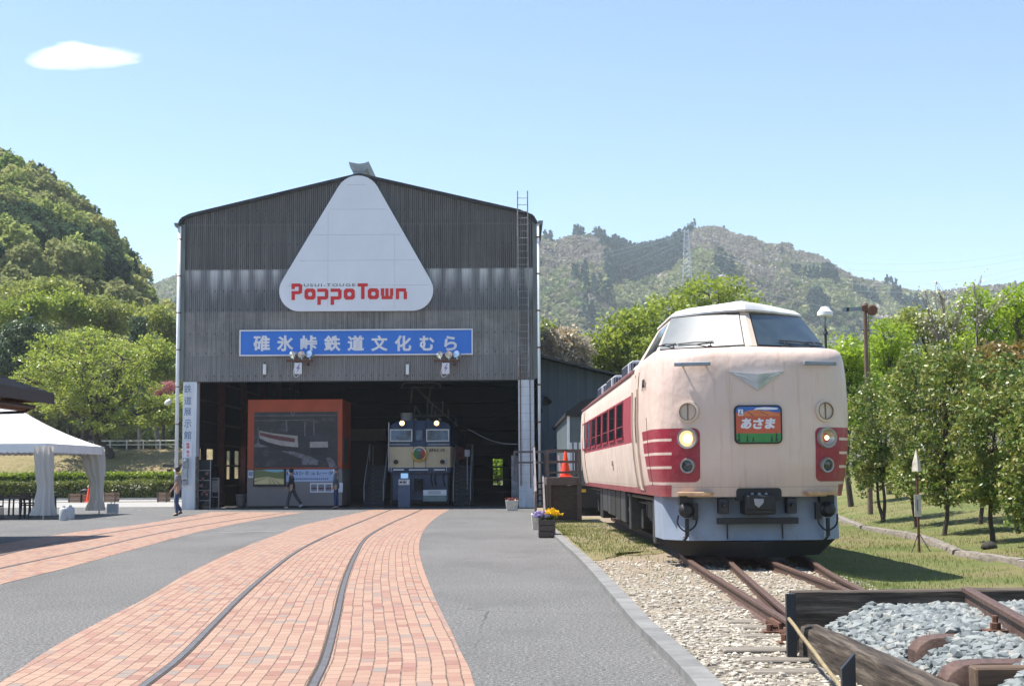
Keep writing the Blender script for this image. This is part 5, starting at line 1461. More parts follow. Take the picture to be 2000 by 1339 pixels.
# winged emblem
M['chrome'] = (lambda k: k.out(k.ramp(k.noise(k.co(), 6, 3), [(0.3, (0.36, 0.43, 0.52)), (0.7, (0.50, 0.57, 0.66))]), 0.38, 0.45))(N('emblem_metal'))
yc = nose_y(0, 2.6)
A_ = (-0.40, 2.705); B_ = (0.40, 2.705); C_ = (0.0, 2.43); D_ = (0.0, 2.66)
P3 = lambda q, d: (q[0], nose_y(q[0], q[1]) - d, q[1])
b = MB(); b.add([P3(A_, .02), P3(B_, .02), P3(C_, .03), P3(D_, .11), P3(A_, -.02), P3(B_, -.02), P3(C_, -.02), P3(D_, -0.02)], [(0, 3, 2), (3, 1, 2), (0, 4, 7, 3), (3, 7, 5, 1), (0, 2, 6, 4), (1, 5, 6, 2)])
em = b.build('wing_emblem', M['chrome'], T, local=True)
for sg in (-1, 1):
    b = MB(); L1 = [P3((sg * 0.33, 2.667), .042), (sg * 0.16, nose_y(0, 2.6) - 0.075, 2.615), (sg * 0.03, nose_y(0, 2.6) - 0.105, 2.53)]
    b.tube(smooth_line(L1, 4), 0.006, 5); b.build('emblem_groove', M['bar'] if 'bar' in M else M['grey_paint'], em, local=True)
# destination plate
hx0, hx1, hz0, hz1 = -0.345, 0.34, 1.665, 2.22
yp = min(nose_y(hx0, 1.9), nose_y(0, 1.9)) 
pl_ = thing('train_nameplate', 'rounded nameplate with a red mountain picture and white hiragana on the train nose', 'nameplate', tuple(Matrix.Translation((TX, TY, ZR)) @ Matrix.Rotation(TRZ, 4, 'Z') @ Vector((0, yp, 1.9))), None, TRZ)
def rr_poly(x0, x1, z0, z1, r, n=6):
    out = []
    for cx, cz, a0 in ((x1 - r, z1 - r, 0), (x0 + r, z1 - r, 90), (x0 + r, z0 + r, 180), (x1 - r, z0 + r, 270)):
        for i in range(n + 1): a = R_(a0 + 90 * i / n); out.append((cx + r * math.cos(a), cz + r * math.sin(a)))
    return out
oz = 1.9
def plate(name, poly, d0, d1, m):
    b = MB(); b.prism([(a, c - oz) for a, c in poly], (0, -d0, 0), XU, ZU, (0, -(d1 - d0), 0)); return b.build(name, m, pl_, local=True)
plate('frame', rr_poly(hx0, hx1, hz0, hz1, 0.075), -0.02, 0.03, M['black'])
e = 0.022
def clipz(poly, lo, hi):
    def half(P, f):
        out = []
        for i in range(len(P)):
            a, c = P[i], P[(i + 1) % len(P)]
            fa, fc = f(a), f(c)
            if fa >= 0: out.append(a)
            if fa * fc < 0: t = fa / (fa - fc); out.append((a[0] + (c[0] - a[0]) * t, a[1] + (c[1] - a[1]) * t))
        return out
    return half(half(poly, lambda q: q[1] - lo), lambda q: hi - q[1])
inner = rr_poly(hx0 + e, hx1 - e, hz0 + e, hz1 - e, 0.058)
plate('sky_field', clipz(inner, 2.0, 9), 0.0305, 0.034, mat('plate_blue', (0.03, 0.12, 0.42), 0.35))
plate('mountain_field', clipz(inner, 1.78, 2.115), 0.0345, 0.036, mat('plate_red', (0.52, 0.09, 0.04), 0.35, 0, 0.1, 3))
plate('mountain_peak', [(-0.22, 2.115), (-0.13, 2.145), (-0.03, 2.15), (0.06, 2.14), (0.17, 2.13), (0.30, 2.09), (0.30, 2.06), (-0.30, 2.06), (-0.31, 2.09)], 0.0365, 0.0375, mat('plate_orange', (0.60, 0.17, 0.06), 0.35))
plate('meadow_field', clipz(inner, 0, 1.815), 0.0365, 0.038, mat('plate_green', (0.03, 0.22, 0.05), 0.35, 0, 0.15, 3))
plate('cloud', [(-0.07, 2.15), (-0.03, 2.18), (0.08, 2.19), (0.18, 2.185), (0.28, 2.175), (0.27, 2.155), (0.10, 2.15), (0.03, 2.155)], 0.0365, 0.038, M['signwhite'])
for q in ([(-0.16, 2.12), (-0.145, 2.12), (-0.06, 2.06), (-0.075, 2.06)], [(0.02, 2.125), (0.035, 2.125), (0.15, 2.07), (0.135, 2.07)]): plate('ridge_mark', q, 0.038, 0.0395, M['dark'])
for x0 in (-0.285, -0.165, -0.08, 0.185, 0.255):
    hh = {-0.285: 0.14, -0.165: 0.10, -0.08: 0.07, 0.185: 0.09, 0.255: 0.14}[x0]
    plate('pine_mark', [(x0 - 0.022, 1.70), (x0 - 0.004, 1.70 + hh * .5), (x0 - 0.014, 1.70 + hh * .5), (x0, 1.70 + hh), (x0 + 0.014, 1.70 + hh * .5), (x0 + 0.004, 1.70 + hh * .5), (x0 + 0.022, 1.70)], 0.0385, 0.040, M['dark'])
for i, (ch, cx) in enumerate(zip('あさま', (-0.18, -0.005, 0.165))):
    text('letter', ch, M['signwhite'], (cx, -0.0385, 1.955 - oz), XU, ZU, pl_, local=True, fit=(0.155, 0.155), bold=0.05, depth=0.004, shear=0.15)
plate('limited_mark', [(-0.29, 2.07), (-0.22, 2.07), (-0.22, 2.16), (-0.29, 2.16)], 0.038, 0.041, M['signwhite'])
text('letter', 'L', M['navy_ink'], (-0.255, -0.0415, 2.115 - oz), XU, ZU, pl_, local=True, fit=(0.045, 0.065), bold=0.02, depth=0.003, shear=0.3)
# skirt, plough, coupler
M['skirt'] = mat('skirt_grey_blue', (0.23, 0.275, 0.35), 0.5, 0, 0.15, 2.5, 0.1, 20)
b = MB()
pts = [(-1.33, 1.75), (-1.30, 0.85), (-0.98, 0.42), (-0.5, 0.38), (0.5, 0.38), (0.98, 0.42), (1.30, 0.85), (1.33, 1.75)]
def skr(z, off, inn=0.0): return [(x * (1 - inn), y + off, z) for x, y in pts]
b.grid([skr(0.905, 0.0), skr(0.28, -0.10), skr(0.28, -0.05, .02), skr(0.905, 0.05, .02)]); b.build('skirt', M['skirt'], T, local=True)
for xx in (-0.43, 0.37): b = MB(); b.span((xx - 0.006, 0.262, 0.30), (xx + 0.006, 0.30, 0.55)); b.build('skirt_seam', M['black'], T, local=True)
b = MB()
for xx in (-1.05, -0.85, -0.62, -0.35, 0.1, 0.45, 0.6, 0.95): b.lathe([(0.018, 0.0), (0.014, -0.02), (0.0, -0.024)], (xx, 0.30 + max(0, abs(xx) - .98) * 1.2, 0.335), (0, 1, 0), 8)
b.build('skirt_bolts', M['grey_paint'], T, local=True)
b = MB()
pt = [(-1.31, 1.0, 0.27), (0.0, -0.12, 0.27), (1.31, 1.0, 0.27)]; pb = [(-1.02, 0.85, 0.04), (0, -0.02, 0.04), (1.02, 0.85, 0.04)]
pt2 = [(-1.31, 1.3, 0.27), (0.0, 0.3, 0.27), (1.31, 1.3, 0.27)]
b.grid([pt2, pt, pb, [(a, c + 0.1, d) for a, c, d in pb], pt2]); b.build('snow_plough', M['black'], T, local=True)
# raised black plate painting the shade of the coupler opening, then the coupler
b = MB(); b.prism(rr_poly(-0.325, 0.325, 0.86, 1.035, 0.05)[0:14] + [(-0.325, 0.86), (0.325, 0.86)], (0, nose_y(0, 0.95) - 0.012, 0), XU, ZU, (0, 0.1, 0))
b.build('recess_shade_plate', M['black'], T, local=True)
b = MB(); b.box((-0.01, 0.12, 0.80), (0.44, 0.5, 0.28)); b.box((-0.01, -0.10, 0.83), (0.40, 0.12, 0.22)); b.box((-0.02, 0.2, 0.95), (0.34, 0.3, 0.06))
cp = b.build('coupler', M['black'], T, local=True, bevel=0.02)
b = MB(); b.prism([(-0.11, 0.885), (0.02, 0.885), (0.02, 0.83), (-0.05, 0.76), (-0.1, 0.80)], (0, -0.165, 0), XU, ZU, (0, -0.03, 0)); b.build('knuckle', M['grey_paint'], cp, local=True)
for xx in (-0.1, 0.0, 0.1): b = MB(); b.lathe([(0.02, 0.0), (0.02, -0.03), (0, -0.03)], (xx, 0.05, 0.95), (0, 1, 0), 8); b.build('coupler_bolt', M['grey_paint'], cp, local=True)
b = MB(); b.box((-0.01, 0.16, 0.565), (1.16, 0.12, 0.09)); b.build('cross_bar', M['black'], T, local=True)
for xx in (-0.5, 0.48): b = MB(); b.box((xx, 0.2, 0.78), (0.14, 0.2, 0.22)); b.lathe([(0.03, 0), (0.03, -0.1), (0.0, -0.1)], (xx, 0.1, 0.79), (0, 1, 0), 10); b.build('socket_box', M['dark'], T, local=True, bevel=0.01)
for sg in (-1, 1):
    b = MB(); c0 = Vector((sg * 1.02, 0.28, 0.70)); b.lathe([(0.0, -0.15), (0.06, -0.15), (0.085, -0.11), (0.115, -0.08), (0.115, 0.03), (0.08, 0.1), (0.05, 0.14)], c0 + Vector((0, 0, 0.02)), (0, 1, 0), 10); b.box(c0 + Vector((0, 0.05, 0.16)), (0.2, 0.2, 0.14)); b.box(c0 + Vector((sg * -0.13, 0.0, 0.0)), (0.07, 0.14, 0.24))
    b.tube(smooth_line([c0 + Vector((-0.12, -0.05, -0.05)), c0 + Vector((-0.13, -0.05, -0.18)), c0 + Vector((-0.02, -0.08, -0.28)), c0 + Vector((0.12, -0.05, -0.2)), c0 + Vector((0.15, 0, -0.05))], 5), 0.014, 6)
    b.tube([c0 + Vector((0, -0.05, -0.1)), c0 + Vector((0, -0.05, -0.36))], 0.03, 8); b.tube([c0 + Vector((0, -0.05, -0.36)), c0 + Vector((-0.06, -0.06, -0.42))], 0.02, 6)
    b.build('jumper_coupler', M['black'], T, local=True, smooth=45)
# underfloor gear
rnd = random.Random(11)
M['gear'] = mat('underfloor_grey', (0.018, 0.018, 0.018), 0.6, 0.1, 0.5, 4); M['gear2'] = mat('underfloor_steel', (0.05, 0.052, 0.056), 0.5, 0.3, 0.4, 5)
def gear(x0, y0, z0, x1, y1, z1, m): b = MB(); b.span((x0, y0, z0), (x1, y1, z1)); return b.build('equipment_box', m, T, local=True, bevel=0.02)
yy = 7.6
while yy < 14.4:
    w_ = rnd.uniform(0.7, 1.5); zb_ = rnd.uniform(0.18, 0.38)
    for s in (-1, 1): gear(s * 1.28, yy, zb_, s * 0.5, yy + w_, 0.90, M['gear'] if rnd.random() < 0.6 else M['gear2'])
    yy += w_ + 0.15
b = MB(); b.tube([(-1.0, 6.9, 0.55), (-1.0, 8.2, 0.55)], 0.22, 14); b.build('air_tank', M['gear2'], T, local=True, smooth=40)
for s in (-1, 1):
    b = MB(); b.tube([(s * 1.22, 1.9, 0.84), (s * 1.22, 19, 0.84)], 0.03, 6); b.tube([(s * 1.1, 2.2, 0.72), (s * 1.1, 19, 0.72)], 0.02, 6); b.build('underfloor_pipe', M['gear2'], T, local=True)
    gear(s * 1.3, 1.95, 0.16, s * 1.05, 2.25, 0.88, M['gear2']); gear(s * 1.27, 2.5, 0.22, s * 1.1, 2.62, 0.86, M['gear2']); gear(s * 1.28, 6.5, 0.2, s * 1.0, 6.75, 0.88, M['gear2'])
for yb in (4.5, 16.4):
    bg_ = MB()
    for s in (-1, 1):
        bg_.box((s * 0.98, yb, 0.5), (0.12, 2.9, 0.2)); bg_.box((s * 1.02, yb, 0.62), (0.2, 0.7, 0.3))
        for d in (-1.05, 1.05): bg_.box((s * 1.04, yb + d, 0.43), (0.22, 0.34, 0.34)); bg_.tube([(s * 1.02, yb + d * 0.55, 0.5), (s * 1.02, yb + d * 0.55, 0.85)], 0.11, 10)
    bg_.box((0, yb, 0.55), (2.0, 0.5, 0.25))
    B_ = bg_.build('bogie', M['gear'], T, local=True, bevel=0.01)
    for d in (-1.05, 1.05):
        b = MB()
        for s in (-1, 1): b.lathe([(0.0, -0.05), (0.34, -0.05), (0.36, -0.06), (0.43, -0.06), (0.46, 0.06), (0.36, 0.06), (0.0, 0.05)] if s > 0 else [(0.0, 0.05), (0.34, 0.05), (0.36, 0.06), (0.43, 0.06), (0.46, -0.06), (0.36, -0.06), (0.0, -0.05)], (s * 0.535, yb + d, 0.43), (1, 0, 0), 28)
        b.tube([(-0.5, yb + d, 0.43), (0.5, yb + d, 0.43)], 0.09, 10)
        b.build('wheelset', mat('wheel_steel', (0.07, 0.055, 0.05), 0.6, 0.3, 0.3, 6), B_, local=True, smooth=40)

# ================================================================ second carriage behind the train
SC2 = thing('parked_carriage', 'dark grey-green carriage parked behind the wooden platform', 'carriage', (2.55, 47.0, 0.0))
Yc = 47.0
a, c = W(1108, 985, Yc), W(1113, 805, Yc)
x0 = a.x; x1 = x0 + 2.7
b = MB(); b.span((x0 + 0.05, Yc, 1.0), (x1, Yc + 15, c.z - 0.1)); b.build('body', mat('carriage_grey', (0.10, 0.13, 0.14), 0.55, 0, 0.25, 2), SC2, bevel=0.03)
b = MB(); mid = (x0 + x1) / 2; zt = c.z
rp = [(x0 - 0.05, zt - 0.12), (x0 - 0.02, zt), (x0 + 0.5, zt + 0.38), (mid, zt + 0.55), (x1 - 0.5, zt + .38), (x1 + 0.02, zt), (x1 + 0.05, zt - 0.12)]
b.prism(rp, (0, Yc - 0.15, 0), XU, ZU, (0, 15.3, 0)); b.build('roof', M['black'], SC2)
for i in range(5):
    b = MB(); b.box((x0 + 0.12 + i * 0.16, Yc - 0.02, 1.95), (0.11, 0.04, 0.9)); b.build('window_slat', M['ac_white'], SC2)
b = MB(); b.span((x0 + 0.02, Yc - 0.05, 1.02), (x0 + 0.1, Yc + 0.02, zt)); b.span((x0 + 0.95, Yc - 0.05, 1.02), (x0 + 1.02, Yc + 0.02, 2.6)); b.build('end_rail', M['white_paint'], SC2)
b = MB(); b.box((x0 + 0.7, Yc - 0.12, zt - 0.45), (0.2, 0.2, 0.55)); b.lathe([(0.16, 0.0), (0.17, 0.04), (0.0, 0.1)], (x0 + .7, Yc - .12, zt - .17), n=12); b.build('end_lamp', M['steel'], SC2)
b = MB(); b.span((x0 + 0.2, Yc + 0.1, 0.3), (x1 - 0.2, Yc + 14.5, 0.99)); b.build('underframe', M['black'], SC2)
b = MB(); b.box((x0 + 0.45, Yc - 0.1, 0.85), (0.3, 0.12, 0.1)); b.build('yellow_step', mat('yellow_paint', (0.6, 0.33, 0.02), 0.5), SC2)
# ================================================================ rails and turnout right of the kerb
def rail_prof(b, pts, top, s=1.0, m=0):
    """real rail section swept along pts (xy), head top at height top"""
    pr = [(-0.062, -0.15), (0.062, -0.15), (0.062, -0.14), (0.012, -0.115), (0.010, -0.045), (0.033, -0.03), (0.033, -0.004), (0.026, 0.0), (-0.026, 0.0), (-0.033, -0.004), (-0.033, -0.03), (-0.010, -0.045), (-0.012, -0.115), (-0.062, -0.14)]
    pts = [Vector((p[0], p[1], 0)) for p in pts]; n = len(pts); rows = []
    for i, p in enumerate(pts):
        t = (pts[min(i+1, n-1)] - pts[max(i-1, 0)]).normalized(); nr = Vector((t.y, -t.x, 0))
        rows.append([(p.x + nr.x * a * s, p.y + nr.y * a * s, top + h * s) for a, h in pr])
    b.grid(rows, m, close=True)
    b.add(rows[0], [tuple(range(len(pr)))], m); b.add(rows[-1], [tuple(range(len(pr)))], m)
ZT = 0.17
def gz(px, py): return G(px, py, ZT)
A0, A1 = gz(1344, 1090), gz(1541, 1211); C0, C1 = gz(1556, 1112), gz(1640, 1145)
B0, B1 = gz(1443, 1110), gz(1535, 1190); D0, D1 = gz(1570, 1083), gz(1665, 1140)
g = 1.13
tr1 = thing('siding_track', 'rusty rails leading from under the cream train to the timber box', 'railway track', (3.0, 18, 0))
def back_pts(p, xs_): return [(x, y) for x, y in xs_]
A_pts = [(TX - g/2 - 0.15, 42), (TX - g/2 - 0.1, 27), (A0.x, A0.y), (A1.x, A1.y), (A1.x - 0.03, 11.4)]
C_pts = [(TX + g/2 - 0.15, 42), (TX + g/2 - 0.1, 27), (A0.x + g, A0.y), (C1.x + 0.02, C1.y), (A1.x + g - 0.02, A1.y), (A1.x + g - .05, 11.9)]
for P in (A_pts, C_pts):
    b = MB(); rail_prof(b, smooth_line([Vector((q[0], q[1], 0)) for q in P], 6), ZT); b.build('rail', M['railrust'], tr1)
tr2 = thing('diverging_track', 'second pair of rusty rails branching right from under the train', 'railway track', (3.5, 18, 0))
for P in ([(4.12, 34), (3.36, 24), (B0.x, B0.y), (B1.x, B1.y), (B1.x - 0.06, B1.y - 0.9)], [(5.5, 34), (4.62, 24), (D0.x, D0.y), (D1.x, D1.y), (3.62, 12.0)]):
    b = MB(); rail_prof(b, smooth_line([Vector((q[0], q[1], 0)) for q in P], 6), ZT - 0.004); b.build('rail', M['railrust'], tr2)
# sleepers: flush, half buried
rnd = random.Random(3)
M['sleeper'] = mat('old_sleeper', (0.20, 0.175, 0.145), 0.9, 0, 0.5, 3, 0.5, 50, stretch=(1, 9, 3))
slp = None; n = 0
for i in range(30):
    y = 7.2 + i * 0.62
    L = 2.0; x = 2.95 + (y - 12) * 0.02
    if y < 11.9: x, L = 2.25, 1.15
    b = MB(); b.box((0, 0, 0), (1, 0.2, 0.2))
    if slp is None:
        slp = b.mesh('sleeper', M['sleeper'], bevel=0.012)
    o = bpy.data.objects.new('sleeper', slp); C.objects.link(o)
    o.location = (x + rnd.uniform(-.05, .05), y, (-0.045 if y < 11.9 else -0.075) + rnd.uniform(0, 0.02)); o.rotation_euler = (0, 0, rnd.uniform(-.04, .04)); o.scale = (L, 1, 1)
    o['label'] = 'grey weathered sleeper half buried in the pale gravel'; o['category'] = 'sleeper'; o['group'] = 'sleepers in the pale gravel'
# fishplates and bolts on the left rail near the timber box
for (yy, xx) in ((13.1, A1.x + 0.02), (12.3, A1.x)):
    b = MB(); b.box((xx - 0.05, yy, ZT - 0.08), (0.03, 0.5, 0.07))
    for d in (-0.18, -0.06, 0.06, 0.18): b.lathe([(0.022, 0.0), (0.022, 0.05), (0, 0.05)], (xx - 0.06, yy + d, ZT - 0.08), (-1, 0, 0), 6)
    b.box((xx - 0.12, yy - 0.2, ZT - 0.13), (0.16, 0.13, 0.03)); b.lathe([(0.03, 0), (0.03, 0.06), (0, 0.06)], (xx - 0.14, yy - 0.2, ZT - 0.12), n=6)
    b.build('fishplate', M['rust'], tr1)

# ================================================================ gravel stones (loose, uncountable)
def stones(name, n, area, size, m, zf, seed, flat=0.6):
    rng = np.random.default_rng(seed)
    ico = bmesh.new(); bmesh.ops.create_icosphere(ico, subdivisions=1, radius=1.0)
    iv = np.array([v.co[:] for v in ico.verts]); fi = np.array([[v.index for v in f.verts] for f in ico.faces]); ico.free()
    V = []; Fq = []; base = 0
    pts = area(rng, n)
    nv = len(iv)
    for p in pts:
        s = size * (0.5 + rng.random() ** 2 * 1.3); sc = s * np.array([1, 0.6 + .4 * rng.random(), flat * (0.6 + .5 * rng.random())])
        jit = 1 + 0.55 * (rng.random((nv, 1)) - 0.5)
        a = rng.random() * 6.28; ca, sa = math.cos(a), math.sin(a)
        q = iv * jit * sc
        tl_ = (rng.random() - .5) * .7; ct, st_ = math.cos(tl_), math.sin(tl_)
        q = np.stack([q[:, 0], q[:, 1] * ct - q[:, 2] * st_, q[:, 1] * st_ + q[:, 2] * ct], 1)
        q = np.stack([q[:, 0] * ca - q[:, 1] * sa, q[:, 0] * sa + q[:, 1] * ca, q[:, 2]], 1)
        q += np.array([p[0], p[1], (p[2] if len(p) > 2 else zf(p[0], p[1])) + s * 0.15])
        V.append(q); Fq.append(fi + base); base += nv
    me = np_mesh(name, np.concatenate(V), np.concatenate(Fq), m); me.shade_flat()
    return link(name, me)
k = N('pale_stone'); gi = k.n('NewGeometry'); rn = gi.outputs['Random Per Island']
M['stone'] = k.out(k.mix(k.m('MULTIPLY', k.noise(k.co(), 40, 3), 0.3), k.ramp(rn, [(0, (0.22, 0.19, 0.145)), (0.4, (0.40, 0.36, 0.29)), (0.85, (0.56, 0.52, 0.45)), (1, (0.15, 0.13, 0.11))]), (0.30, 0.26, 0.2)), 0.85, 0, None, 0.3)
k = N('blue_grey_stone'); gi = k.n('NewGeometry'); rn = gi.outputs['Random Per Island']
M['bluestone'] = k.out(k.mix(k.m('MULTIPLY', k.noise(k.co(), 30, 4, 0.7), 0.5), k.ramp(rn, [(0, (0.09, 0.105, 0.11)), (0.4, (0.18, 0.20, 0.205)), (0.8, (0.27, 0.29, 0.285)), (1, (0.33, 0.31, 0.27))]), (0.12, 0.14, 0.14)), 0.75, 0, None, 0.35)
def area_g(rng, n):
    out = []
    while len(out) < n:
        y = 6.0 + 17 * rng.random() ** 1.8; x = 0.6 + rng.random() * 4.0
        if x < kerb_x(y) + 0.03: continue
        if y > 11.4 and x > gx(y): continue
        out.append((x, y))
    return out
st = stones('gravel_stones', 15000, area_g, 0.019, M['stone'], verge_z, 5)
tag(st, 'loose pale gravel stones between the kerb and the rails', 'gravel', kind='stuff')

# ================================================================ grass blades on the verge
def blades(name, n, area, h, wd, m, zf, seed):
    rng = np.random.default_rng(seed); P = np.array(area(rng, n)); n = len(P)
    z = np.array([zf(a, c) for a, c in P])
    a = rng.random(n) * 6.28; hh = h * (0.5 + rng.random(n)); lean = 0.6 * hh * rng.random(n)
    d = np.stack([np.cos(a), np.sin(a)], 1); ww = wd * (0.6 + .8 * rng.random(n))
    ln = rng.random(n) * 6.28; lx, ly = np.cos(ln) * lean, np.sin(ln) * lean
    B1 = np.stack([P[:, 0] - d[:, 0] * ww, P[:, 1] - d[:, 1] * ww, z - 0.01], 1); B2 = np.stack([P[:, 0] + d[:, 0] * ww, P[:, 1] + d[:, 1] * ww, z - 0.01], 1)
    T1 = np.stack([P[:, 0] + lx, P[:, 1] + ly, z + hh], 1)
    V = np.stack([B1, B2, T1], 1).reshape(-1, 3); Q = np.arange(n * 3).reshape(n, 3)
    return link(name, np_mesh(name, V, Q, m))
M['blade'] = leafmat('grass_blade', [(0.10, 0.145, 0.03), (0.17, 0.22, 0.055), (0.32, 0.29, 0.13)], 0.35, None, 1.2)
def area_v(rng, n):
    out = []
    while len(out) < n:
        y = 14.5 + 40 * rng.random() ** 1.5; x = gx(y) - 0.3 + rng.random() ** 1.2 * 9
        dens = mnoise.noise(Vector((x * 0.8, y * 0.5, 7))) + 0.35
        if rng.random() > dens + 0.35: continue
        out.append((x, y))
    return out
gb = blades('grass', 42000, area_v, 0.055, 0.006, M['blade'], lambda a, c: verge_z(a, c), 8)
tag(gb, 'short patchy grass right of the train', 'grass', kind='stuff')
def area_p(rng, n):
    out = []
    while len(out) < n:
        y = 18.5 + 22 * rng.random() ** 0.8; x = kerb_x(y) + 0.05 + rng.random() ** 1.4 * 1.5
        if y < 24 and rng.random() > 0.16 + 0.1 * (y - 18.5) * mnoise.noise(Vector((x, y, 4))): continue
        dens = mnoise.noise(Vector((x * 1.3, y * 0.6, 2))) + 0.35
        if rng.random() > dens + (0.5 if y > 28 else 0.2): continue
        if y < 26 and x < kerb_x(y) + 0.3 and rng.random() < 0.7: continue
        out.append((x, y))
    return out
gb = blades('grass', 5200, area_p, 0.05, 0.008, M['blade'], lambda a, c: verge_z(a, c), 9)
tag(gb, 'grass patch beside the kerb in front of the wooden platform', 'grass', kind='stuff')
# sandy grass sheet under that patch
b = MB(); rows = []
for i in range(40):
    y = 23.2 + i * 0.55; x0 = kerb_x(y) + 0.0; wv = 1.3 + 0.35 * math.sin(i * 0.9) - max(0, (24.5 - y) * 0.5)
    yj = [y + max(0.0, 1 - i / 7) * (1.3 * mnoise.noise(Vector((j * 0.8, i * 0.3, 1))) + 0.25 * j) for j in range(9)]; rows.append([(x0 + max(0.1, wv) * j / 8, yj[j], verge_z(x0 + max(0.1, wv) * j / 8, yj[j]) + 0.006) for j in range(9)])
b.grid(rows); b.build('grass_patch', M['bank'], kind='structure', smooth=True)

# ================================================================ timber box with a raised piece of track, front right
M['timber'] = (lambda k: k)(None)
k = N('old_timber'); o = k.co(); xs = k.xyz()
gr = k.noise(k.map(o, (1.2, 22, 22)), 1.0, 6, 0.7); gr2 = k.noise(k.map(o, (22, 1.2, 22)), 1.0, 6, 0.7)
f = gr
c = k.ramp(f, [(0.32, (0.018, 0.014, 0.011)), (0.5, (0.075, 0.058, 0.045)), (0.7, (0.20, 0.165, 0.13))])
M['timber_x'] = k.out(c, 0.85, 0, k.bump(f, 0.9, 0.02), 0.3)
k = N('old_timber_long'); o = k.co()
f = k.noise(k.map(o, (22, 1.2, 22)), 1.0, 6, 0.7)
c = k.ramp(f, [(0.32, (0.013, 0.010, 0.008)), (0.5, (0.062, 0.047, 0.036)), (0.7, (0.17, 0.14, 0.11))])
M['timber_y'] = k.out(c, 0.85, 0, k.bump(f, 0.9, 0.02), 0.3)
M['post_steel'] = mat('dark_steel_post', (0.035, 0.04, 0.048), 0.45, 0.5, 0.3, 5)
Yb = 11.45; bk0 = W(1549, 1152, Yb); ztb = bk0.z - 0.01
TB = thing('timber_box', 'raised box of old dark timbers holding ballast in the right foreground', 'planter box', (4.0, 9.5, 0))
def ragged(a, c, wd, ht, m, seed, seg=26):
    """weathered beam with uneven edges from a to c (centre of top edge line)"""
    rng = random.Random(seed); a = Vector(a); c = Vector(c); t = (c - a).normalized(); u = Vector((t.y, -t.x, 0))
    b = MB(); rows = []
    for i in range(seg + 1):
        p = a.lerp(c, i / seg); e = lambda s: rng.uniform(-s, s)
        rows.append([p + u * (-wd/2 + e(.006)) + Vector((0, 0, -ht)), p + u * (-wd/2 + e(.006)) + Vector((0, 0, -ht * .5)), p + u * (-wd/2 + .02 + e(.008)) + Vector((0, 0, -0.012 + e(.006))), p + u * (-wd * .2) + Vector((0, 0, e(.005))), p + u * (wd * .2) + Vector((0, 0, e(.005))), p + u * (wd/2 - .02 + e(.008)) + Vector((0, 0, -0.012 + e(.006))), p + u * (wd/2 + e(.006)) + Vector((0, 0, -ht * .5)), p + u * (wd/2 + e(.006)) + Vector((0, 0, -ht))])
    b.grid(rows); b.add(rows[0], [tuple(range(8))]); b.add(rows[-1], [tuple(range(8))]); return b
ragged((bk0.x, Yb + 0.1, ztb), (bk0.x + 5.5, Yb + 0.1, ztb + 0.02), 0.22, 0.30, M['timber_x'], 1).build('back_timber', M['timber_x'], TB, smooth=40)
ragged((bk0.x + 0.02, Yb + 0.1, ztb - 0.305), (bk0.x + 5.5, Yb + 0.1, ztb - 0.29), 0.22, 0.30, M['timber_x'], 5).build('back_timber', M['timber_x'], TB, smooth=40)
s0 = W(1570, 1219, 11.2); zs_ = s0.z
s1 = G(1850, 1345, zs_ - 0.0); dirn = (s1 - s0).normalized(); s2 = s0 + dirn * 7.5
ragged(s0 + Vector((0.06, 0, 0)), s2 + Vector((0.06, 0, 0)), 0.2, 0.24, M['timber_y'], 2, 40).build('side_timber', M['timber_y'], TB, smooth=40)
ragged(s0 + Vector((0.05, 0, -0.245)), s2 + Vector((0.05, 0, -0.245)), 0.2, 0.26, M['timber_y'], 3, 40).build('side_timber', M['timber_y'], TB, smooth=40)
b = MB(); pp = W(1543, 1160, 11.0)
b.box((pp.x, 11.0, (pp.z + 0.01) / 2 - 0.1), (0.065, 0.05, pp.z + 0.2)); b.box((pp.x + 0.035, 11.04, (pp.z + 0.01) / 2 - 0.1), (0.012, 0.1, pp.z + 0.2)); b.build('corner_post', M['post_steel'], TB)
p = W(1657, 1275, 8.6); b = MB()
q0 = Vector((p.x, 8.6, 0))
b.prism([(-0.04, -0.1), (0.04, -0.1), (0.04, p.z + 0.0), (-0.04, p.z - 0.09)], (q0.x, 8.6, 0), XU, ZU, (0, 0.045, 0)); b.build('side_post', M['post_steel'], TB)
b = MB(); b.tube([(q0.x - 0.045, 8.59, p.z - 0.22), (q0.x + 0.045, 8.59, p.z - 0.235)], 0.005, 6); b.build('tie_wire', M['rust'], TB)
# inner ballast heap
zball = zs_ - 0.14
def heap_z(x, y): return zball + 0.02 + 0.23 * min(1, max(0, (x - sx_at(y)) / 0.4)) + 0.03 * mnoise.noise(Vector((x * 2, y * 2, 0)))
xl = lambda y: s0.x + (s0.y - y) * (-dirn.x / dirn.y) * -1 + 0.12
def sx_at(y): t = (y - s0.y) / dirn.y; return s0.x + dirn.x * t + 0.14
b = MB(); b.grid([[(sx_at(y) + j * 0.45, y, heap_z(sx_at(y) + j * 0.45, y)) for j in range(12)] for y in [3.6 + i * 0.3 for i in range(27)]]); b.build('ballast_fill', mat('ballast_gap_shade', (0.05, 0.052, 0.05), 0.9, 0, 0.4, 20, 0.8, 40), TB, smooth=True)  # dark sheet under the stones, painting the shade in their gaps
def area_b(rng, n):
    out = []
    while len(out) < n:
        y = 5.2 + 6.2 * rng.random(); x = sx_at(y) + 0.02 + rng.random() * 3.2
        if x > 1.02 * y * 0.36 + 0.3: continue
        if any(abs(y - q) < 0.125 and x > W(xx, 1240 if q > 9 else 1290, q).x - 0.02 for q, xx in ((9.35, 1780), (8.25, 1838))): continue
        if abs(y - 8.02) < 0.06 and x > W(1838, 1290, 8.25).x + 0.12: continue
        out.append((x, y))
    return out
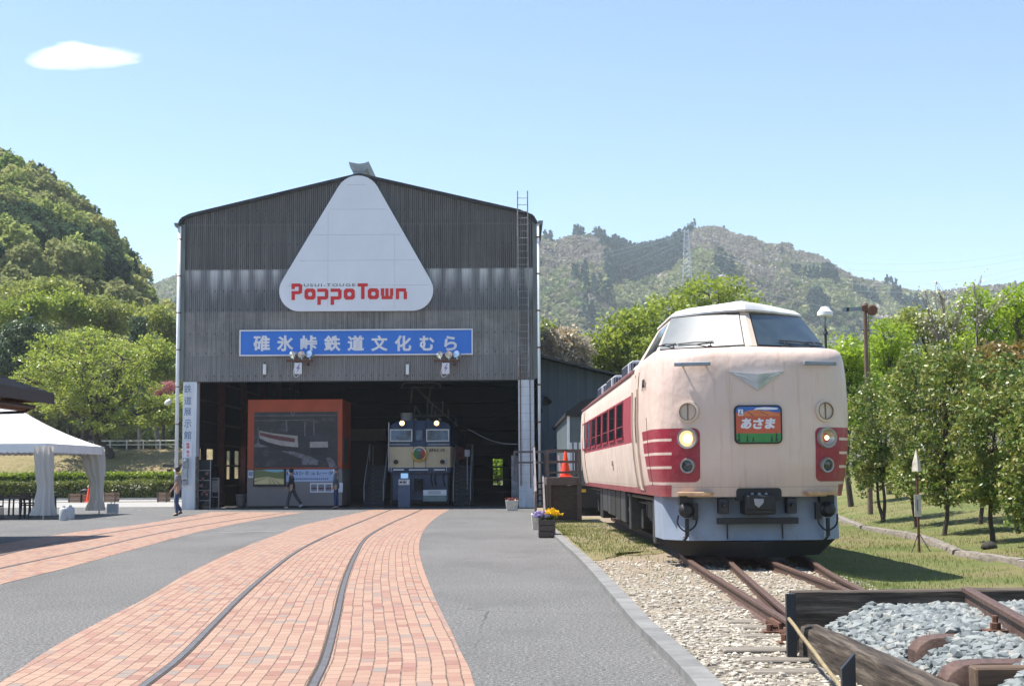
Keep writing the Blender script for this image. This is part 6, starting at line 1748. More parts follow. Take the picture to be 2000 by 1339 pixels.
st = stones('ballast_stones', 9000, area_b, 0.037, M['bluestone'], heap_z, 6, 0.65)
tag(st, 'loose blue-grey ballast stones heaped inside the timber box', 'ballast', kind='stuff')
# steel ties, wooden tie and the rail on top
RT = thing('display_track', 'short length of rusty rail bolted to steel ties inside the timber box', 'railway track', (4.0, 9.5, zball))
r0 = W(1893, 1148, 11.25); r1 = G(2000, 1207, r0.z)
dd = (r1 - r0).normalized()
ra = r0 - dd * 0.15; rb = r0 + dd * 7
b = MB(); rail_prof(b, [(ra.x, ra.y), (rb.x, rb.y)], r0.z, 1.15); b.build('rail', M['railrust'], RT, smooth=30)
def tie(x0, x1, y, z, wood=False):
    b = MB(); rows = []
    for i, x in enumerate([x0, x0 + 0.03, x0 + 0.1, x0 + 0.2, x1]):
        w_ = (0.095, 0.105, 0.11, 0.11, 0.11)[i]; h = (-0.09, -0.045, -0.01, 0.0, 0.0)[i]
        rows.append([(x, y - w_ - 0.012, z - 0.22), (x, y - w_, z + h - 0.012), (x, y - w_ + 0.008, z + h), (x, y + w_ - 0.008, z + h), (x, y + w_, z + h - 0.012), (x, y + w_ + 0.012, z - 0.22)])
    b.grid(rows); b.add(rows[0], [tuple(range(6))]); return b
t0 = W(1780, 1240, 9.35); tz = t0.z
tie(t0.x, t0.x + 2.4, 9.35, tz).build('steel_tie', M['railrust'], RT, smooth=40)
t1 = W(1838, 1290, 8.25)
tie(t1.x, t1.x + 2.4, 8.25, t1.z).build('steel_tie', M['railrust'], RT, smooth=40)
tie(t1.x - .02, t1.x + 2.4, 7.1, t1.z - .02).build('steel_tie', M['railrust'], RT, smooth=40)
b = MB(); b.box((t1.x + 1.25, 8.02, t1.z - 0.08), (2.3, 0.14, 0.16)); b.build('wooden_tie', mat('tie_wood', (0.11, 0.07, 0.045), 0.85, 0, 0.55, 3, 0.5, 40, stretch=(1.2, 14, 14)), RT, bevel=0.01)
def clip_at(x, y, z):
    b = MB(); b.box((x, y, z + 0.02), (0.13, 0.13, 0.03)); b.lathe([(0.035, 0.0), (0.035, 0.04), (0.02, 0.045), (0.02, 0.085), (0.0, 0.09)], (x, y, z + 0.035), n=6); b.build('rail_clip', M['rust'], RT)
cp_ = W(1944, 1222, 9.35); clip_at(cp_.x, 9.35, tz)
clip_at(G(2000, 1300, t1.z).x * 0 + 3.05, 8.25, t1.z)
# bamboo pole leaning on the box
pa = W(1540, 1207, 10.9); pb = G(1650, 1352, 0.12)
b = MB(); pts = [pa.lerp(pb, i / 8) + Vector((0, -0.02, 0.003 * math.sin(i * 2))) for i in range(9)]; pts = pts + [pb + (pb - pa) * 0.25]
b.tube(pts, 0.014, 8); b.build('bamboo_pole', mat('bamboo', (0.26, 0.20, 0.10), 0.5, 0, 0.25, 8), loc=pb, smooth=True, label='thin tan bamboo pole leaning against the corner of the timber box', cat='pole')

# ================================================================ log edging and the marker posts on the right
lp = [G(x, y, -0.02) for x, y in [(1626, 1007), (1692, 1027), (1782, 1045), (1826, 1058), (1874, 1075), (2000, 1099), (2100, 1125)]]
M['log'] = mat('weathered_log', (0.20, 0.175, 0.15), 0.9, 0, 0.5, 3, 0.7, 40, stretch=(6, 1.2, 6))
rnd = random.Random(9)
lg_names = ['longest straight grey log', 'grey log with a slight bend', 'cracked grey log', 'grey log behind the marker post', 'short grey log with a dark end', 'grey log', 'log']
ids = ['farthest grey log of the edging, just right of the train skirt', 'second grey log from the train in the edging under the trees', 'grey log of the edging directly behind the rusty marker post', 'short thick grey log with a dark cut end right of the marker post', 'pale split log of the edging near the right picture edge', 'log of the edging cut by the right picture edge']
for i in range(len(lp) - 1):
    a, c = lp[i], lp[i + 1]; d = (c - a)
    zz = lambda p: Vector((p.x, p.y, verge_z(p.x, p.y) + 0.07))
    b = MB(); m = 8; r0_ = rnd.uniform(0.08, 0.105)
    a2_ = zz(a + d * 0.015) + Vector((rnd.uniform(-.03, .03), 0, 0.03)); c2_ = zz(a + d * 0.975) + Vector((rnd.uniform(-.05, .05), 0, 0.03)); c2_.z = a2_.z + (c2_.z - a2_.z)
    b = ragged(a2_, c2_, 0.2 + r0_ * 0.4, 0.17, M['log'], 40 + i, 14)
    b.build('edging_log', M['log'], loc=zz(a), smooth=50, label=ids[i], cat='log', group='log edging under the trees')
b = MB(); p = G(1862, 1072, 0); b.tube([(p.x, p.y, .1), (p.x + .05, p.y - .3, .12)], 0.09, 10)
mp = G(1795, 1068, 0.0); Ym = mp.y
MP = thing('marker_post', 'rusty marker post with a white pointed head and a white plate in the grass', 'marker post', (mp.x, Ym, verge_z(mp.x, Ym)))
ppx = lambda x, y: W(x, y, Ym)
b = MB(); b.tube([(mp.x, Ym, verge_z(mp.x, Ym) - 0.05), (mp.x, Ym, ppx(1795, 925).z)], 0.025, 10)
b.build('post', M['rust'], MP)
M['chalk'] = mat('chalky_white', (0.60, 0.55, 0.47), 0.8, 0, 0.3, 10)
b = MB(); z0, z1, zt_ = ppx(1795, 920).z, ppx(1795, 903).z, ppx(1795, 876).z
b.lathe([(0.0, z0), (0.095, z0), (0.075, z1), (0.0, zt_)], (mp.x, Ym, 0), (0, 0, 1), 4); b.build('pointed_head', M['chalk'], MP)
b = MB(); b.box((mp.x - 0.01, Ym - 0.04, (ppx(1795, 965).z + ppx(1795, 1008).z) / 2), (0.13, 0.02, ppx(1795, 965).z - ppx(1795, 1008).z)); plt = b.build('plate', M['chalk'], MP)
b = MB(); b.box((mp.x - 0.02, Ym - 0.052, ppx(1795, 986).z), (0.025, 0.004, 0.22)); b.build('plate_mark', M['slate_ink'], plt)
b = MB()
for dx, dy in ((-0.18, -0.1), (0.2, -0.12), (0.05, 0.25)): b.tube([(mp.x, Ym, 0.28), (mp.x + dx, Ym + dy, verge_z(mp.x + dx, Ym + dy) - .02)], 0.008, 6)
b.build('stay', M['black'], MP)
rk = MB(); p = G(1932, 1064, 0.05); rk.lathe([(0.0, -0.05), (0.16, 0.0), (0.13, 0.08), (0.05, 0.13), (0.0, 0.135)], (p.x, p.y, verge_z(p.x, p.y)), n=9)
rk.build('dark_rock', mat('dark_rock', (0.04, 0.035, 0.03), 0.9, 0, .4, 8), loc=(p.x, p.y, verge_z(p.x, p.y)), smooth=True, label='small dark stone on the grass under the right trees', cat='rock')

# ================================================================ wooden platform with traffic cone
YP = G(1100, 1022, 0.03).y
def P_(x, y, d=0.0): return W(x, y, YP + d)
PF = thing('wooden_platform', 'brown timber viewing platform with railings and steps left of the train', 'platform', (P_(1100, 1020).x, YP, 0))
xa, xb_ = P_(1067, 960).x, P_(1136, 960).x; zd1, zd0 = P_(1100, 932).z, P_(1100, 947).z
b = MB(); b.span((xa, YP, zd0), (xb_, YP + 2.6, zd1)); b.build('deck', M['wood_post'], PF, bevel=0.01)
for x in (xa + 0.07, xb_ - 0.06):
    for y in (YP + 0.06, YP + 2.5): b = MB(); b.box((x, y, zd0 / 2), (0.12, 0.12, zd0)); b.build('leg', M['wood_post'], PF)
b = MB(); b.span((xa + 0.14, YP + 0.1, 0.12), (xb_ - 0.13, YP + 0.13, zd0 - 0.01)); b.span((xa + 0.05, YP + 0.02, 0.0), (xb_ - 0.05, YP + 0.08, 0.1)); b.build('front_boarding', M['wood_dark'], PF)
zr1, zr2, zr3 = P_(1100, 879).z, P_(1100, 901).z, P_(1100, 922).z
b = MB()
for x in (xa + 0.05, xb_ - 0.04):
    for y in (YP + 0.05, YP + 2.5): b = MB(); b.box((x, y, (zd1 + zr1) / 2), (0.07, 0.07, zr1 - zd1)); b.build('railing_post', M['wood_post'], PF)
for zz in (zr1, zr2, zr3): b = MB(); b.span((xa + 0.0, YP + 0.02, zz - 0.03), (xb_, YP + 0.06, zz + 0.03)); b.build('railing', M['wood_post'], PF)
b = MB()
for zz in (zr1, zr2): b.span((xa - 0.9, YP + 2.5, zz - 0.03), (xb_, YP + 2.54, zz + 0.03))
b.span((xa - 0.9, YP + 2.46, zd1 - .1), (xa - 0.84, YP + 2.52, zr1)); b.build('railing', mat('rail_wood', (0.14, 0.12, 0.115), 0.75, 0, 0.3, 4, stretch=(1, 1, 1)), PF)
# steps on the left, climbing away from the viewer
sx0, sx1 = P_(1046, 1000).x, xa - 0.02
for i in range(7):
    b = MB(); zz = zd1 * (i + 1) / 8; b.box(((sx0 + sx1) / 2, YP - 0.5 + i * 0.26 + 0.5, zz), (sx1 - sx0 - 0.05, 0.26, 0.05)); b.build('tread', M['wood_dark'], PF)
b = MB()
for x in (sx0, sx1 - 0.03): b.beam((x, YP - 0.35, 0.05), (x, YP + 1.9, zd1 - 0.02), 0.05, 0.2)
b.beam((sx0, YP - 0.45, 0.9), (sx0, YP + 1.9, zd1 + 0.85), 0.05, 0.08); b.box((sx0, YP - 0.4, 0.45), (0.07, 0.07, 0.95)); b.box((sx0, YP + 1.9, zd1 + 0.2), (0.07, 0.07, 1.4)); b.build('stair_side', mat('stair_side_wood', (0.17, 0.15, 0.15), 0.75, 0, .3, 4), PF)
def cone(loc, h, label, sc=1.0):
    t = thing('traffic_cone', label, 'traffic cone', loc, 'orange traffic cones')
    x, y, z = loc
    b = MB(); b.box((x, y, z + 0.02), (h * 0.5, h * 0.5, 0.04)); b.build('base', M['orange'], t, bevel=0.01)
    b = MB(); b.lathe([(h * 0.19, 0.04), (h * 0.185, 0.08), (h * 0.05, h * 0.97), (h * 0.035, h), (0.0, h)], (x, y, z), n=20); b.build('cone_body', M['orange'], t, smooth=40)
q = P_(1105, 932, 0.6); cone((q.x, YP + 0.6, zd1), 0.74, 'orange traffic cone standing on the wooden platform')
b = MB(); q = P_(1096, 932, 0.7); b.beam((q.x, YP + 0.7, zd1), (q.x - 0.07, YP + 0.75, zd1 + 0.62), 0.05, 0.02, up=(0, 1, 0)); b.build('white_batten', M['white_paint'], loc=(q.x, YP + 0.7, zd1), label='narrow white batten leaning beside the cone on the platform', cat='batten')

# ================================================================ planters
rngp = np.random.default_rng(3)
def flowers(name, c, r, n, cols, parent, size=0.03):
    cent = np.array(c)[None, :] + rngp.normal(size=(n, 3)) * np.array(r) * 0.55
    V, Q = leaves(cent, np.full(n, 0.03), 5, size, rngp, 0.6, 0.8)
    return link(name, np_mesh(name, V - np.array(ORG[parent.name]), Q, leafmat(name + '_petal', cols, 0.25)), parent)
leafG = leafmat('planter_leaf', [(0.03, 0.07, 0.015), (0.06, 0.13, 0.025), (0.10, 0.19, 0.04)], 0.3)
YF = G(1068, 1050, 0.0).y
def F_(x, y): return W(x, y, YF)
a, c = F_(1052, 1050), F_(1085, 1013)
FP = thing('flower_box', 'grey wooden box of purple and yellow pansies on the asphalt by the platform', 'planter', ((a.x + c.x) / 2, YF, 0))
b = MB()
for i in range(3):
    z0 = 0.02 + i * (c.z - 0.02) / 3; z1 = z0 + (c.z - 0.02) / 3 - 0.012
    b.span((a.x, YF, z0), (c.x, YF + 0.03, z1)); b.span((a.x, YF + 0.033, z0), (a.x + 0.03, YF + 0.72, z1)); b.span((c.x - 0.03, YF + 0.033, z0), (c.x, YF + 0.72, z1)); b.span((a.x, YF + 0.723, z0), (c.x, YF + 0.75, z1))
b.build('box', M['wood_grey'], FP, bevel=0.004)
b = MB(); b.span((a.x + 0.03, YF + 0.034, c.z - 0.06), (c.x - 0.03, YF + 0.72, c.z - 0.03)); b.build('soil', M['black'], FP)
mx, my = (a.x + c.x) / 2, YF + 0.36
cent = np.stack([rngp.uniform(a.x, c.x, 160), rngp.uniform(YF + .02, YF + .74, 160), rngp.uniform(c.z - .02, c.z + 0.08, 160)], 1)
V, Q = leaves(cent, np.full(160, 0.05), 6, 0.025, rngp); link('leaves', np_mesh('leaves', V - np.array(ORG[FP.name]), Q, leafG), FP)
flowers('purple_pansies', (a.x + 0.08, YF + 0.25, c.z + 0.09), (0.13, 0.22, 0.05), 130, [(0.20, 0.16, 0.42), (0.32, 0.28, 0.58), (0.55, 0.50, 0.75)], FP)
flowers('yellow_pansies', (a.x + 0.28, YF + 0.35, c.z + 0.13), (0.14, 0.25, 0.055), 150, [(0.75, 0.42, 0.0), (0.85, 0.58, 0.01), (0.90, 0.68, 0.03)], FP)
Y2 = G(1044, 1034, 0).y
a, c = W(1038, 1034, Y2), W(1050, 1003, Y2)
t = thing('white_trough', 'white trough planter directly behind the pansy box', 'planter', (a.x, Y2, 0))
b = MB(); b.prism([(0.03, 0), (0.30, 0), (0.33, c.z), (0.0, c.z)], (a.x, Y2, 0), XU, ZU, (0, 0.6, 0)); b.build('trough', M['chalk'], t, bevel=0.01)
b = MB(); b.span((a.x + 0.04, Y2 + .03, c.z), (a.x + .29, Y2 + .57, c.z + .03)); b.build('soil', M['wood_dark'], t)
Y3 = G(1000, 997, 0).y
a, c = W(987, 997, Y3), W(1013, 976, Y3)
t = thing('round_planter', 'white planter with red flowers at the foot of the right shed pillar', 'planter', ((a.x + c.x) / 2, Y3, 0))
b = MB(); b.prism([(0.05, 0), (c.x - a.x - 0.05, 0), (c.x - a.x, c.z), (0, c.z)], (a.x, Y3, 0), XU, ZU, (0, 0.5, 0)); b.build('pot', M['chalk'], t, bevel=0.02)
flowers('red_flowers', ((a.x + c.x) / 2, Y3 + .2, c.z + 0.03), (0.22, 0.2, 0.03), 90, [(0.14, 0.03, 0.03), (0.26, 0.06, 0.06), (0.36, 0.16, 0.15)], t)
# ================================================================ hills
def interp(pts, x):
    if x <= pts[0][0]: return pts[0][1]
    for a, b_ in zip(pts, pts[1:]):
        if a[0] <= x <= b_[0]: return a[1] + (b_[1] - a[1]) * (x - a[0]) / (b_[0] - a[0])
    return pts[-1][1]
def sst(t): t = min(1, max(0, t)); return t * t * (3 - 2 * t)
# left wooded hill: crest seen at these photo pixels
LCR = [(-900, 240), (-300, 230), (-80, 262), (0, 292), (48, 320), (81, 330), (112, 360), (152, 402), (203, 443), (244, 497), (279, 557), (300, 572), (345, 604), (420, 680), (520, 800), (700, 910)]
RL = 270.0
def px_of(X, Y): return 1000 + X / Y * F
def left_z(X, Y):
    px = px_of(X, Y)
    crest = max(1.0, W(px, interp(LCR, px), RL).z - 7.6)
    bank = 3.3 * sst((Y - 93) / 10.0)
    if px > 420: bank *= max(0, 1 - (px - 420) / 100)
    hill = (crest - 3.3) * sst((Y - 118) / (RL - 112)) if Y < RL else (crest - 3.3) * (1 - 0.6 * sst((Y - RL) / 250))
    n = mnoise.noise(Vector((X * 0.05, Y * 0.05, 1.5))) * min(3.0, max(0, (Y - 110) * 0.05))
    return bank + max(0, hill) + n * (0.5 if Y < 130 else 1) - 0.05
b = MB(); rows = []
for i in range(60):
    Y = 90 + (i / 59) ** 1.3 * 430
    rows.append([(ray(p, 700).x * Y, Y, left_z(ray(p, 700).x * Y, Y)) for p in range(-900, 720, 20)])
k = N('hill_ground'); o = k.co(); yy_ = k.xyz()[1]
f1 = k.noise(o, 0.3, 5, 0.65); f2 = k.noise(o, 5, 5, 0.75)
c = k.ramp(f1, [(0.35, (0.27, 0.21, 0.11)), (0.55, (0.24, 0.20, 0.10)), (0.72, (0.15, 0.155, 0.05))])
c = k.mix(0.7, c, k.mix(1.0, c, k.ramp(f2, [(0.3, 0.5), (0.7, 1.4)]), 'MULTIPLY'))
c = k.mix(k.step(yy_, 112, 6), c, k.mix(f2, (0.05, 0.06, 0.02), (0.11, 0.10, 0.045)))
road = k.band(yy_, 104.5, 107.5, 0.3)
c = k.mix(k.m('MULTIPLY', road, 0.8), c, (0.30, 0.29, 0.28))
M['hill_ground'] = k.out(c, 0.95, 0, k.bump(f2, 0.8, 0.15), 0.2)
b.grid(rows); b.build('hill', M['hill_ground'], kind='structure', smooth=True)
# far mountain
MCR = [(-600, 560), (100, 600), (300, 578), (345, 558), (450, 530), (700, 500), (950, 505), (1050, 484), (1064, 486), (1084, 499), (1096, 506), (1104, 496), (1124, 491), (1157, 482), (1189, 485), (1211, 494), (1229, 506), (1245, 513), (1276, 507), (1308, 499), (1337, 486), (1352, 478), (1366, 467), (1382, 465), (1397, 462), (1420, 470), (1450, 480), (1472, 482), (1499, 496), (1532, 497), (1542, 494), (1550, 510), (1595, 517), (1610, 523), (1634, 541), (1661, 556), (1679, 566), (1712, 569), (1745, 577), (1790, 587), (1868, 587), (1925, 575), (1970, 572), (2000, 574), (2300, 560), (2700, 600)]
RM = 1350.0
def mtn_z(X, Y):
    px = px_of(X, Y)
    crest = W(px, interp(MCR, px), RM).z
    t = (Y - 560) / (RM - 560)
    base = crest * (0.25 * min(1, max(0, t)) + 0.75 * sst(t) ** 0.9) if Y < RM else crest * (1 - 0.5 * sst((Y - RM) / 450))
    g_ = mnoise.noise(Vector((X * 0.012, Y * 0.004, 4.0))) * 22 + mnoise.noise(Vector((X * 0.03, Y * 0.012, 9.0))) * 8
    return base + g_ * math.sin(math.pi * min(1, max(0, t))) - 2
b = MB(); rows = []
for i in range(70):
    Y = 540 + (i / 69) * 1150
    rows.append([(ray(p, 700).x * Y, Y, mtn_z(ray(p, 700).x * Y, Y)) for p in range(-400, 2440, 16)])
k = N('mountain_ground'); o = k.co()
c = k.ramp(k.noise(o, 0.05, 6, 0.7), [(0.3, (0.05, 0.05, 0.03)), (0.7, (0.15, 0.12, 0.09))])
M['mtn'] = k.out(c, 0.95, 0, None, 0.1)
b.grid(rows); b.build('mountain', M['mtn'], kind='structure', smooth=True)
rng = np.random.default_rng(21)
def wood(name, pts, m, per, leaf):
    """pts: (x,y,z,rx,rz,colour,conifer)"""
    Vs = []; Ts = []
    for (x, y, z, r, h, col, con) in pts:
        n = per if not con else int(per * 0.9)
        if con:
            t = rng.random(n) ** 0.7; a = rng.random(n) * 6.283; rr = r * (1 - t) * (0.6 + .4 * rng.random(n)) + 0.05 * r
            cen = np.stack([x + np.cos(a) * rr, y + np.sin(a) * rr, z + h * t], 1)
        else:
            d = rng.normal(size=(n, 3)); d /= np.linalg.norm(d, axis=1, keepdims=True); d[:, 2] = np.abs(d[:, 2]) * 1.0 - 0.25 * (rng.random(n) < 0.3)
            lump = 0.78 + 0.22 * np.sin(d[:, 0] * 5 + x) * np.sin(d[:, 1] * 5 + y) + 0.15 * rng.random(n)
            cen = np.array([x, y, z + h * 0.35]) + d * np.array([r, r, h * 0.65]) * lump[:, None]
        V, Q = leaves(cen, np.full(n, leaf * 0.5), 1, leaf * (0.75 if con else 1.0), rng, 0.4, 0.7, 'poly')
        Vs.append(V); Ts.append(np.repeat(np.array(col)[None, :] * (0.8 + 0.4 * rng.random((n, 1))), 4, 0))
    V = np.concatenate(Vs); T_ = np.concatenate(Ts); Q = np.arange(len(V)).reshape(-1, 4)
    return link(name, np_mesh(name, V, Q, m, tint=T_))
def tintmat(name, trans=0.3):
    k = N(name); at = k.n('Attribute', attribute_name='tint'); c = at.outputs['Color']
    g_ = k.n('NewGeometry'); c = k.mix(0.5, c, k.mix(1.0, c, k.ramp(g_.outputs['Random Per Island'], [(0, 0.75), (1, 1.3)]), 'MULTIPLY'))
    d = k.n('BsdfDiffuse'); k.put(d.inputs[0], c); tr = k.n('BsdfTranslucent'); k.put(tr.inputs[0], c)
    mx = k.n('MixShader'); mx.inputs[0].default_value = trans; k.t.links.new(d.outputs[0], mx.inputs[1]); k.t.links.new(tr.outputs[0], mx.inputs[2])
    o = k.n('OutputMaterial'); k.t.links.new(mx.outputs[0], o.inputs[0]); return k.mat
M['tint'] = tintmat('far_foliage')
BARE, OLIVE, GREEN, PALE, CONI, BLOS = (0.27, 0.235, 0.20), (0.24, 0.24, 0.12), (0.15, 0.21, 0.08), (0.30, 0.32, 0.15), (0.045, 0.085, 0.075), (0.48, 0.43, 0.39)
pts = []
for i in range(10000):
    px = rng.uniform(1035, 2060) if i > 2300 else (rng.uniform(280, 360) if i < 400 else rng.uniform(360, 1035))
    Y = 720 + (RM + 5 - 720) * math.sqrt(rng.random()); X = ray(px, 700).x * Y; z = mtn_z(X, Y)
    py = 922 - (z - H) / Y * F
    if py > 760 or (380 < px < 1020 and py > 640): continue
    f = mnoise.noise(Vector((X * 0.012, z * 0.02, Y * 0.003))); f2 = mnoise.noise(Vector((X * 0.05, z * 0.06, 5)))
    con = False; h = rng.uniform(6, 10); r = rng.uniform(4.5, 7.5)
    if 1195 + 40 * f2 < px + 0.25 * (py - 500) < 1345 + 30 * f2 and py < 560 + 40 * f2 - 0.1 * (px - 1250): con = True
    elif f2 > 0.42 and f > -0.1 and Y < RM * 0.93: con = True
    if py > 590 and 1540 < px < 1800 and f2 > 0.25: con = True
    if con: col = CONI; h = rng.uniform(13, 19); r = rng.uniform(3.2, 4.5)
    else:
        q = f + 0.25 * rng.normal() + (py - 560) / 400
        col = BARE if q < -0.08 else (OLIVE if q < 0.2 else (GREEN if q < 0.4 else PALE)); col = tuple(0.8 * a + 0.2 * c_ for a, c_ in zip(col, (0.20, 0.205, 0.13)))
        if rng.random() < 0.012: col = BLOS
    pts.append((X, Y, z - 1.5, r, h, col, con))
mf = wood('mountain_forest', pts, M['tint'], 60, 1.35)
tag(mf, 'hazy grey-green spring forest covering the distant mountain', 'forest', kind='stuff')
# crag on the ridge
rk = MB(); 
for px, py, s_ in ((1536, 500, 9), (1545, 503, 7), (1468, 488, 8), (1368, 466, 6)):
    p = W(px, py, RM - 8); 
    rk.lathe([(0.0, -s_), (s_ * .8, -s_), (s_ * 0.7, 0.2 * s_), (s_ * 0.4, 0.75 * s_), (0.0, 0.9 * s_)], p, n=7)
    rk.build('rock_crag', mat('crag_rock', (0.07, 0.07, 0.075), 0.9), loc=p, label={1536: 'dark rocky crag standing out on the right shoulder of the mountain', 1545: 'lower dark rock beside the crag on the right mountain shoulder', 1468: 'dark rock on the ridge above the train cab', 1368: 'dark knob on the highest mountain top right of the pylon'}[px], cat='crag'); rk = MB()
# left hill forest
pts = []; cnt = 0
LG = [(0.38, 0.39, 0.15), (0.30, 0.35, 0.11), (0.22, 0.31, 0.07), (0.27, 0.29, 0.12), (0.05, 0.085, 0.045), (0.10, 0.15, 0.07)]
cand = []
for i in range(1500):
    px = rng.uniform(-120, 360); Y = 135 + 140 * rng.random() ** 0.8; X = ray(px, 700).x * Y
    cand.append((X, Y, px))
used_ = []
for X, Y, px in cand:
    if any((X - a) ** 2 + (Y - c) ** 2 < 17 for a, c in used_): continue
    used_.append((X, Y))
    z = left_z(X, Y); py = 922 - (z - H) / Y * F
    f = mnoise.noise(Vector((X * 0.06, Y * 0.06, 3)))
    q = 0.7 * f + 0.38 * rng.normal()
    r = rng.uniform(3.0, 4.6); h = rng.uniform(5.5, 8.0); con = False
    if py < 575:       # steep upper part, many dark evergreens
        dark = q + (0.14 if py > 430 else -0.05)
        if dark > 0.2: col = LG[4] if rng.random() < .6 else LG[5]
        elif q > 0.0: col = LG[2]
        elif q > -0.3: col = LG[1] if rng.random() < .6 else LG[0]
        else: col = LG[3]
        if px < 60 and py < 330: con = True; col = LG[4]; h = 9
    else:
        col = LG[0] if q > -0.1 else (LG[3] if q > -.4 else LG[1]); r *= 0.8; h *= 0.75
    pts.append((X, Y, z - 0.5, r, h, col, con))
hf = wood('hillside_forest', pts, tintmat('hill_foliage', 0.5), 1900, 0.27)
tag(hf, 'mixed bright and dark spring forest on the steep hill at the left', 'forest', kind='stuff')

# ================================================================ single trees
def make_tree(name, label, base, lobes, trunk_r, ncl, per, leaf, lmat, bmat, seed, fork=0.35, lean=(0, 0), cat='tree', group=None, clr=0.5, flat=0.2, stems=1, twigs=26, aspect=0.5):
    rng = np.random.default_rng(seed); rr = random.Random(seed)
    base = Vector(base)
    t = thing(name, label, cat, base, group)
    b = MB()
    cents = [Vector(l[:3]) for l in lobes]
    top = sum(cents, Vector()) / len(cents)
    zlo = min(l[2] - l[5] for l in lobes)
    fk = Vector((base.x + lean[0], base.y + lean[1], base.z + (zlo - base.z) * 0.9 + (top.z - zlo) * fork))
    for s in range(stems):
        off = Vector((rr.uniform(-.5, .5), rr.uniform(-.5, .5), 0)) * (trunk_r * 6 if stems > 1 else 0)
        b0 = base + off * 0.4; f0 = fk + off * 2
        mid = b0.lerp(f0, 0.5) + Vector((rr.uniform(-1, 1), rr.uniform(-1, 1), 0)) * trunk_r * 1.2
        b.tube(smooth_line([b0 + Vector((0, 0, -0.15)), b0 + Vector((0, 0, 0.12)), mid, f0], 4), [trunk_r * (1.5 if i == 0 else 1.15 - 0.5 * i / 12) for i in range(13)], 8)
    allc = []
    wts = np.array([l[3] * l[4] * l[5] for l in lobes]) ** 0.8; wts /= wts.sum()
    for l, wv in zip(lobes, wts):
        n = max(6, int(ncl * wv)); d = rng.normal(size=(n, 3)); d /= np.linalg.norm(d, axis=1, keepdims=True)
        r_ = 0.35 + 0.65 * rng.random((n, 1)) ** 0.6
        lump = 1 + 0.18 * np.sin(4 * d[:, :1] + seed) * np.cos(3 * d[:, 1:2] + 2 * seed)
        c = np.array(l[:3]) + d * r_ * lump * np.array(l[3:6])
        allc.append(c)
        lc = Vector(l[:3]); m1 = fk.lerp(lc, 0.5) + Vector((rr.uniform(-.3, .3), rr.uniform(-.3, .3), rr.uniform(0, .3))) * (l[3] * 0.4)
        limb = smooth_line([fk, m1, lc], 4); nl = len(limb)
        b.tube(limb, [trunk_r * (0.62 - 0.4 * i / (nl - 1)) for i in range(nl)], 6)
        for q in range(max(3, int(twigs * wv))):
            e = Vector(c[rr.randrange(n)]); st_ = limb[rr.randrange(nl // 3, nl)]
            md = st_.lerp(e, 0.5) + Vector((rr.uniform(-.2, .2), rr.uniform(-.2, .2), rr.uniform(-.05, .25))) * (e - st_).length * 0.4
            br = smooth_line([st_, md, e], 3); b.tube(br, [max(0.006, trunk_r * (0.2 - 0.16 * i / (len(br) - 1))) for i in range(len(br))], 5, cap=False)
    b.build('trunk', bmat, t, smooth=True)
    if leaf:
        c = np.concatenate(allc)
        cr = np.stack([np.full(len(c), clr), np.full(len(c), clr), np.full(len(c), clr * (0.55 if flat > .3 else 0.85))], 1) * (0.6 + 0.8 * rng.random((len(c), 1)))
        V, Q = leaves(c, cr, per, leaf, rng, flat, aspect)
        link('crown', np_mesh('crown', V - np.array(base), Q, lmat), t)
    return t
L_spring = leafmat('spring_leaf', [(0.16, 0.22, 0.035), (0.28, 0.35, 0.06), (0.42, 0.47, 0.12)], 0.52)
L_maple = leafmat('maple_leaf', [(0.162, 0.257, 0.027), (0.324, 0.446, 0.047), (0.486, 0.594, 0.095)], 0.5)
L_olive = leafmat('young_leaf', [(0.176, 0.216, 0.061), (0.297, 0.338, 0.095), (0.446, 0.459, 0.176)], 0.48)
L_cherry = leafmat('cherry_leaf', [(0.15, 0.20, 0.035), (0.25, 0.33, 0.06), (0.39, 0.45, 0.11), (0.42, 0.40, 0.14)], 0.52)
L_dark = leafmat('evergreen_leaf', [(0.027, 0.053, 0.022), (0.068, 0.112, 0.045), (0.165, 0.225, 0.12)], 0.2)
L_cam = leafmat('glossy_leaf', [(0.035, 0.065, 0.017), (0.10, 0.165, 0.033), (0.18, 0.25, 0.055), (0.31, 0.29, 0.09), (0.36, 0.43, 0.13)], 0.32, None, 1.3)
L_rust = leafmat('bronze_leaf', [(0.05, 0.065, 0.02), (0.14, 0.15, 0.045), (0.26, 0.20, 0.07), (0.33, 0.20, 0.08), (0.30, 0.32, 0.10)], 0.34, None, 1.6)
L_blos = leafmat('pale_blossom', [(0.30, 0.22, 0.17), (0.50, 0.42, 0.36), (0.72, 0.66, 0.60)], 0.35)
L_pink = leafmat('pink_blossom', [(0.36, 0.10, 0.16), (0.50, 0.20, 0.27), (0.62, 0.33, 0.38)], 0.35)
L_white = leafmat('white_blossom', [(0.55, 0.55, 0.45), (0.75, 0.75, 0.66), (0.85, 0.85, 0.8)], 0.35)
def lobe(px, py, Y, rx, ry, d=0.0, depth=1.0):
    """lobe centred on a photo pixel at depth Y; radii in photo pixels"""
    p = W(px, py, Y + d); s = (Y + d) / F
    return (p.x, p.y, p.z, rx * s, max(rx, ry) * s * depth, ry * s)
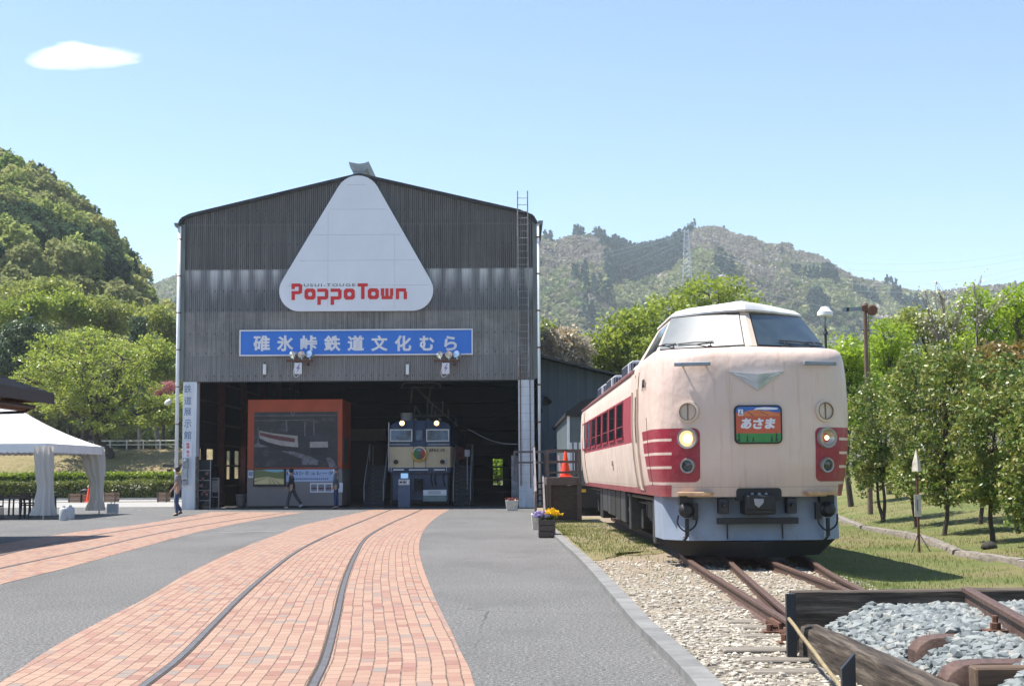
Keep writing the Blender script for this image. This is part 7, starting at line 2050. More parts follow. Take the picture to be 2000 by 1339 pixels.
# broad trees beyond the annex and the train
Yt = 96
make_tree('broad_tree', 'wide fresh green tree rising behind the train cab, highest of the trees beyond it', (W(1395, 800, Yt).x, Yt, 0), [lobe(1385, 575, Yt, 75, 42), lobe(1300, 625, Yt, 70, 45, -2), lobe(1455, 610, Yt, 50, 40, 2), lobe(1360, 655, Yt, 90, 50, -2), lobe(1440, 680, Yt, 70, 50), lobe(1270, 700, Yt, 60, 45, 1)], 0.34, 520, 24, 0.14, L_spring, M['bark'], 31, clr=0.66, flat=0.5, twigs=90, group='green trees beyond the train')
Yt = 88
make_tree('broad_tree', 'fresh green tree above the annex roof, left of the train cab', (W(1225, 800, Yt).x, Yt, 0), [lobe(1235, 640, Yt, 62, 40), lobe(1190, 675, Yt, 52, 38, -1), lobe(1260, 690, Yt, 65, 42, -1), lobe(1175, 720, Yt, 45, 30), lobe(1225, 735, Yt, 60, 30)], 0.28, 420, 24, 0.13, L_spring, M['bark'], 32, clr=0.6, flat=0.5, twigs=70, group='green trees beyond the train')
Yt = 84
make_tree('blossom_tree', 'tree with pale pinkish white blossom above the annex roof beside the shed', (W(1095, 800, Yt).x, Yt, 0), [lobe(1100, 668, Yt, 42, 32), lobe(1070, 700, Yt, 34, 36), lobe(1125, 690, Yt, 34, 34), lobe(1095, 715, Yt, 52, 30)], 0.2, 330, 30, 0.085, L_blos, M['bark'], 33, clr=0.42, twigs=50, aspect=0.8)
make_tree('green_tree', 'small green tree far behind the shed corner, under the mountain', (W(1062, 800, 110).x, 110, 0), [lobe(1060, 655, 110, 26, 24), lobe(1052, 690, 110, 30, 30)], 0.2, 100, 24, 0.2, L_olive, M['bark'], 34, clr=0.8)
make_tree('green_tree', 'sunlit green bush seen through the back door of the shed', (W(972, 940, 124).x, 124, 0), [lobe(972, 915, 124, 26, 18), lobe(955, 930, 124, 20, 14), lobe(990, 905, 124, 22, 18)], 0.15, 130, 26, 0.16, L_maple, M['bark'], 35, clr=0.6)
# maples and tall trees right of the train
for i, (px, lobes, Yt, m, lab) in enumerate([
    (1660, [(1650, 690, 40, 34), (1668, 735, 46, 42), (1640, 770, 40, 44), (1690, 800, 44, 50)], 52, L_maple, 'bright yellow-green maple touching the right side of the train'),
    (1735, [(1742, 660, 40, 40), (1720, 700, 42, 40), (1760, 715, 44, 44), (1735, 770, 56, 50)], 57, L_maple, 'bright green maple right of the signal arm'),
    (1830, [(1790, 632, 48, 36), (1850, 650, 52, 44), (1815, 730, 54, 44)], 60, L_olive, 'loose olive green tree under the white flowering branches'),
    (1915, [(1905, 600, 46, 36), (1950, 640, 52, 44), (1890, 690, 50, 42), (1930, 720, 56, 40)], 58, L_maple, 'tall bright green tree at the right, beyond the glossy shrubs'),
    (2000, [(1985, 592, 46, 36), (2030, 630, 60, 50), (1995, 690, 50, 46)], 56, L_maple, 'tall bright green tree cut by the right picture edge')]):
    make_tree('maple_tree', lab, (W(px, 900, Yt).x, Yt, verge_z(W(px, 900, Yt).x, Yt) - 0.1), [lobe(q[0], q[1], Yt, q[2], q[3], (j % 3 - 1) * 0.6) for j, q in enumerate(lobes)], 0.11, 330, 24, 0.078, m, M['bark'], 40 + i, clr=0.42, flat=0.45, twigs=60, group='tall green trees on the right')
Yt = 50
make_tree('white_flowering_tree', 'nearly bare tree with scattered white flowers above the right trees', (W(1855, 900, Yt).x, Yt, verge_z(W(1855, 900, Yt).x, Yt)), [lobe(1845, 575, Yt, 36, 30), lobe(1820, 620, Yt, 34, 40), lobe(1880, 600, Yt, 28, 34), lobe(1850, 660, Yt, 40, 44), lobe(1800, 575, Yt, 20, 14)], 0.045, 60, 4, 0.045, L_white, M['bark_pale'], 51, clr=0.3, twigs=190, aspect=0.8)
make_tree('bare_tree', 'thin bare twiggy tree at the upper right with few white flowers', (W(1915, 900, 48).x, 48, 0.8), [lobe(1905, 560, 48, 22, 26), lobe(1920, 610, 48, 34, 40), lobe(1960, 580, 48, 26, 20)], 0.03, 16, 4, 0.045, L_white, M['bark_pale'], 52, clr=0.25, twigs=90, aspect=0.8)
# glossy shrubs: trunk pixel, base depth, crown lobes
SHR = [(1725, 990, 40, [(1712, 800, 52, 62), (1740, 860, 56, 60), (1700, 900, 46, 48), (1690, 850, 40, 50)], L_cam, 'glossy evergreen with two dark stems, nearest the train side', 2),
 (1790, 985, 36, [(1790, 740, 56, 60), (1775, 810, 56, 60), (1805, 880, 58, 60), (1780, 930, 46, 34)], L_cam, 'glossy evergreen behind the marker post', 2),
 (1845, 1022, 32, [(1850, 760, 58, 64), (1840, 840, 62, 64), (1855, 920, 60, 50), (1870, 700, 50, 46)], L_cam, 'glossy evergreen right of the marker post with one dark trunk', 1),
 (1915, 1000, 34, [(1920, 730, 56, 56), (1905, 800, 58, 56)], L_rust, 'bronze-tinted evergreen between the two right trunks', 1),
 (1938, 1030, 28.5, [(1935, 830, 70, 70), (1945, 920, 66, 60), (1960, 750, 66, 66)], L_cam, 'glossy evergreen with a thick forked trunk second from the right edge', 1),
 (1985, 985, 31, [(1985, 720, 60, 54), (2005, 790, 56, 60)], L_rust, 'bronze-leaved evergreen at the right picture edge', 1),
 (2030, 1050, 26.5, [(2025, 850, 72, 80), (2015, 950, 64, 60), (2040, 770, 60, 60)], L_cam, 'glossy evergreen cut by the right picture edge, lowest branches near the grass', 1)]
for i, (px, py, Yt, lobes, m, lab, st_) in enumerate(SHR):
    x = W(px, py, Yt).x; z0 = verge_z(x, Yt)
    make_tree('evergreen_shrub', lab, (x, Yt, z0), [lobe(q[0], q[1] + (12 if j else 0), Yt, q[2] * 1.12, q[3] * 1.12, (j % 3 - 1) * 0.35) for j, q in enumerate(lobes)] + [lobe(lobes[0][0] + 10, py - 85, Yt, 54, 38, -0.3), lobe(lobes[0][0] - 14, py - 62, Yt, 46, 30, 0.4)], 0.055, 520, 19, 0.046, m, M['bark'], 60 + i, clr=0.155, flat=0.15, stems=st_, twigs=46, cat='shrub', group='glossy evergreens beside the siding', aspect=0.55)
# trees on the left bank and foot of the hill
def lbase(px, Y): x = ray(px, 880).x * Y; return (x, Y, left_z(x, Y))
Yt = 101
make_tree('cherry_tree', 'spreading light green cherry tree with a leaning dark trunk behind the white tent', lbase(213, Yt), [lobe(150, 720, Yt, 78, 40), lobe(240, 700, Yt, 66, 40, 1), lobe(110, 780, Yt, 60, 34, -1), lobe(190, 775, Yt, 76, 38), lobe(270, 760, Yt, 56, 36), lobe(225, 825, Yt, 66, 26, -1), lobe(300, 800, Yt, 40, 24, 1)], 0.33, 520, 22, 0.11, L_cherry, M['bark'], 71, clr=0.52, flat=0.55, twigs=110, lean=(-1.0, 0), fork=0.15, group='cherry trees on the bank')
Yt = 104
make_tree('cherry_tree', 'light green cherry tree with an upright dark trunk, left of the leaning one', lbase(160, Yt), [lobe(95, 690, Yt, 60, 36), lobe(170, 670, Yt, 64, 34), lobe(60, 745, Yt, 52, 34), lobe(130, 745, Yt, 62, 40)], 0.3, 360, 22, 0.11, L_cherry, M['bark'], 72, clr=0.52, flat=0.55, twigs=80, fork=0.2, group='cherry trees on the bank')
Yt = 108
make_tree('cherry_tree', 'small light green cherry tree near the left shed corner by the road', lbase(318, Yt), [lobe(310, 815, Yt, 44, 16), lobe(330, 790, Yt, 34, 18), lobe(300, 790, Yt, 30, 16)], 0.16, 200, 26, 0.12, L_cherry, M['bark'], 73, clr=0.5, flat=0.6, twigs=40, group='cherry trees on the bank')
Yt = 118
make_tree('cherry_tree', 'green tree with long bare twigs left of the shed downpipe', lbase(310, Yt), [lobe(300, 690, Yt, 50, 36), lobe(330, 720, Yt, 40, 34), lobe(275, 725, Yt, 44, 34)], 0.22, 240, 26, 0.14, L_cherry, M['bark_pale'], 74, clr=0.65, flat=0.5, twigs=90, group='cherry trees on the bank')
make_tree('pink_blossom_tree', 'small tree with deep pink blossom beside the shed downpipe', lbase(322, 112), [lobe(325, 757, 112, 20, 12), lobe(306, 765, 112, 12, 8)], 0.08, 60, 20, 0.07, L_pink, M['bark'], 75, clr=0.3, aspect=0.8)
Yt = 124
make_tree('evergreen_tree', 'rounded dark evergreen tree on the left above the tiled roof', lbase(50, Yt), [lobe(50, 655, Yt, 46, 32), lobe(25, 690, Yt, 36, 36), lobe(75, 690, Yt, 40, 34), lobe(95, 660, Yt, 24, 18), lobe(5, 720, Yt, 30, 26)], 0.3, 330, 34, 0.16, L_dark, M['bark'], 76, clr=0.6, twigs=20)
Yt = 128
make_tree('evergreen_tree', 'slim dark evergreen beside bare grey branches right on the hill foot', lbase(272, Yt), [lobe(270, 640, Yt, 15, 22), lobe(278, 670, Yt, 18, 24)], 0.15, 120, 26, 0.14, L_dark, M['bark_pale'], 77, clr=0.4, twigs=50)
for i, (px, Yt, lobes, m, lab) in enumerate([
    (20, 132, [(20, 615, 50, 26), (70, 600, 46, 22)], L_spring, 'yellow-green feathery trees at the left edge below the dark hill'),
    (130, 136, [(120, 595, 44, 22), (160, 610, 44, 22)], L_spring, 'yellow-green feathery tree in the middle of the hill foot'),
    (200, 138, [(190, 600, 46, 22), (230, 620, 44, 24), (200, 640, 50, 26)], L_olive, 'dull olive tree on the hill foot left of the slim evergreen'),
    (310, 134, [(305, 625, 40, 24), (335, 640, 34, 24), (320, 665, 40, 24)], L_olive, 'olive tree touching the left edge of the shed on the hill foot'),
    (60, 140, [(60, 570, 50, 22), (110, 565, 44, 20)], L_olive, 'pale olive tree where the hill foot meets the dark forest')]):
    make_tree('hill_tree', lab, lbase(px, Yt), [lobe(q[0], q[1], Yt, q[2], q[3], j) for j, q in enumerate(lobes)], 0.2, 220, 28, 0.17, m, M['bark_pale'], 80 + i, clr=0.8, flat=0.3, twigs=40, group='light trees on the hill foot')
# ================================================================ white event tent on the left
M['canvas'] = (lambda k: (lambda c: k.out(c, 0.7, 0, k.bump(k.noise(k.map(k.co(), (3, 3, 0.5)), 2, 4, 0.6), 0.25, 0.02), 0.2))(k.ramp(k.noise(k.co(), 0.8, 4), [(0.3, (0.74, 0.73, 0.72)), (0.7, (0.82, 0.82, 0.82))])))(N('tent_canvas'))
k = N('curtain_canvas'); p_ = k.n('BsdfDiffuse'); p_.inputs[0].default_value = (0.66, 0.64, 0.61, 1); t_ = k.n('BsdfTranslucent'); t_.inputs[0].default_value = (0.7, 0.66, 0.58, 1)
mx = k.n('MixShader'); mx.inputs[0].default_value = 0.3; k.t.links.new(p_.outputs[0], mx.inputs[1]); k.t.links.new(t_.outputs[0], mx.inputs[2]); om = k.n('OutputMaterial'); k.t.links.new(mx.outputs[0], om.inputs[0]); M['curtain'] = k.mat
tx1, ty0, ty1 = -15.45, 48.3, 55.0; tx0 = tx1 - 6.9; zev = 2.5; zpk = 4.75
TT = thing('event_tent', 'white canvas tent with tied corner curtains at the left edge', 'tent', ((tx0 + tx1) / 2, (ty0 + ty1) / 2, 0))
cxm, cym = (tx0 + tx1) / 2, (ty0 + ty1) / 2
nE = 24; rows = []
ring = []
for i in range(nE): ring.append((tx0 + (tx1 - tx0) * i / nE, ty0))
for i in range(nE): ring.append((tx1, ty0 + (ty1 - ty0) * i / nE))
for i in range(nE): ring.append((tx1 - (tx1 - tx0) * i / nE, ty1))
for i in range(nE): ring.append((tx0, ty1 - (ty1 - ty0) * i / nE))
for j in range(13):
    t = j / 12
    rows.append([(x + (cxm - x) * t, y + (cym - y) * t, zev + (zpk - zev) * (0.55 * t + 0.45 * t ** 2.2) - 0.05 * math.sin(math.pi * min(1, t * 1.2)) * abs(math.sin(math.pi * (i % nE) / nE))) for i, (x, y) in enumerate(ring)])
b = MB(); b.grid(rows, close=True); b.build('roof_canvas', M['canvas'], TT, smooth=60)
b = MB(); rows = []
n_s = len(ring) * 6
def ring_pt(s):
    i = int(s) % len(ring); f = s - int(s); a = ring[i]; c = ring[(i + 1) % len(ring)]; return a[0] + (c[0] - a[0]) * f, a[1] + (c[1] - a[1]) * f
lower = []; upper = []
for q in range(n_s):
    x, y = ring_pt(q / 6); upper.append((x + 0.02 * (1 if x > cxm else -1), y + 0.02 * (1 if y > cym else -1), zev + 0.01)); w_ = 0.02 * math.sin(q * 0.5)
    lower.append((x + (0.025 + w_) * (1 if x > cxm else -1), y + (0.025 + w_) * (1 if y > cym else -1), zev - 0.27 - 0.035 * abs(math.sin(q * math.pi / 4))))
b.grid([upper, lower], close=True); b.build('valance', M['canvas'], TT, fix=True, smooth=True)
def curtain(x, y, prof, seed, name='corner_curtain'):
    """gathered cloth: prof rows (z, half width x, half width y, dx)"""
    b = MB(); rows = []; n = 40
    P = []
    for i in range(24):
        zz = prof[0][0] + (prof[-1][0] - prof[0][0]) * i / 23
        for a, c in zip(prof, prof[1:]):
            if (a[0] >= zz >= c[0]): t = (a[0] - zz) / (a[0] - c[0]); t = t * t * (3 - 2 * t); P.append((zz, a[1] + (c[1] - a[1]) * t, a[2] + (c[2] - a[2]) * t, a[3] + (c[3] - a[3]) * t)); break
    for (zz, wx, wy, dx) in P:
        r = []
        for k_ in range(n):
            a = 2 * math.pi * k_ / n; f = 1 + 0.22 * math.sin(a * 9 + seed + zz * 0.6) + 0.10 * math.sin(a * 5 + zz * 2.2 + seed)
            r.append((x + dx + math.cos(a) * wx * f, y + math.sin(a) * wy * f, zz))
        rows.append(r)
    b.grid(rows, close=True); return b.build(name, M['curtain'], TT, smooth=True)
curtain(tx1 - 0.12, ty0 + 0.15, [(2.42, 0.30, 0.26, -0.05), (1.7, 0.26, 0.2, 0.0), (1.05, 0.22, 0.14, 0.06), (0.6, 0.26, 0.2, 0.03), (0.03, 0.38, 0.3, -0.02)], 1.0)
curtain(tx1 - 0.3, ty1 - 0.2, [(2.42, 0.44, 0.3, -0.1), (1.8, 0.34, 0.24, 0.02), (1.05, 0.20, 0.14, 0.14), (0.6, 0.22, 0.18, 0.14), (0.03, 0.33, 0.28, 0.06)], 2.4)
curtain(tx0 + 0.2, ty0 + 0.2, [(2.42, 0.30, 0.26, 0), (1.05, 0.18, 0.14, 0), (0.03, 0.33, 0.3, 0)], 3.0); curtain(tx0 + 0.2, ty1 - 0.2, [(2.42, 0.30, 0.26, 0), (1.05, 0.18, 0.14, 0), (0.03, 0.33, 0.3, 0)], 4.0)
b = MB()
for x in (tx0 + .1, tx1 - .1):
    for y in (ty0 + .1, ty1 - .1): b.tube([(x, y, 0), (x, y, zev)], 0.03, 8)
for y in (ty0 + .1, ty1 - .1): b.tube([(tx0 + .1, y, zev - .05), (tx1 - .1, y, zev - .05)], 0.025, 8)
for x in (tx0 + .1, tx1 - .1): b.tube([(x, ty0 + .1, zev - .05), (x, ty1 - .1, zev - .05)], 0.025, 8)
b.tube([(cxm, ty0 + .1, zev - .05), (cxm, ty1 - .1, zev - .05)], 0.025, 8); b.tube([(cxm, cym, zev - .05), (cxm, cym, zpk)], 0.03, 8); b.build('frame', M['steel'], TT)
M['weight'] = mat('weight_white', (0.45, 0.46, 0.47), 0.6, 0, 0.2, 5)
ids = iter(['front one of the white round weights at the near tent curtain', 'white round weight standing close behind the front one at the near curtain', 'square white water weight at the far tent curtain'])
for (px, py, kind) in ((124, 1016, 0), (137, 1014, 0), (220, 1003, 1)):
    q = G(px, py); lab = next(ids)
    b = MB()
    if kind == 0: b.lathe([(0.0, 0.0), (0.13, 0.0), (0.14, 0.04), (0.14, 0.36), (0.11, 0.4), (0.05, 0.42), (0.05, 0.47), (0.0, 0.47)], q, n=18)
    else: b.box(q + Vector((0, 0, 0.2)), (0.36, 0.3, 0.36)); b.tube([q + Vector((-0.06, 0, 0.38)), q + Vector((-0.06, 0, 0.45)), q + Vector((0.06, 0, 0.45)), q + Vector((0.06, 0, 0.38))], 0.02, 6)
    b.build('tent_weight', M['weight'], loc=q, smooth=40, label=lab, cat='weight', group='tent weights')
# tables and chairs in the shade of the tent
M['table'] = mat('table_dark', (0.045, 0.03, 0.025), 0.5, 0, 0.3, 3)
def table(loc, L, label):
    t = thing('folding_table', label, 'table', loc, 'tables under the tent'); x, y, z = loc
    b = MB(); b.box((x, y, 0.7), (L, 0.7, 0.06)); b.build('table_top', M['table'], t, bevel=0.006)
    for sx in (-1, 1):
        for sy in (-1, 1): b = MB(); b.tube([(x + sx * (L / 2 - .12), y + sy * 0.24, 0), (x + sx * (L / 2 - .14), y + sy * 0.22, 0.69)], 0.035, 6); b.build('leg', M['dark'], t)
def chair(loc, rz, label):
    t = thing('stacking_chair', label, 'chair', loc, 'chairs under the tent'); x, y, z = loc; R3 = Matrix.Rotation(rz, 3, 'Z'); o = Vector((x, y, 0))
    P = lambda a, c, d: o + R3 @ Vector((a, c, d))
    b = MB(); b.box(P(0, 0, 0.44), (0.42, 0.42, 0.04), rz=rz); b.build('seat', M['table'], t, bevel=0.01)
    b = MB(); b.box(P(0, 0.21, 0.72), (0.40, 0.03, 0.2), rz=rz); b.build('backrest', M['table'], t, bevel=0.01)
    for sx in (-1, 1):
        b = MB(); b.tube([P(sx * .19, -.2, 0), P(sx * .18, -.18, .43)], 0.024, 6); b.build('leg', M['dark'], t)
        b = MB(); b.tube([P(sx * .2, .23, 0), P(sx * .19, .19, .44), P(sx * .19, .22, .82)], 0.024, 6); b.build('leg', M['dark'], t)
table((-17.4, 49.5, 0), 1.8, 'dark table nearest the front tent curtain'); table((-19.4, 50.6, 0), 1.8, 'dark table at the left picture edge under the tent'); table((-17.5, 53.2, 0), 1.8, 'dark table at the back of the tent near the hedge')
for i, (x, y, r, lab) in enumerate([(-16.6, 50.2, 2.6, 'dark chair just left of the near tent curtain'), (-17.3, 48.9, 0.2, 'dark chair in front of the nearest tent table'), (-17.9, 50.1, 3.3, 'dark chair behind the nearest tent table, left of the one at the curtain'), (-17.0, 52.4, 0.4, 'dark chair before the back table under the tent'), (-18.2, 49.0, -0.2, 'dark chair at the left end of the nearest tent table'), (-17.9, 53.9, 3.0, 'dark chair behind the back table near the hedge')]): chair((x, y, 0), r, lab)
# ---------------------------------------------------------------- tiled roof corner, top left
k = N('roof_tile'); xs = k.xyz(); rw = k.m('FRACT', k.m('DIVIDE', xs[0], 0.16))
M['tile'] = k.out(k.mix(k.step(rw, 0.85, 0.1), k.ramp(k.noise(k.co(), 3, 4), [(0.3, (0.06, 0.058, 0.06)), (0.7, (0.11, 0.105, 0.105))]), (0.02, 0.02, 0.02)), 0.6, 0, k.bump(rw, 0.8, 0.03), 0.4)
ye = 35.6; xe = W(105, 770, ye).x; ze = W(105, 770, ye).z
RB_ = thing('rest_house', 'brown eaves corner of a tiled roof at the left edge in front of the tent', 'building', (xe - 3.5, 26, 0))
pit = 0.35; Lx = 4.5
b = MB(); y0r, y1r = 10.0, ye
b.add([(xe, y0r, ze), (xe, y1r, ze), (xe - Lx, y1r, ze + Lx * pit), (xe - Lx, y0r, ze + Lx * pit), (xe - 2 * Lx, y1r, ze), (xe - 2 * Lx, y0r, ze)], [(0, 1, 2, 3), (3, 2, 4, 5)])
for s_ in range(24):
    xx = xe - 0.02 - s_ * 0.185; zz = ze + (xe - xx) * pit
    b.box((xx, (y0r + y1r) / 2, zz + 0.015), (0.03, y1r - y0r, 0.035))
b.build('roof', M['tile'], RB_)
M['fascia'] = mat('fascia_brown', (0.035, 0.024, 0.022), 0.6, 0, 0.2, 3); M['soffit'] = mat('soffit_wood', (0.16, 0.075, 0.04), 0.6, 0, 0.3, 3, stretch=(1, 8, 1))
b = MB(); b.span((xe - 0.02, y0r, ze - 0.24), (xe + 0.02, y1r, ze - 0.002)); 
b.prism([(0, -0.24), (0, -0.004), (-Lx, Lx * pit - .004), (-2 * Lx, -0.004), (-2 * Lx, -0.24), (-Lx, Lx * pit - .24)], (xe - 0.021, y1r, ze), XU, ZU, (0, 0.04, 0)); b.build('fascia', M['fascia'], RB_)
b = MB()
for s_ in range(11): b.box((xe - 0.5, y0r + 1.3 + s_ * 2.33, ze - 0.17), (0.9, 0.12, 0.15))
b.span((xe - 1.0, y0r, ze - 0.09), (xe - 0.022, y1r - 0.05, ze - 0.06)); b.span((xe - 0.7, y0r, ze - 0.42), (xe - 0.5, y1r - 0.4, ze - 0.245)); b.build('rafters', M['soffit'], RB_)
b = MB(); b.tube([(xe - 0.32, y0r, ze - 0.33), (xe - 0.32, y1r - 0.5, ze - 0.33)], 0.05, 8); b.tube([(xe - 0.32, y1r - 0.5, ze - 0.33), (xe - 0.55, y1r - 0.55, ze - 0.45), (xe - 2.2, y1r - 0.55, ze - 0.5)], 0.035, 8); b.build('rain_pipe', M['fascia'], RB_)
b = MB(); b.span((xe - 2 * Lx + 0.9, y0r + 0.4, 0), (xe - 2.0, y1r - 1.2, ze - 0.1)); b.build('wall', mat('house_wall', (0.20, 0.13, 0.09), 0.7), RB_)
# ---------------------------------------------------------------- hedges, bank details
def hedge(name, label, x0, x1, y, dp, z1, m, n, seed, leaf=0.07):
    rng = np.random.default_rng(seed); t = thing(name, label, 'hedge', ((x0 + x1) / 2, y, 0), 'clipped hedges below the bank')
    b = MB(); rows = []
    for i in range(40):
        x = x0 + (x1 - x0) * i / 39; j = 0.06 * mnoise.noise(Vector((x * 0.8, y, seed)))
        rows.append([(x, y, 0), (x, y - 0.02, z1 * .6), (x, y + 0.1 - j, z1 - 0.1 + j), (x, y + dp * .5, z1 - 0.03 + j), (x, y + dp - 0.1, z1 - .1 + j), (x, y + dp, 0)])
    b.grid(rows); b.build('inner_mass', mat(name + '_core', (0.03, 0.045, 0.012), 0.9), t)
    c = []
    for i in range(n):
        x = rng.uniform(x0, x1); lump = 0.10 * mnoise.noise(Vector((x * 0.7, y, seed))) + 0.04 * rng.normal()
        u = rng.random()
        if u < 0.6: c.append((x, y + rng.normal() * 0.05 + 0.02, rng.random() * z1))
        else: c.append((x, y + rng.random() * dp, z1 + lump))
    V, Q = leaves(np.array(c), np.full(n, 0.12), 7, leaf, rng, 0.2, 0.6)
    link('foliage', np_mesh('foliage', V - np.array(ORG[t.name]), Q, m), t); return t
L_hedge = leafmat('hedge_leaf', [(0.12, 0.18, 0.02), (0.24, 0.32, 0.03), (0.36, 0.44, 0.05)], 0.4)
L_hedge2 = leafmat('azalea_leaf', [(0.09, 0.11, 0.025), (0.16, 0.19, 0.045), (0.25, 0.27, 0.08)], 0.35)
hx1 = ray(333, 950).x * 86
hedge('bright_hedge', 'bright yellow-green clipped hedge at the foot of the bank', -34, hx1 - 0.4, 89.0, 1.8, 1.5, L_hedge, 3000, 1)
hd = hedge('azalea_hedge', 'darker olive hedge with a few white flowers in front of the bright hedge', -34, hx1, 85.6, 1.6, 0.98, L_hedge2, 3000, 2)
rng = np.random.default_rng(12); c = np.array([(rng.uniform(hx1 - 5, hx1 - 0.8), 85.5 + rng.normal() * .05, 0.6 + 0.3 * rng.random()) for _ in range(50)])
V, Q = leaves(c, np.full(50, 0.08), 3, 0.06, rng); link('white_flowers', np_mesh('white_flowers', V - np.array(ORG[hd.name]), Q, L_white), hd)
b = MB(); b.box((-27, 85.3, 0.05), (16, 0.14, 0.13)); b.build('hedge_kerb', M['concrete'], loc=(-27, 85.3, 0), label='low stone kerb along the foot of the olive hedge', cat='kerb')
# faint rails across the light paving
lt = thing('far_track', 'faint rails in the light paving before the hedge', 'railway track', (-22, 80, 0))
for yy in (78.2, 79.4): b = MB(); b.box((-26, yy, 0.012), (24, 0.1, 0.01)); b.build('rail', M['rust'], lt)
def crate(px, py, Y, wd, ht, label):
    p = W(px, py, Y); p.z = 0
    t = thing('wooden_crate', label, 'crate', p, 'wooden planting crates by the hedge')
    b = MB()
    for i in range(3): 
        z0 = 0.03 + i * ht / 3; b.box((p.x, Y, z0 + ht / 6), (wd, 0.03, ht / 3 - 0.03)); b.box((p.x - wd / 2, Y + 0.3, z0 + ht / 6), (0.03, 0.56, ht / 3 - 0.03)); b.box((p.x + wd / 2, Y + 0.3, z0 + ht / 6), (0.03, 0.56, ht / 3 - 0.03)); b.box((p.x, Y + 0.6, z0 + ht / 6), (wd, 0.03, ht / 3 - 0.03))
    b.build('slats', mat('crate_wood', (0.27, 0.17, 0.11), 0.8, 0, 0.35, 5, stretch=(1, 1, 8)), t)
    for sx in (-1, 1): b = MB(); b.box((p.x + sx * (wd / 2 - 0.05), Y - 0.025, ht / 2), (0.07, 0.02, ht)); b.build('corner_post', M['wood_post'], t)
    b = MB(); b.box((p.x, Y + 0.3, ht - 0.1), (wd - .06, .54, 0.04)); b.build('soil', M['black'], t)
crate(147, 980, 77.5, 0.75, 0.46, 'leftmost wooden crate beside the tyre'); crate(168, 980, 77.5, 0.6, 0.42, 'wooden crate in front of the tyre, left of the cone'); crate(214, 978, 78, 0.7, 0.5, 'wooden crate behind the far tent curtain'); crate(317, 980, 77, 0.55, 0.5, 'wooden crate left of the walking man at the pillar')
p = W(165, 968, 78.6); b = MB()
b.lathe([(0.20, -0.1), (0.33, -0.11), (0.36, -0.06), (0.36, 0.06), (0.33, 0.11), (0.20, 0.1), (0.20, -0.1)], (p.x, 78.7, 0.36), (0.1, 1, 0.2), 28); b.build('old_tyre', M['black'], loc=(p.x, 78.7, 0), smooth=40, label='black tyre standing behind the wooden crates', cat='tyre')
q = G(173, 981); cone((q.x, q.y, 0.0), 0.78, 'orange traffic cone between the crates and the far tent curtain')
# guard rail and lamp on the bank road, bank posts
gr = thing('guard_rail', 'thin white guard rail along the road on top of the bank', 'guard rail', (ray(285, 870).x * 104, 104, 3.2))
Yg = 104.3; xa_, xb2 = ray(150, 870).x * Yg, ray(345, 870).x * Yg
b = MB(); zg = left_z(ray(285, 870).x * Yg, Yg) + 0.35
for zz in (zg, zg + .28): b.tube([(xa_, Yg, zz), (xb2, Yg, zz)], 0.04, 6)
b.build('rail', M['white_paint'], gr)
for i in range(7): b = MB(); x = xa_ + (xb2 - xa_) * i / 6; b.tube([(x, Yg, left_z(x, Yg) - .1), (x, Yg, zg + .35)], 0.045, 6); b.build('post', M['white_paint'], gr)
p = W(330, 784, 96); sl = thing('street_lamp', 'grey pole lamp with a white head left of the shed downpipe', 'street lamp', (p.x + 0.6, 96, left_z(p.x + .6, 96)))
b = MB(); b.tube([(p.x + .6, 96, 0), (p.x + .6, 96, p.z + 0.1), (p.x + 0.3, 96, p.z + 0.12)], 0.05, 8); b.build('pole', M['grey_paint'], sl)
b = MB(); b.lathe([(0.0, -0.32), (0.13, -0.26), (0.19, -0.05), (0.15, 0.15), (0.0, 0.2)], p + Vector((-0.02, 0, -0.02)), (0.8, 0, 0.55), 14); b.build('lamp_head', M['white_paint'], sl, smooth=True)
p = W(331, 950, 92); b = MB(); b.box((p.x, 92, 0.9), (0.3, 0.3, 1.8)); b.box((p.x + .1, 92.3, 2.0), (1.2, 0.12, 0.14)); b.build('timber_post', M['wood_grey'], loc=(p.x, 92, 0), label='grey timber post by the end of the hedge beside the pillar', cat='post')
# ================================================================ people
def skin_mesh(name, V, E, m, parent, sub=2, root=0):
    me = bpy.data.meshes.new(name); me.from_pydata([v[:3] for v in V], E, [])
    ob = bpy.data.objects.new(name, me); C.objects.link(ob)
    sm = ob.modifiers.new('skin', 'SKIN'); sm.use_smooth_shade = True; sm.branch_smoothing = 0.6
    if not me.skin_vertices: me.skin_vertices.new()
    sv = me.skin_vertices[0].data
    for i, v in enumerate(V):
        r = v[3]; ry = v[4] if len(v) > 4 else r
        sv[i].radius = (r, ry); sv[i].use_root = (i == root)
    ss = ob.modifiers.new('sub', 'SUBSURF'); ss.levels = sub; ss.render_levels = sub
    dg = bpy.context.evaluated_depsgraph_get(); dg.update()
    m2 = bpy.data.meshes.new_from_object(ob.evaluated_get(dg)); bpy.data.objects.remove(ob)
    m2.materials.clear(); m2.materials.append(m); m2.name = name
    m2.shade_smooth()
    return link(name, m2, parent)
M['skin'] = mat('skin', (0.42, 0.25, 0.17), 0.55, 0, 0.08, 6)
M['hair'] = mat('black_hair', (0.012, 0.011, 0.012), 0.5, 0, 0.3, 20); M['hair_grey'] = mat('grey_hair', (0.09, 0.085, 0.085), 0.6, 0, 0.4, 20)
M['mask'] = mat('white_mask', (0.72, 0.74, 0.76), 0.7)
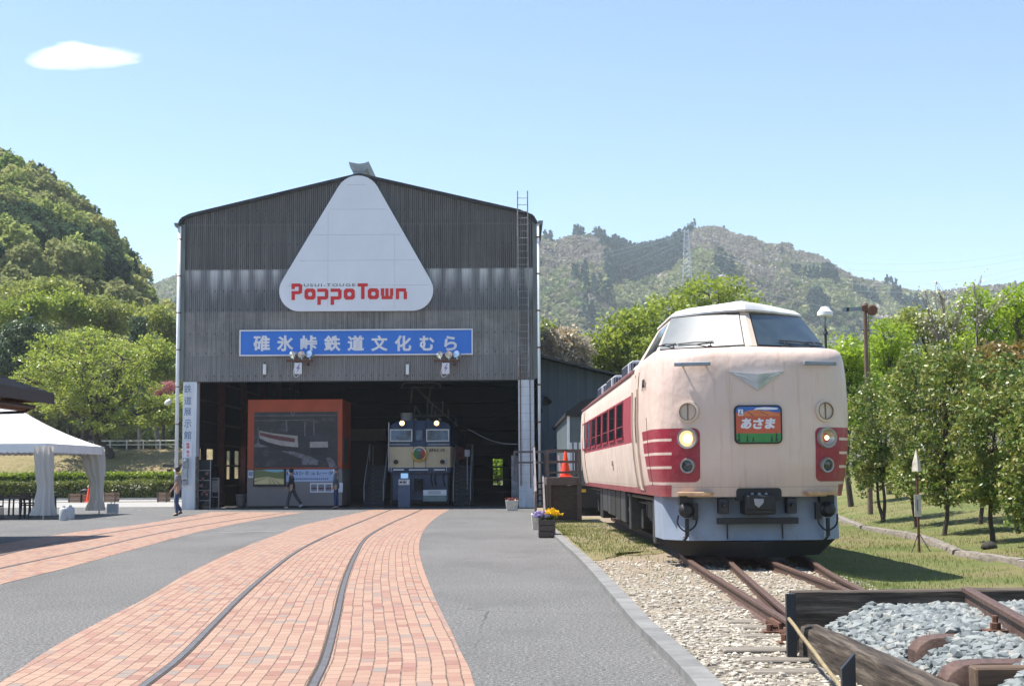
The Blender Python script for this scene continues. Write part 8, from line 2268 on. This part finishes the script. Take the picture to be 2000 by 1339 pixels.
def person(label, foot, height, face, legs, arms, cols, hair, coat=0.0, sleeve=1.0, shoe=(0.02, 0.02, 0.02), lean=0.0, mask=True):
    """face: +1 looks to -X. legs: two (hip swing angle, knee bend); arms: two (shoulder, elbow)"""
    t = thing('person', label, 'person', foot); s = height / 1.70; fx, fy, fz = foot
    def L(x, y, z): return (-face * x * s, y * s, z * s)
    hipz = 0.90
    J = {}
    ln = math.sin(R_(lean))
    J['pel'] = (0, 0, hipz); J['waist'] = (0.01 + ln * .15, 0, 1.08); J['chest'] = (0.0 + ln * .35, 0, 1.29); J['nb'] = (0.0 + ln * .5, 0, 1.43); J['nk'] = (0.02 + ln * .5, 0, 1.50); J['hd'] = (0.035 + ln * .5, 0, 1.58); J['top'] = (0.03 + ln * .5, 0, 1.655)
    for i, sd in enumerate((-1, 1)):
        a, kb = legs[i]; a = R_(a); kb = R_(kb)
        h = (0, sd * 0.095, hipz - 0.03); kn = (h[0] + math.sin(a) * 0.42, h[1], h[2] - math.cos(a) * 0.42); a2 = a - kb
        an = (kn[0] + math.sin(a2) * 0.41, h[1] + sd * 0.01, kn[2] - math.cos(a2) * 0.41); J['h%d' % i] = h; J['k%d' % i] = kn; J['a%d' % i] = an
        a3 = a2 * 0.6; J['t%d' % i] = (an[0] + 0.14 * math.cos(a3), an[1] + sd * 0.02, an[2] - 0.05 + 0.14 * math.sin(a3) * (1 if a3 < 0 else 1))
        b_, eb = arms[i]; b_ = R_(b_); eb = R_(eb)
        sh = (ln * .45, sd * 0.19, 1.385); el = (sh[0] + math.sin(b_) * 0.28, sh[1] + sd * 0.04, sh[2] - math.cos(b_) * 0.28); b2 = b_ + eb
        wr = (el[0] + math.sin(b2) * 0.25, el[1] - sd * 0.01, el[2] - math.cos(b2) * 0.25); J['s%d' % i] = sh; J['e%d' % i] = el; J['w%d' % i] = wr
        d2 = (math.sin(b2), -math.cos(b2)); J['p%d' % i] = (wr[0] + d2[0] * 0.06, wr[1], wr[2] + d2[1] * 0.06); J['d%d' % i] = d2
    mz = min(J['a0'][2], J['a1'][2]) - 0.075
    dz = -mz
    for k_ in J:
        if k_[0] != 'd': J[k_] = (J[k_][0], J[k_][1], J[k_][2] + dz)
    V = []; E = []; idx = {}
    def add(nm, p, r, fr=None, ry=None):
        V.append(L(*p) + (r * s, (ry or r) * s)); idx[nm] = len(V) - 1
        if fr is not None: E.append((idx[fr], idx[nm]))
    add('pel', J['pel'], 0.115, None, 0.14); add('waist', J['waist'], 0.10, 'pel', 0.13); add('chest', J['chest'], 0.11, 'waist', 0.15); add('nb', J['nb'], 0.06, 'chest', 0.08); add('nk', J['nk'], 0.05, 'nb'); add('hd', J['hd'], 0.088, 'nk', 0.075); add('top', J['top'], 0.062, 'hd')
    add('nose', (J['hd'][0] + 0.092, 0, J['hd'][2] - 0.01), 0.013, 'hd')
    for i, sd in enumerate((-1, 1)):
        add('ear%d' % i, (J['hd'][0] - 0.01, sd * 0.082, J['hd'][2]), 0.014, 'hd')
        add('h%d' % i, J['h%d' % i], 0.085, 'pel'); add('k%d' % i, J['k%d' % i], 0.055, 'h%d' % i); add('a%d' % i, J['a%d' % i], 0.038, 'k%d' % i); add('t%d' % i, J['t%d' % i], 0.034, 'a%d' % i)
        add('s%d' % i, J['s%d' % i], 0.055, 'chest'); add('e%d' % i, J['e%d' % i], 0.040, 's%d' % i); add('w%d' % i, J['w%d' % i], 0.027, 'e%d' % i); add('p%d' % i, J['p%d' % i], 0.03, 'w%d' % i, 0.02)
        d2 = J['d%d' % i]; p = J['p%d' % i]
        for f in range(4):
            o_ = (f - 1.5) * 0.018; ll = (0.055, 0.07, 0.075, 0.06)[f]
            q1 = (p[0] + d2[0] * ll * .6 - d2[1] * o_ * 0.6, p[1] - sd * 0.004, p[2] + d2[1] * ll * .6 + d2[0] * o_ * .6); q2 = (p[0] + d2[0] * ll * 1.1 - d2[1] * o_ + 0.012, p[1] - sd * 0.012, p[2] + d2[1] * ll * 1.1 + d2[0] * o_)
            add('f%d%da' % (i, f), q1, 0.0095, 'p%d' % i); add('f%d%db' % (i, f), q2, 0.008, 'f%d%da' % (i, f))
        add('th%da' % i, (p[0] + 0.032, p[1] - sd * 0.01, p[2] + 0.005), 0.010, 'p%d' % i); add('th%db' % i, (p[0] + 0.045 + d2[0] * 0.02, p[1] - sd * 0.012, p[2] - 0.025), 0.009, 'th%da' % i)
    skin_mesh('body', V, E, M['skin'], t)
    # top
    V = []; E = []; idx = {}
    hem = (J['pel'][0], 0, J['pel'][2] - coat)
    add('c', J['chest'], 0.135, None, 0.175); add('wst', J['waist'], 0.125 + coat * .1, 'c', 0.155); add('pl', (J['pel'][0], 0, J['pel'][2] + 0.02), 0.135, 'wst', 0.16); add('hem', hem if coat else (J['pel'][0], 0, J['pel'][2] - 0.03), 0.135 + coat * 0.12, 'pl', 0.165); add('nb', (J['nb'][0], 0, J['nb'][2] + 0.0), 0.075, 'c', 0.09)
    for i in (0, 1):
        add('s%d' % i, J['s%d' % i], 0.075, 'c'); e = J['e%d' % i]; w_ = J['w%d' % i]; sh = J['s%d' % i]
        if sleeve < 1:
            q = tuple(sh[j] + (e[j] - sh[j]) * 0.85 for j in range(3)); add('e%d' % i, q, 0.06, 's%d' % i)
        else:
            add('e%d' % i, e, 0.055, 's%d' % i); add('w%d' % i, tuple(e[j] + (w_[j] - e[j]) * .92 for j in range(3)), 0.042, 'e%d' % i)
    skin_mesh('jacket' if sleeve >= 1 else 'polo_shirt', V, E, cols[0], t)
    # trousers
    V = []; E = []; idx = {}
    add('pl', (J['pel'][0], 0, J['pel'][2] + 0.05), 0.12, None, 0.15); add('pm', (J['pel'][0], 0, J['pel'][2] - 0.03), 0.125, 'pl', 0.15)
    for i in (0, 1):
        add('h%d' % i, J['h%d' % i], 0.095, 'pm'); add('k%d' % i, J['k%d' % i], 0.072, 'h%d' % i); a = J['a%d' % i]; kn = J['k%d' % i]
        add('a%d' % i, tuple(kn[j] + (a[j] - kn[j]) * .97 for j in range(3)), 0.058, 'k%d' % i)
    skin_mesh('trousers', V, E, cols[1], t)
    sm_ = mat('shoe', shoe, 0.5)
    for i in (0, 1):
        V = []; E = []; idx = {}; a = J['a%d' % i]; tt_ = J['t%d' % i]
        add('heel', (a[0] - 0.05, a[1], a[2] - 0.038), 0.042); add('mid', (a[0] + 0.03, a[1], a[2] - 0.03), 0.045, 'heel'); add('toe', tt_, 0.036, 'mid'); skin_mesh('shoe', V, E, sm_, t, 1)
    # hair, eyes, mask
    hd = J['hd']; c = Vector(L(hd[0] - 0.018, 0, hd[2] + 0.028)) + Vector(foot)
    b = MB(); b.lathe([(0.0, 0.113 * s), (0.05 * s, 0.105 * s), (0.087 * s, 0.07 * s), (0.102 * s, 0.01 * s), (0.096 * s, -0.045 * s), (0.07 * s, -0.085 * s), (0.03 * s, -0.09 * s), (0.0, -.09 * s)], c + Vector((face * 0.018 * s, 0, 0.004)), Vector((face * 0.45, 0, 1)), 16); b.build('hair', hair, t, smooth=True)
    b = MB()
    for sd in (-1, 1): b.box(Vector(L(hd[0] + 0.078, sd * 0.032, hd[2] + 0.012)) + Vector(foot), (0.02 * s, 0.022 * s, 0.008 * s))
    b.build('eyes', M['hair'], t)
    if mask: b = MB(); b.lathe([(0.0, 0.035 * s), (0.035 * s, 0.026 * s), (0.058 * s, 0.0), (0.066 * s, -0.04 * s)], Vector(L(hd[0] + 0.068, 0, hd[2] - 0.05)) + Vector(foot), (-face, 0, -0.15), 14); b.build('face_mask', M['mask'], t, smooth=True)
    return t
jean = mat('blue_jeans', (0.03, 0.06, 0.13), 0.8, 0, 0.35, 8); jean2 = mat('dark_jeans', (0.02, 0.04, 0.12), 0.8, 0, 0.3, 8)
q = G(347, 1006.5)
person('man in a grey polo shirt and blue jeans walking left past the shed pillar', (q.x, q.y, 0), 1.70, 1, [(2, 4), (14, 44)], [(-4, 40), (10, 30)], (mat('grey_polo', (0.20, 0.195, 0.21), 0.8, 0, 0.12, 5), jean), M['hair'], 0.0, 0.6, lean=2)
q = G(570, 992.5)
person('person in a black jacket and dark grey trousers striding left before the booth screen', (q.x, q.y, 0), 1.66, 1, [(16, 6), (-24, 12)], [(8, 20), (-10, 18)], (mat('black_jacket', (0.018, 0.019, 0.023), 0.7), mat('charcoal_trousers', (0.06, 0.056, 0.058), 0.8)), M['hair'], 0.12, 1.0, shoe=(0.5, 0.53, 0.6), lean=4)
q = G(656, 993)
person('grey-haired person in a blue-grey jacket and jeans standing at the right end of the booth', (q.x, q.y, 0), 1.72, 1, [(1, 2), (-3, 1)], [(4, 12), (0, 14)], (mat('bluegrey_jacket', (0.075, 0.10, 0.135), 0.8, 0, 0.15, 4), jean2), M['hair_grey'], 0.16, 1.0, shoe=(0.02, 0.02, 0.025))
# ================================================================ lamp post, semaphore, pylon and wires
Yl = 40.0; p = W(1611, 600, Yl); zb0 = verge_z(p.x, Yl)
LP = thing('globe_lamp_post', 'lamp post with a white domed hood standing behind the train cab', 'street lamp', (p.x, Yl, zb0))
wz = lambda y: W(1611, y, Yl).z
sL = Yl / F
b = MB(); b.lathe([(0.0, wz(598)), (8 * sL, wz(600)), (11 * sL, wz(606)), (15 * sL, wz(609)), (15.5 * sL, wz(616)), (13 * sL, wz(618)), (0, wz(617))], (p.x, Yl, 0), n=24); b.build('hood', M['white_paint'], LP, smooth=40)
k = N('lamp_globe_glass'); M['globe'] = k.out((0.55, 0.6, 0.6), 0.1, 0, None, 0.5, alpha=0.35)
b = MB(); b.lathe([(8.5 * sL, wz(618)), (8 * sL, wz(630)), (4 * sL, wz(640)), (2 * sL, wz(642))], (p.x, Yl, 0), n=18); b.build('globe', M['globe'], LP, smooth=True)
b = MB(); b.lathe([(1.5 * sL, wz(618)), (1.5 * sL, wz(634)), (3 * sL, wz(640)), (2.2 * sL, wz(643)), (5 * sL, wz(650)), (5.5 * sL, wz(652)), (2.6 * sL, wz(653)), (3.2 * sL, zb0 + 0.6), (5 * sL, zb0 + 0.5), (5 * sL, zb0)], (p.x, Yl, 0), n=14); b.build('pole', M['dark'], LP, smooth=40)
Ys = 45.0; p = W(1691, 680, Ys); zb0 = verge_z(p.x, Ys); sS = Ys / F
SG = thing('semaphore_signal', 'rusty semaphore signal post with a striped arm above the trees', 'railway signal', (p.x, Ys, zb0))
x_ = lambda a: W(a, 620, Ys).x
z_ = lambda a: W(1691, a, Ys).z
b = MB(); b.tube([(p.x, Ys, zb0 - 0.1), (x_(1690), Ys, z_(594))], [0.085, 0.06], 10); b.lathe([(0.0, 0.12), (0.06, 0.1), (0.1, 0.02), (0.1, 0)], (x_(1690), Ys, z_(598)), n=10); b.build('post', mat('signal_post', (0.30, 0.24, 0.19), 0.8, 0, 0.5, 4, col2=(0.14, 0.07, 0.05)), SG)
b = MB(); b.prism([(0, -0.02), (0, 0.02)], (0, 0, 0), XU, ZU, (0, 0.01, 0)) if False else None
a0_, a1_ = (x_(1644), z_(609.5)), (x_(1682), z_(600)); 
b = MB(); b.prism([(x_(1644), z_(609.5)), (x_(1644), z_(601)), (x_(1684), z_(599.5)), (x_(1684), z_(607))], (0, Ys - 0.12, 0), XU, ZU, (0, 0.03, 0)); arm = b.build('signal_arm', mat('arm_grey', (0.20, 0.25, 0.29), 0.5), SG)
b = MB(); b.prism([(x_(1652), z_(609.2)), (x_(1652), z_(600.8)), (x_(1657), z_(600.6)), (x_(1657), z_(608.6))], (0, Ys - 0.125, 0), XU, ZU, (0, 0.04, 0)); b.build('arm_stripe', M['black'], arm)
b = MB(); b.prism([(x_(1682), z_(608)), (x_(1682), z_(598)), (x_(1689), z_(598)), (x_(1689), z_(608))], (0, Ys - 0.15, 0), XU, ZU, (0, 0.1, 0)); b.lathe([(0.0, -0.06), (0.13, -0.04), (0.17, 0), (0.17, 0.05), (0, 0.05)], (x_(1702), Ys - 0.12, z_(606)), (0, 1, 0), 16); b.box((x_(1695), Ys - .1, z_(604)), (0.25, 0.08, 0.14)); b.build('spectacle', M['rust'], SG)
b = MB(); b.beam((x_(1682), Ys, z_(644.5)), (x_(1698), Ys, z_(644.5)), 0.04, 0.03); b.tube([(x_(1695), Ys - .05, z_(610)), (x_(1695), Ys - .05, zb0 + 1)], 0.012, 5); b.build('wire_bracket', M['rust'], SG)
Yp = 1000.0; pb_ = W(1343, 590, Yp); pt_ = W(1343, 449, Yp); 
PY = thing('transmission_pylon', 'slim steel lattice pylon in front of the distant mountain', 'pylon', (pb_.x, Yp, pb_.z))
b = MB(); wb_, wt_ = 3.4, 1.3; nseg = 14; zb_, zt2 = mtn_z(pb_.x, Yp) - 1, pt_.z
def corner_(i, t): w2 = wb_ + (wt_ - wb_) * t; sx, sy = ((-1, -1), (1, -1), (1, 1), (-1, 1))[i]; return Vector((pb_.x + sx * w2, Yp + sy * w2, zb_ + (zt2 - zb_) * t))
for i in range(4): b.tube([corner_(i, 0), corner_(i, 1)], 0.22, 4)
for j in range(nseg):
    for i in range(4):
        b.tube([corner_(i, j / nseg), corner_((i + 1) % 4, (j + 1) / nseg)], 0.12, 4, cap=False); b.tube([corner_((i + 1) % 4, j / nseg), corner_(i, (j + 1) / nseg)], 0.12, 4, cap=False)
b.build('lattice_tower', mat('pylon_steel', (0.42, 0.44, 0.48), 0.5, 0.2), PY)
arms_z = [zt2 - 1, zt2 - 6.5, zt2 - 12, zt2 - 17.5]
b = MB()
for zz in arms_z: b.beam((pb_.x - 3.2, Yp, zz), (pb_.x + 3.2, Yp, zz), 0.3, 0.4)
b.build('cross_arm', mat('pylon_arm', (0.36, 0.38, 0.42), 0.5), PY)
M['wire'] = mat('power_wire', (0.30, 0.33, 0.38), 0.6)  # light grey-blue, distance haze put into the wire colour
ends_r = [(2080, 474, 505), (2080, 500, 530), (2080, 528, 560)]
wl = ['upper', 'second', 'third']
for i, (px, py, sag) in enumerate([(2060, 482, 1), (2060, 490, 1), (2060, 505, 1), (2060, 512, 1), (2060, 534, 1)]):
    e = W(px, py, 900.0); s_ = Vector((pb_.x + (2.8 if i % 2 else -2.8), Yp, arms_z[min(3, i // 2 + (i > 3))]))
    m_ = 24; b = MB(); b.tube([s_.lerp(e, j / m_) - Vector((0, 0, 30 * 4 * (j / m_) * (1 - j / m_) * (0.55 + 0.12 * i))) for j in range(m_ + 1)], 0.06, 4, cap=False)
    b.build('power_line', M['wire'], loc=s_, label='thin power line sagging from the pylon to the right over the mountain', cat='power line', group='power lines right of the pylon')
for i in range(5):
    e = W(980, 500 + i * 18 + (60 if i > 1 else 0) * 0.4, 1150.0); s_ = Vector((pb_.x + (2.8 if i % 2 else -2.8), Yp, arms_z[min(3, i // 2 + (i > 3))]))
    m_ = 20; b = MB(); b.tube([s_.lerp(e, j / m_) - Vector((0, 0, 8 * 4 * (j / m_) * (1 - j / m_))) for j in range(m_ + 1)], 0.06, 4, cap=False)
    b.build('power_line', M['wire'], loc=s_, label='thin power line running from the pylon left towards the shed roof', cat='power line', group='power lines left of the pylon')
# ================================================================ cloud
k = N('cloud_volume'); o = k.co(); xs = k.xyz()
nz_ = k.noise(k.map(o, (1, 1, 1.6)), 3.2, 5, 0.6); nz2 = k.noise(k.map(o, (0.7, 1, 1.0)), 9, 4, 0.65)
top = k.m('MULTIPLY_ADD', k.m('POWER', 2.718, k.m('MULTIPLY', -1.0, k.m('POWER', k.m('MULTIPLY', k.m('ADD', xs[0], 0.12), 2.3), 2.0))), 0.62, 0.06)
zc_ = k.m('MULTIPLY', xs[0], 0.16)
zz = k.m('SUBTRACT', k.m('ADD', xs[2], 0.3), zc_)
up = k.m('DIVIDE', k.m('MAXIMUM', zz, 0.0), k.m('MAXIMUM', top, 0.02)); dn = k.m('DIVIDE', k.m('MAXIMUM', k.m('MULTIPLY', zz, -1.0), 0.0), 0.22)
r2 = k.m('ADD', k.m('ADD', k.m('POWER', up, 2.0), k.m('POWER', dn, 2.0)), k.m('ADD', k.m('POWER', k.m('MULTIPLY', xs[0], 1.04), 4.0), k.m('POWER', k.m('MULTIPLY', xs[1], 1.1), 2.0)))
dens = k.m('SUBTRACT', k.m('SUBTRACT', 1.0, r2), k.m('MULTIPLY', k.m('ADD', nz_, k.m('MULTIPLY', nz2, 0.5)), 0.75))
dens = k.m('MULTIPLY', k.m('ADD', dens, 0.36, clamp=True), 0.03)
pv_ = k.n('VolumePrincipled'); k.put(pv_.inputs['Density'], dens); pv_.inputs['Color'].default_value = (0.995, 0.995, 0.995, 1); pv_.inputs['Anisotropy'].default_value = 0.35
om = k.n('OutputMaterial'); k.t.links.new(pv_.outputs[0], om.inputs['Volume'])
cc = W(163, 100, 5200); sc_ = 5200 / F
b = MB(); b.lathe([(0.0, -1.0), (0.5, -0.87), (0.87, -0.5), (1.0, 0), (0.87, 0.5), (0.5, 0.87), (0.0, 1.0)], (0, 0, 0), n=20)
cl = link('cloud', b.mesh('cloud', k.mat), None); cl.location = cc; cl.scale = (132 * sc_, 90 * sc_, 52 * sc_); tag(cl, 'single white lens-shaped cloud high in the left of the sky', 'cloud')
# ================================================================ haze
k = N('haze_air'); pv_ = k.n('VolumePrincipled'); pv_.inputs['Color'].default_value = (0.80, 0.90, 1.0, 1); pv_.inputs['Density'].default_value = 0.0002; pv_.inputs['Anisotropy'].default_value = 0.2
om = k.n('OutputMaterial'); k.t.links.new(pv_.outputs[0], om.inputs['Volume'])
b = MB(); b.span((-1700, -120, -8), (1700, 2100, 275)); hz = b.build('haze', k.mat); tag(hz, 'thin pale air haze filling the valley', 'haze', kind='stuff')
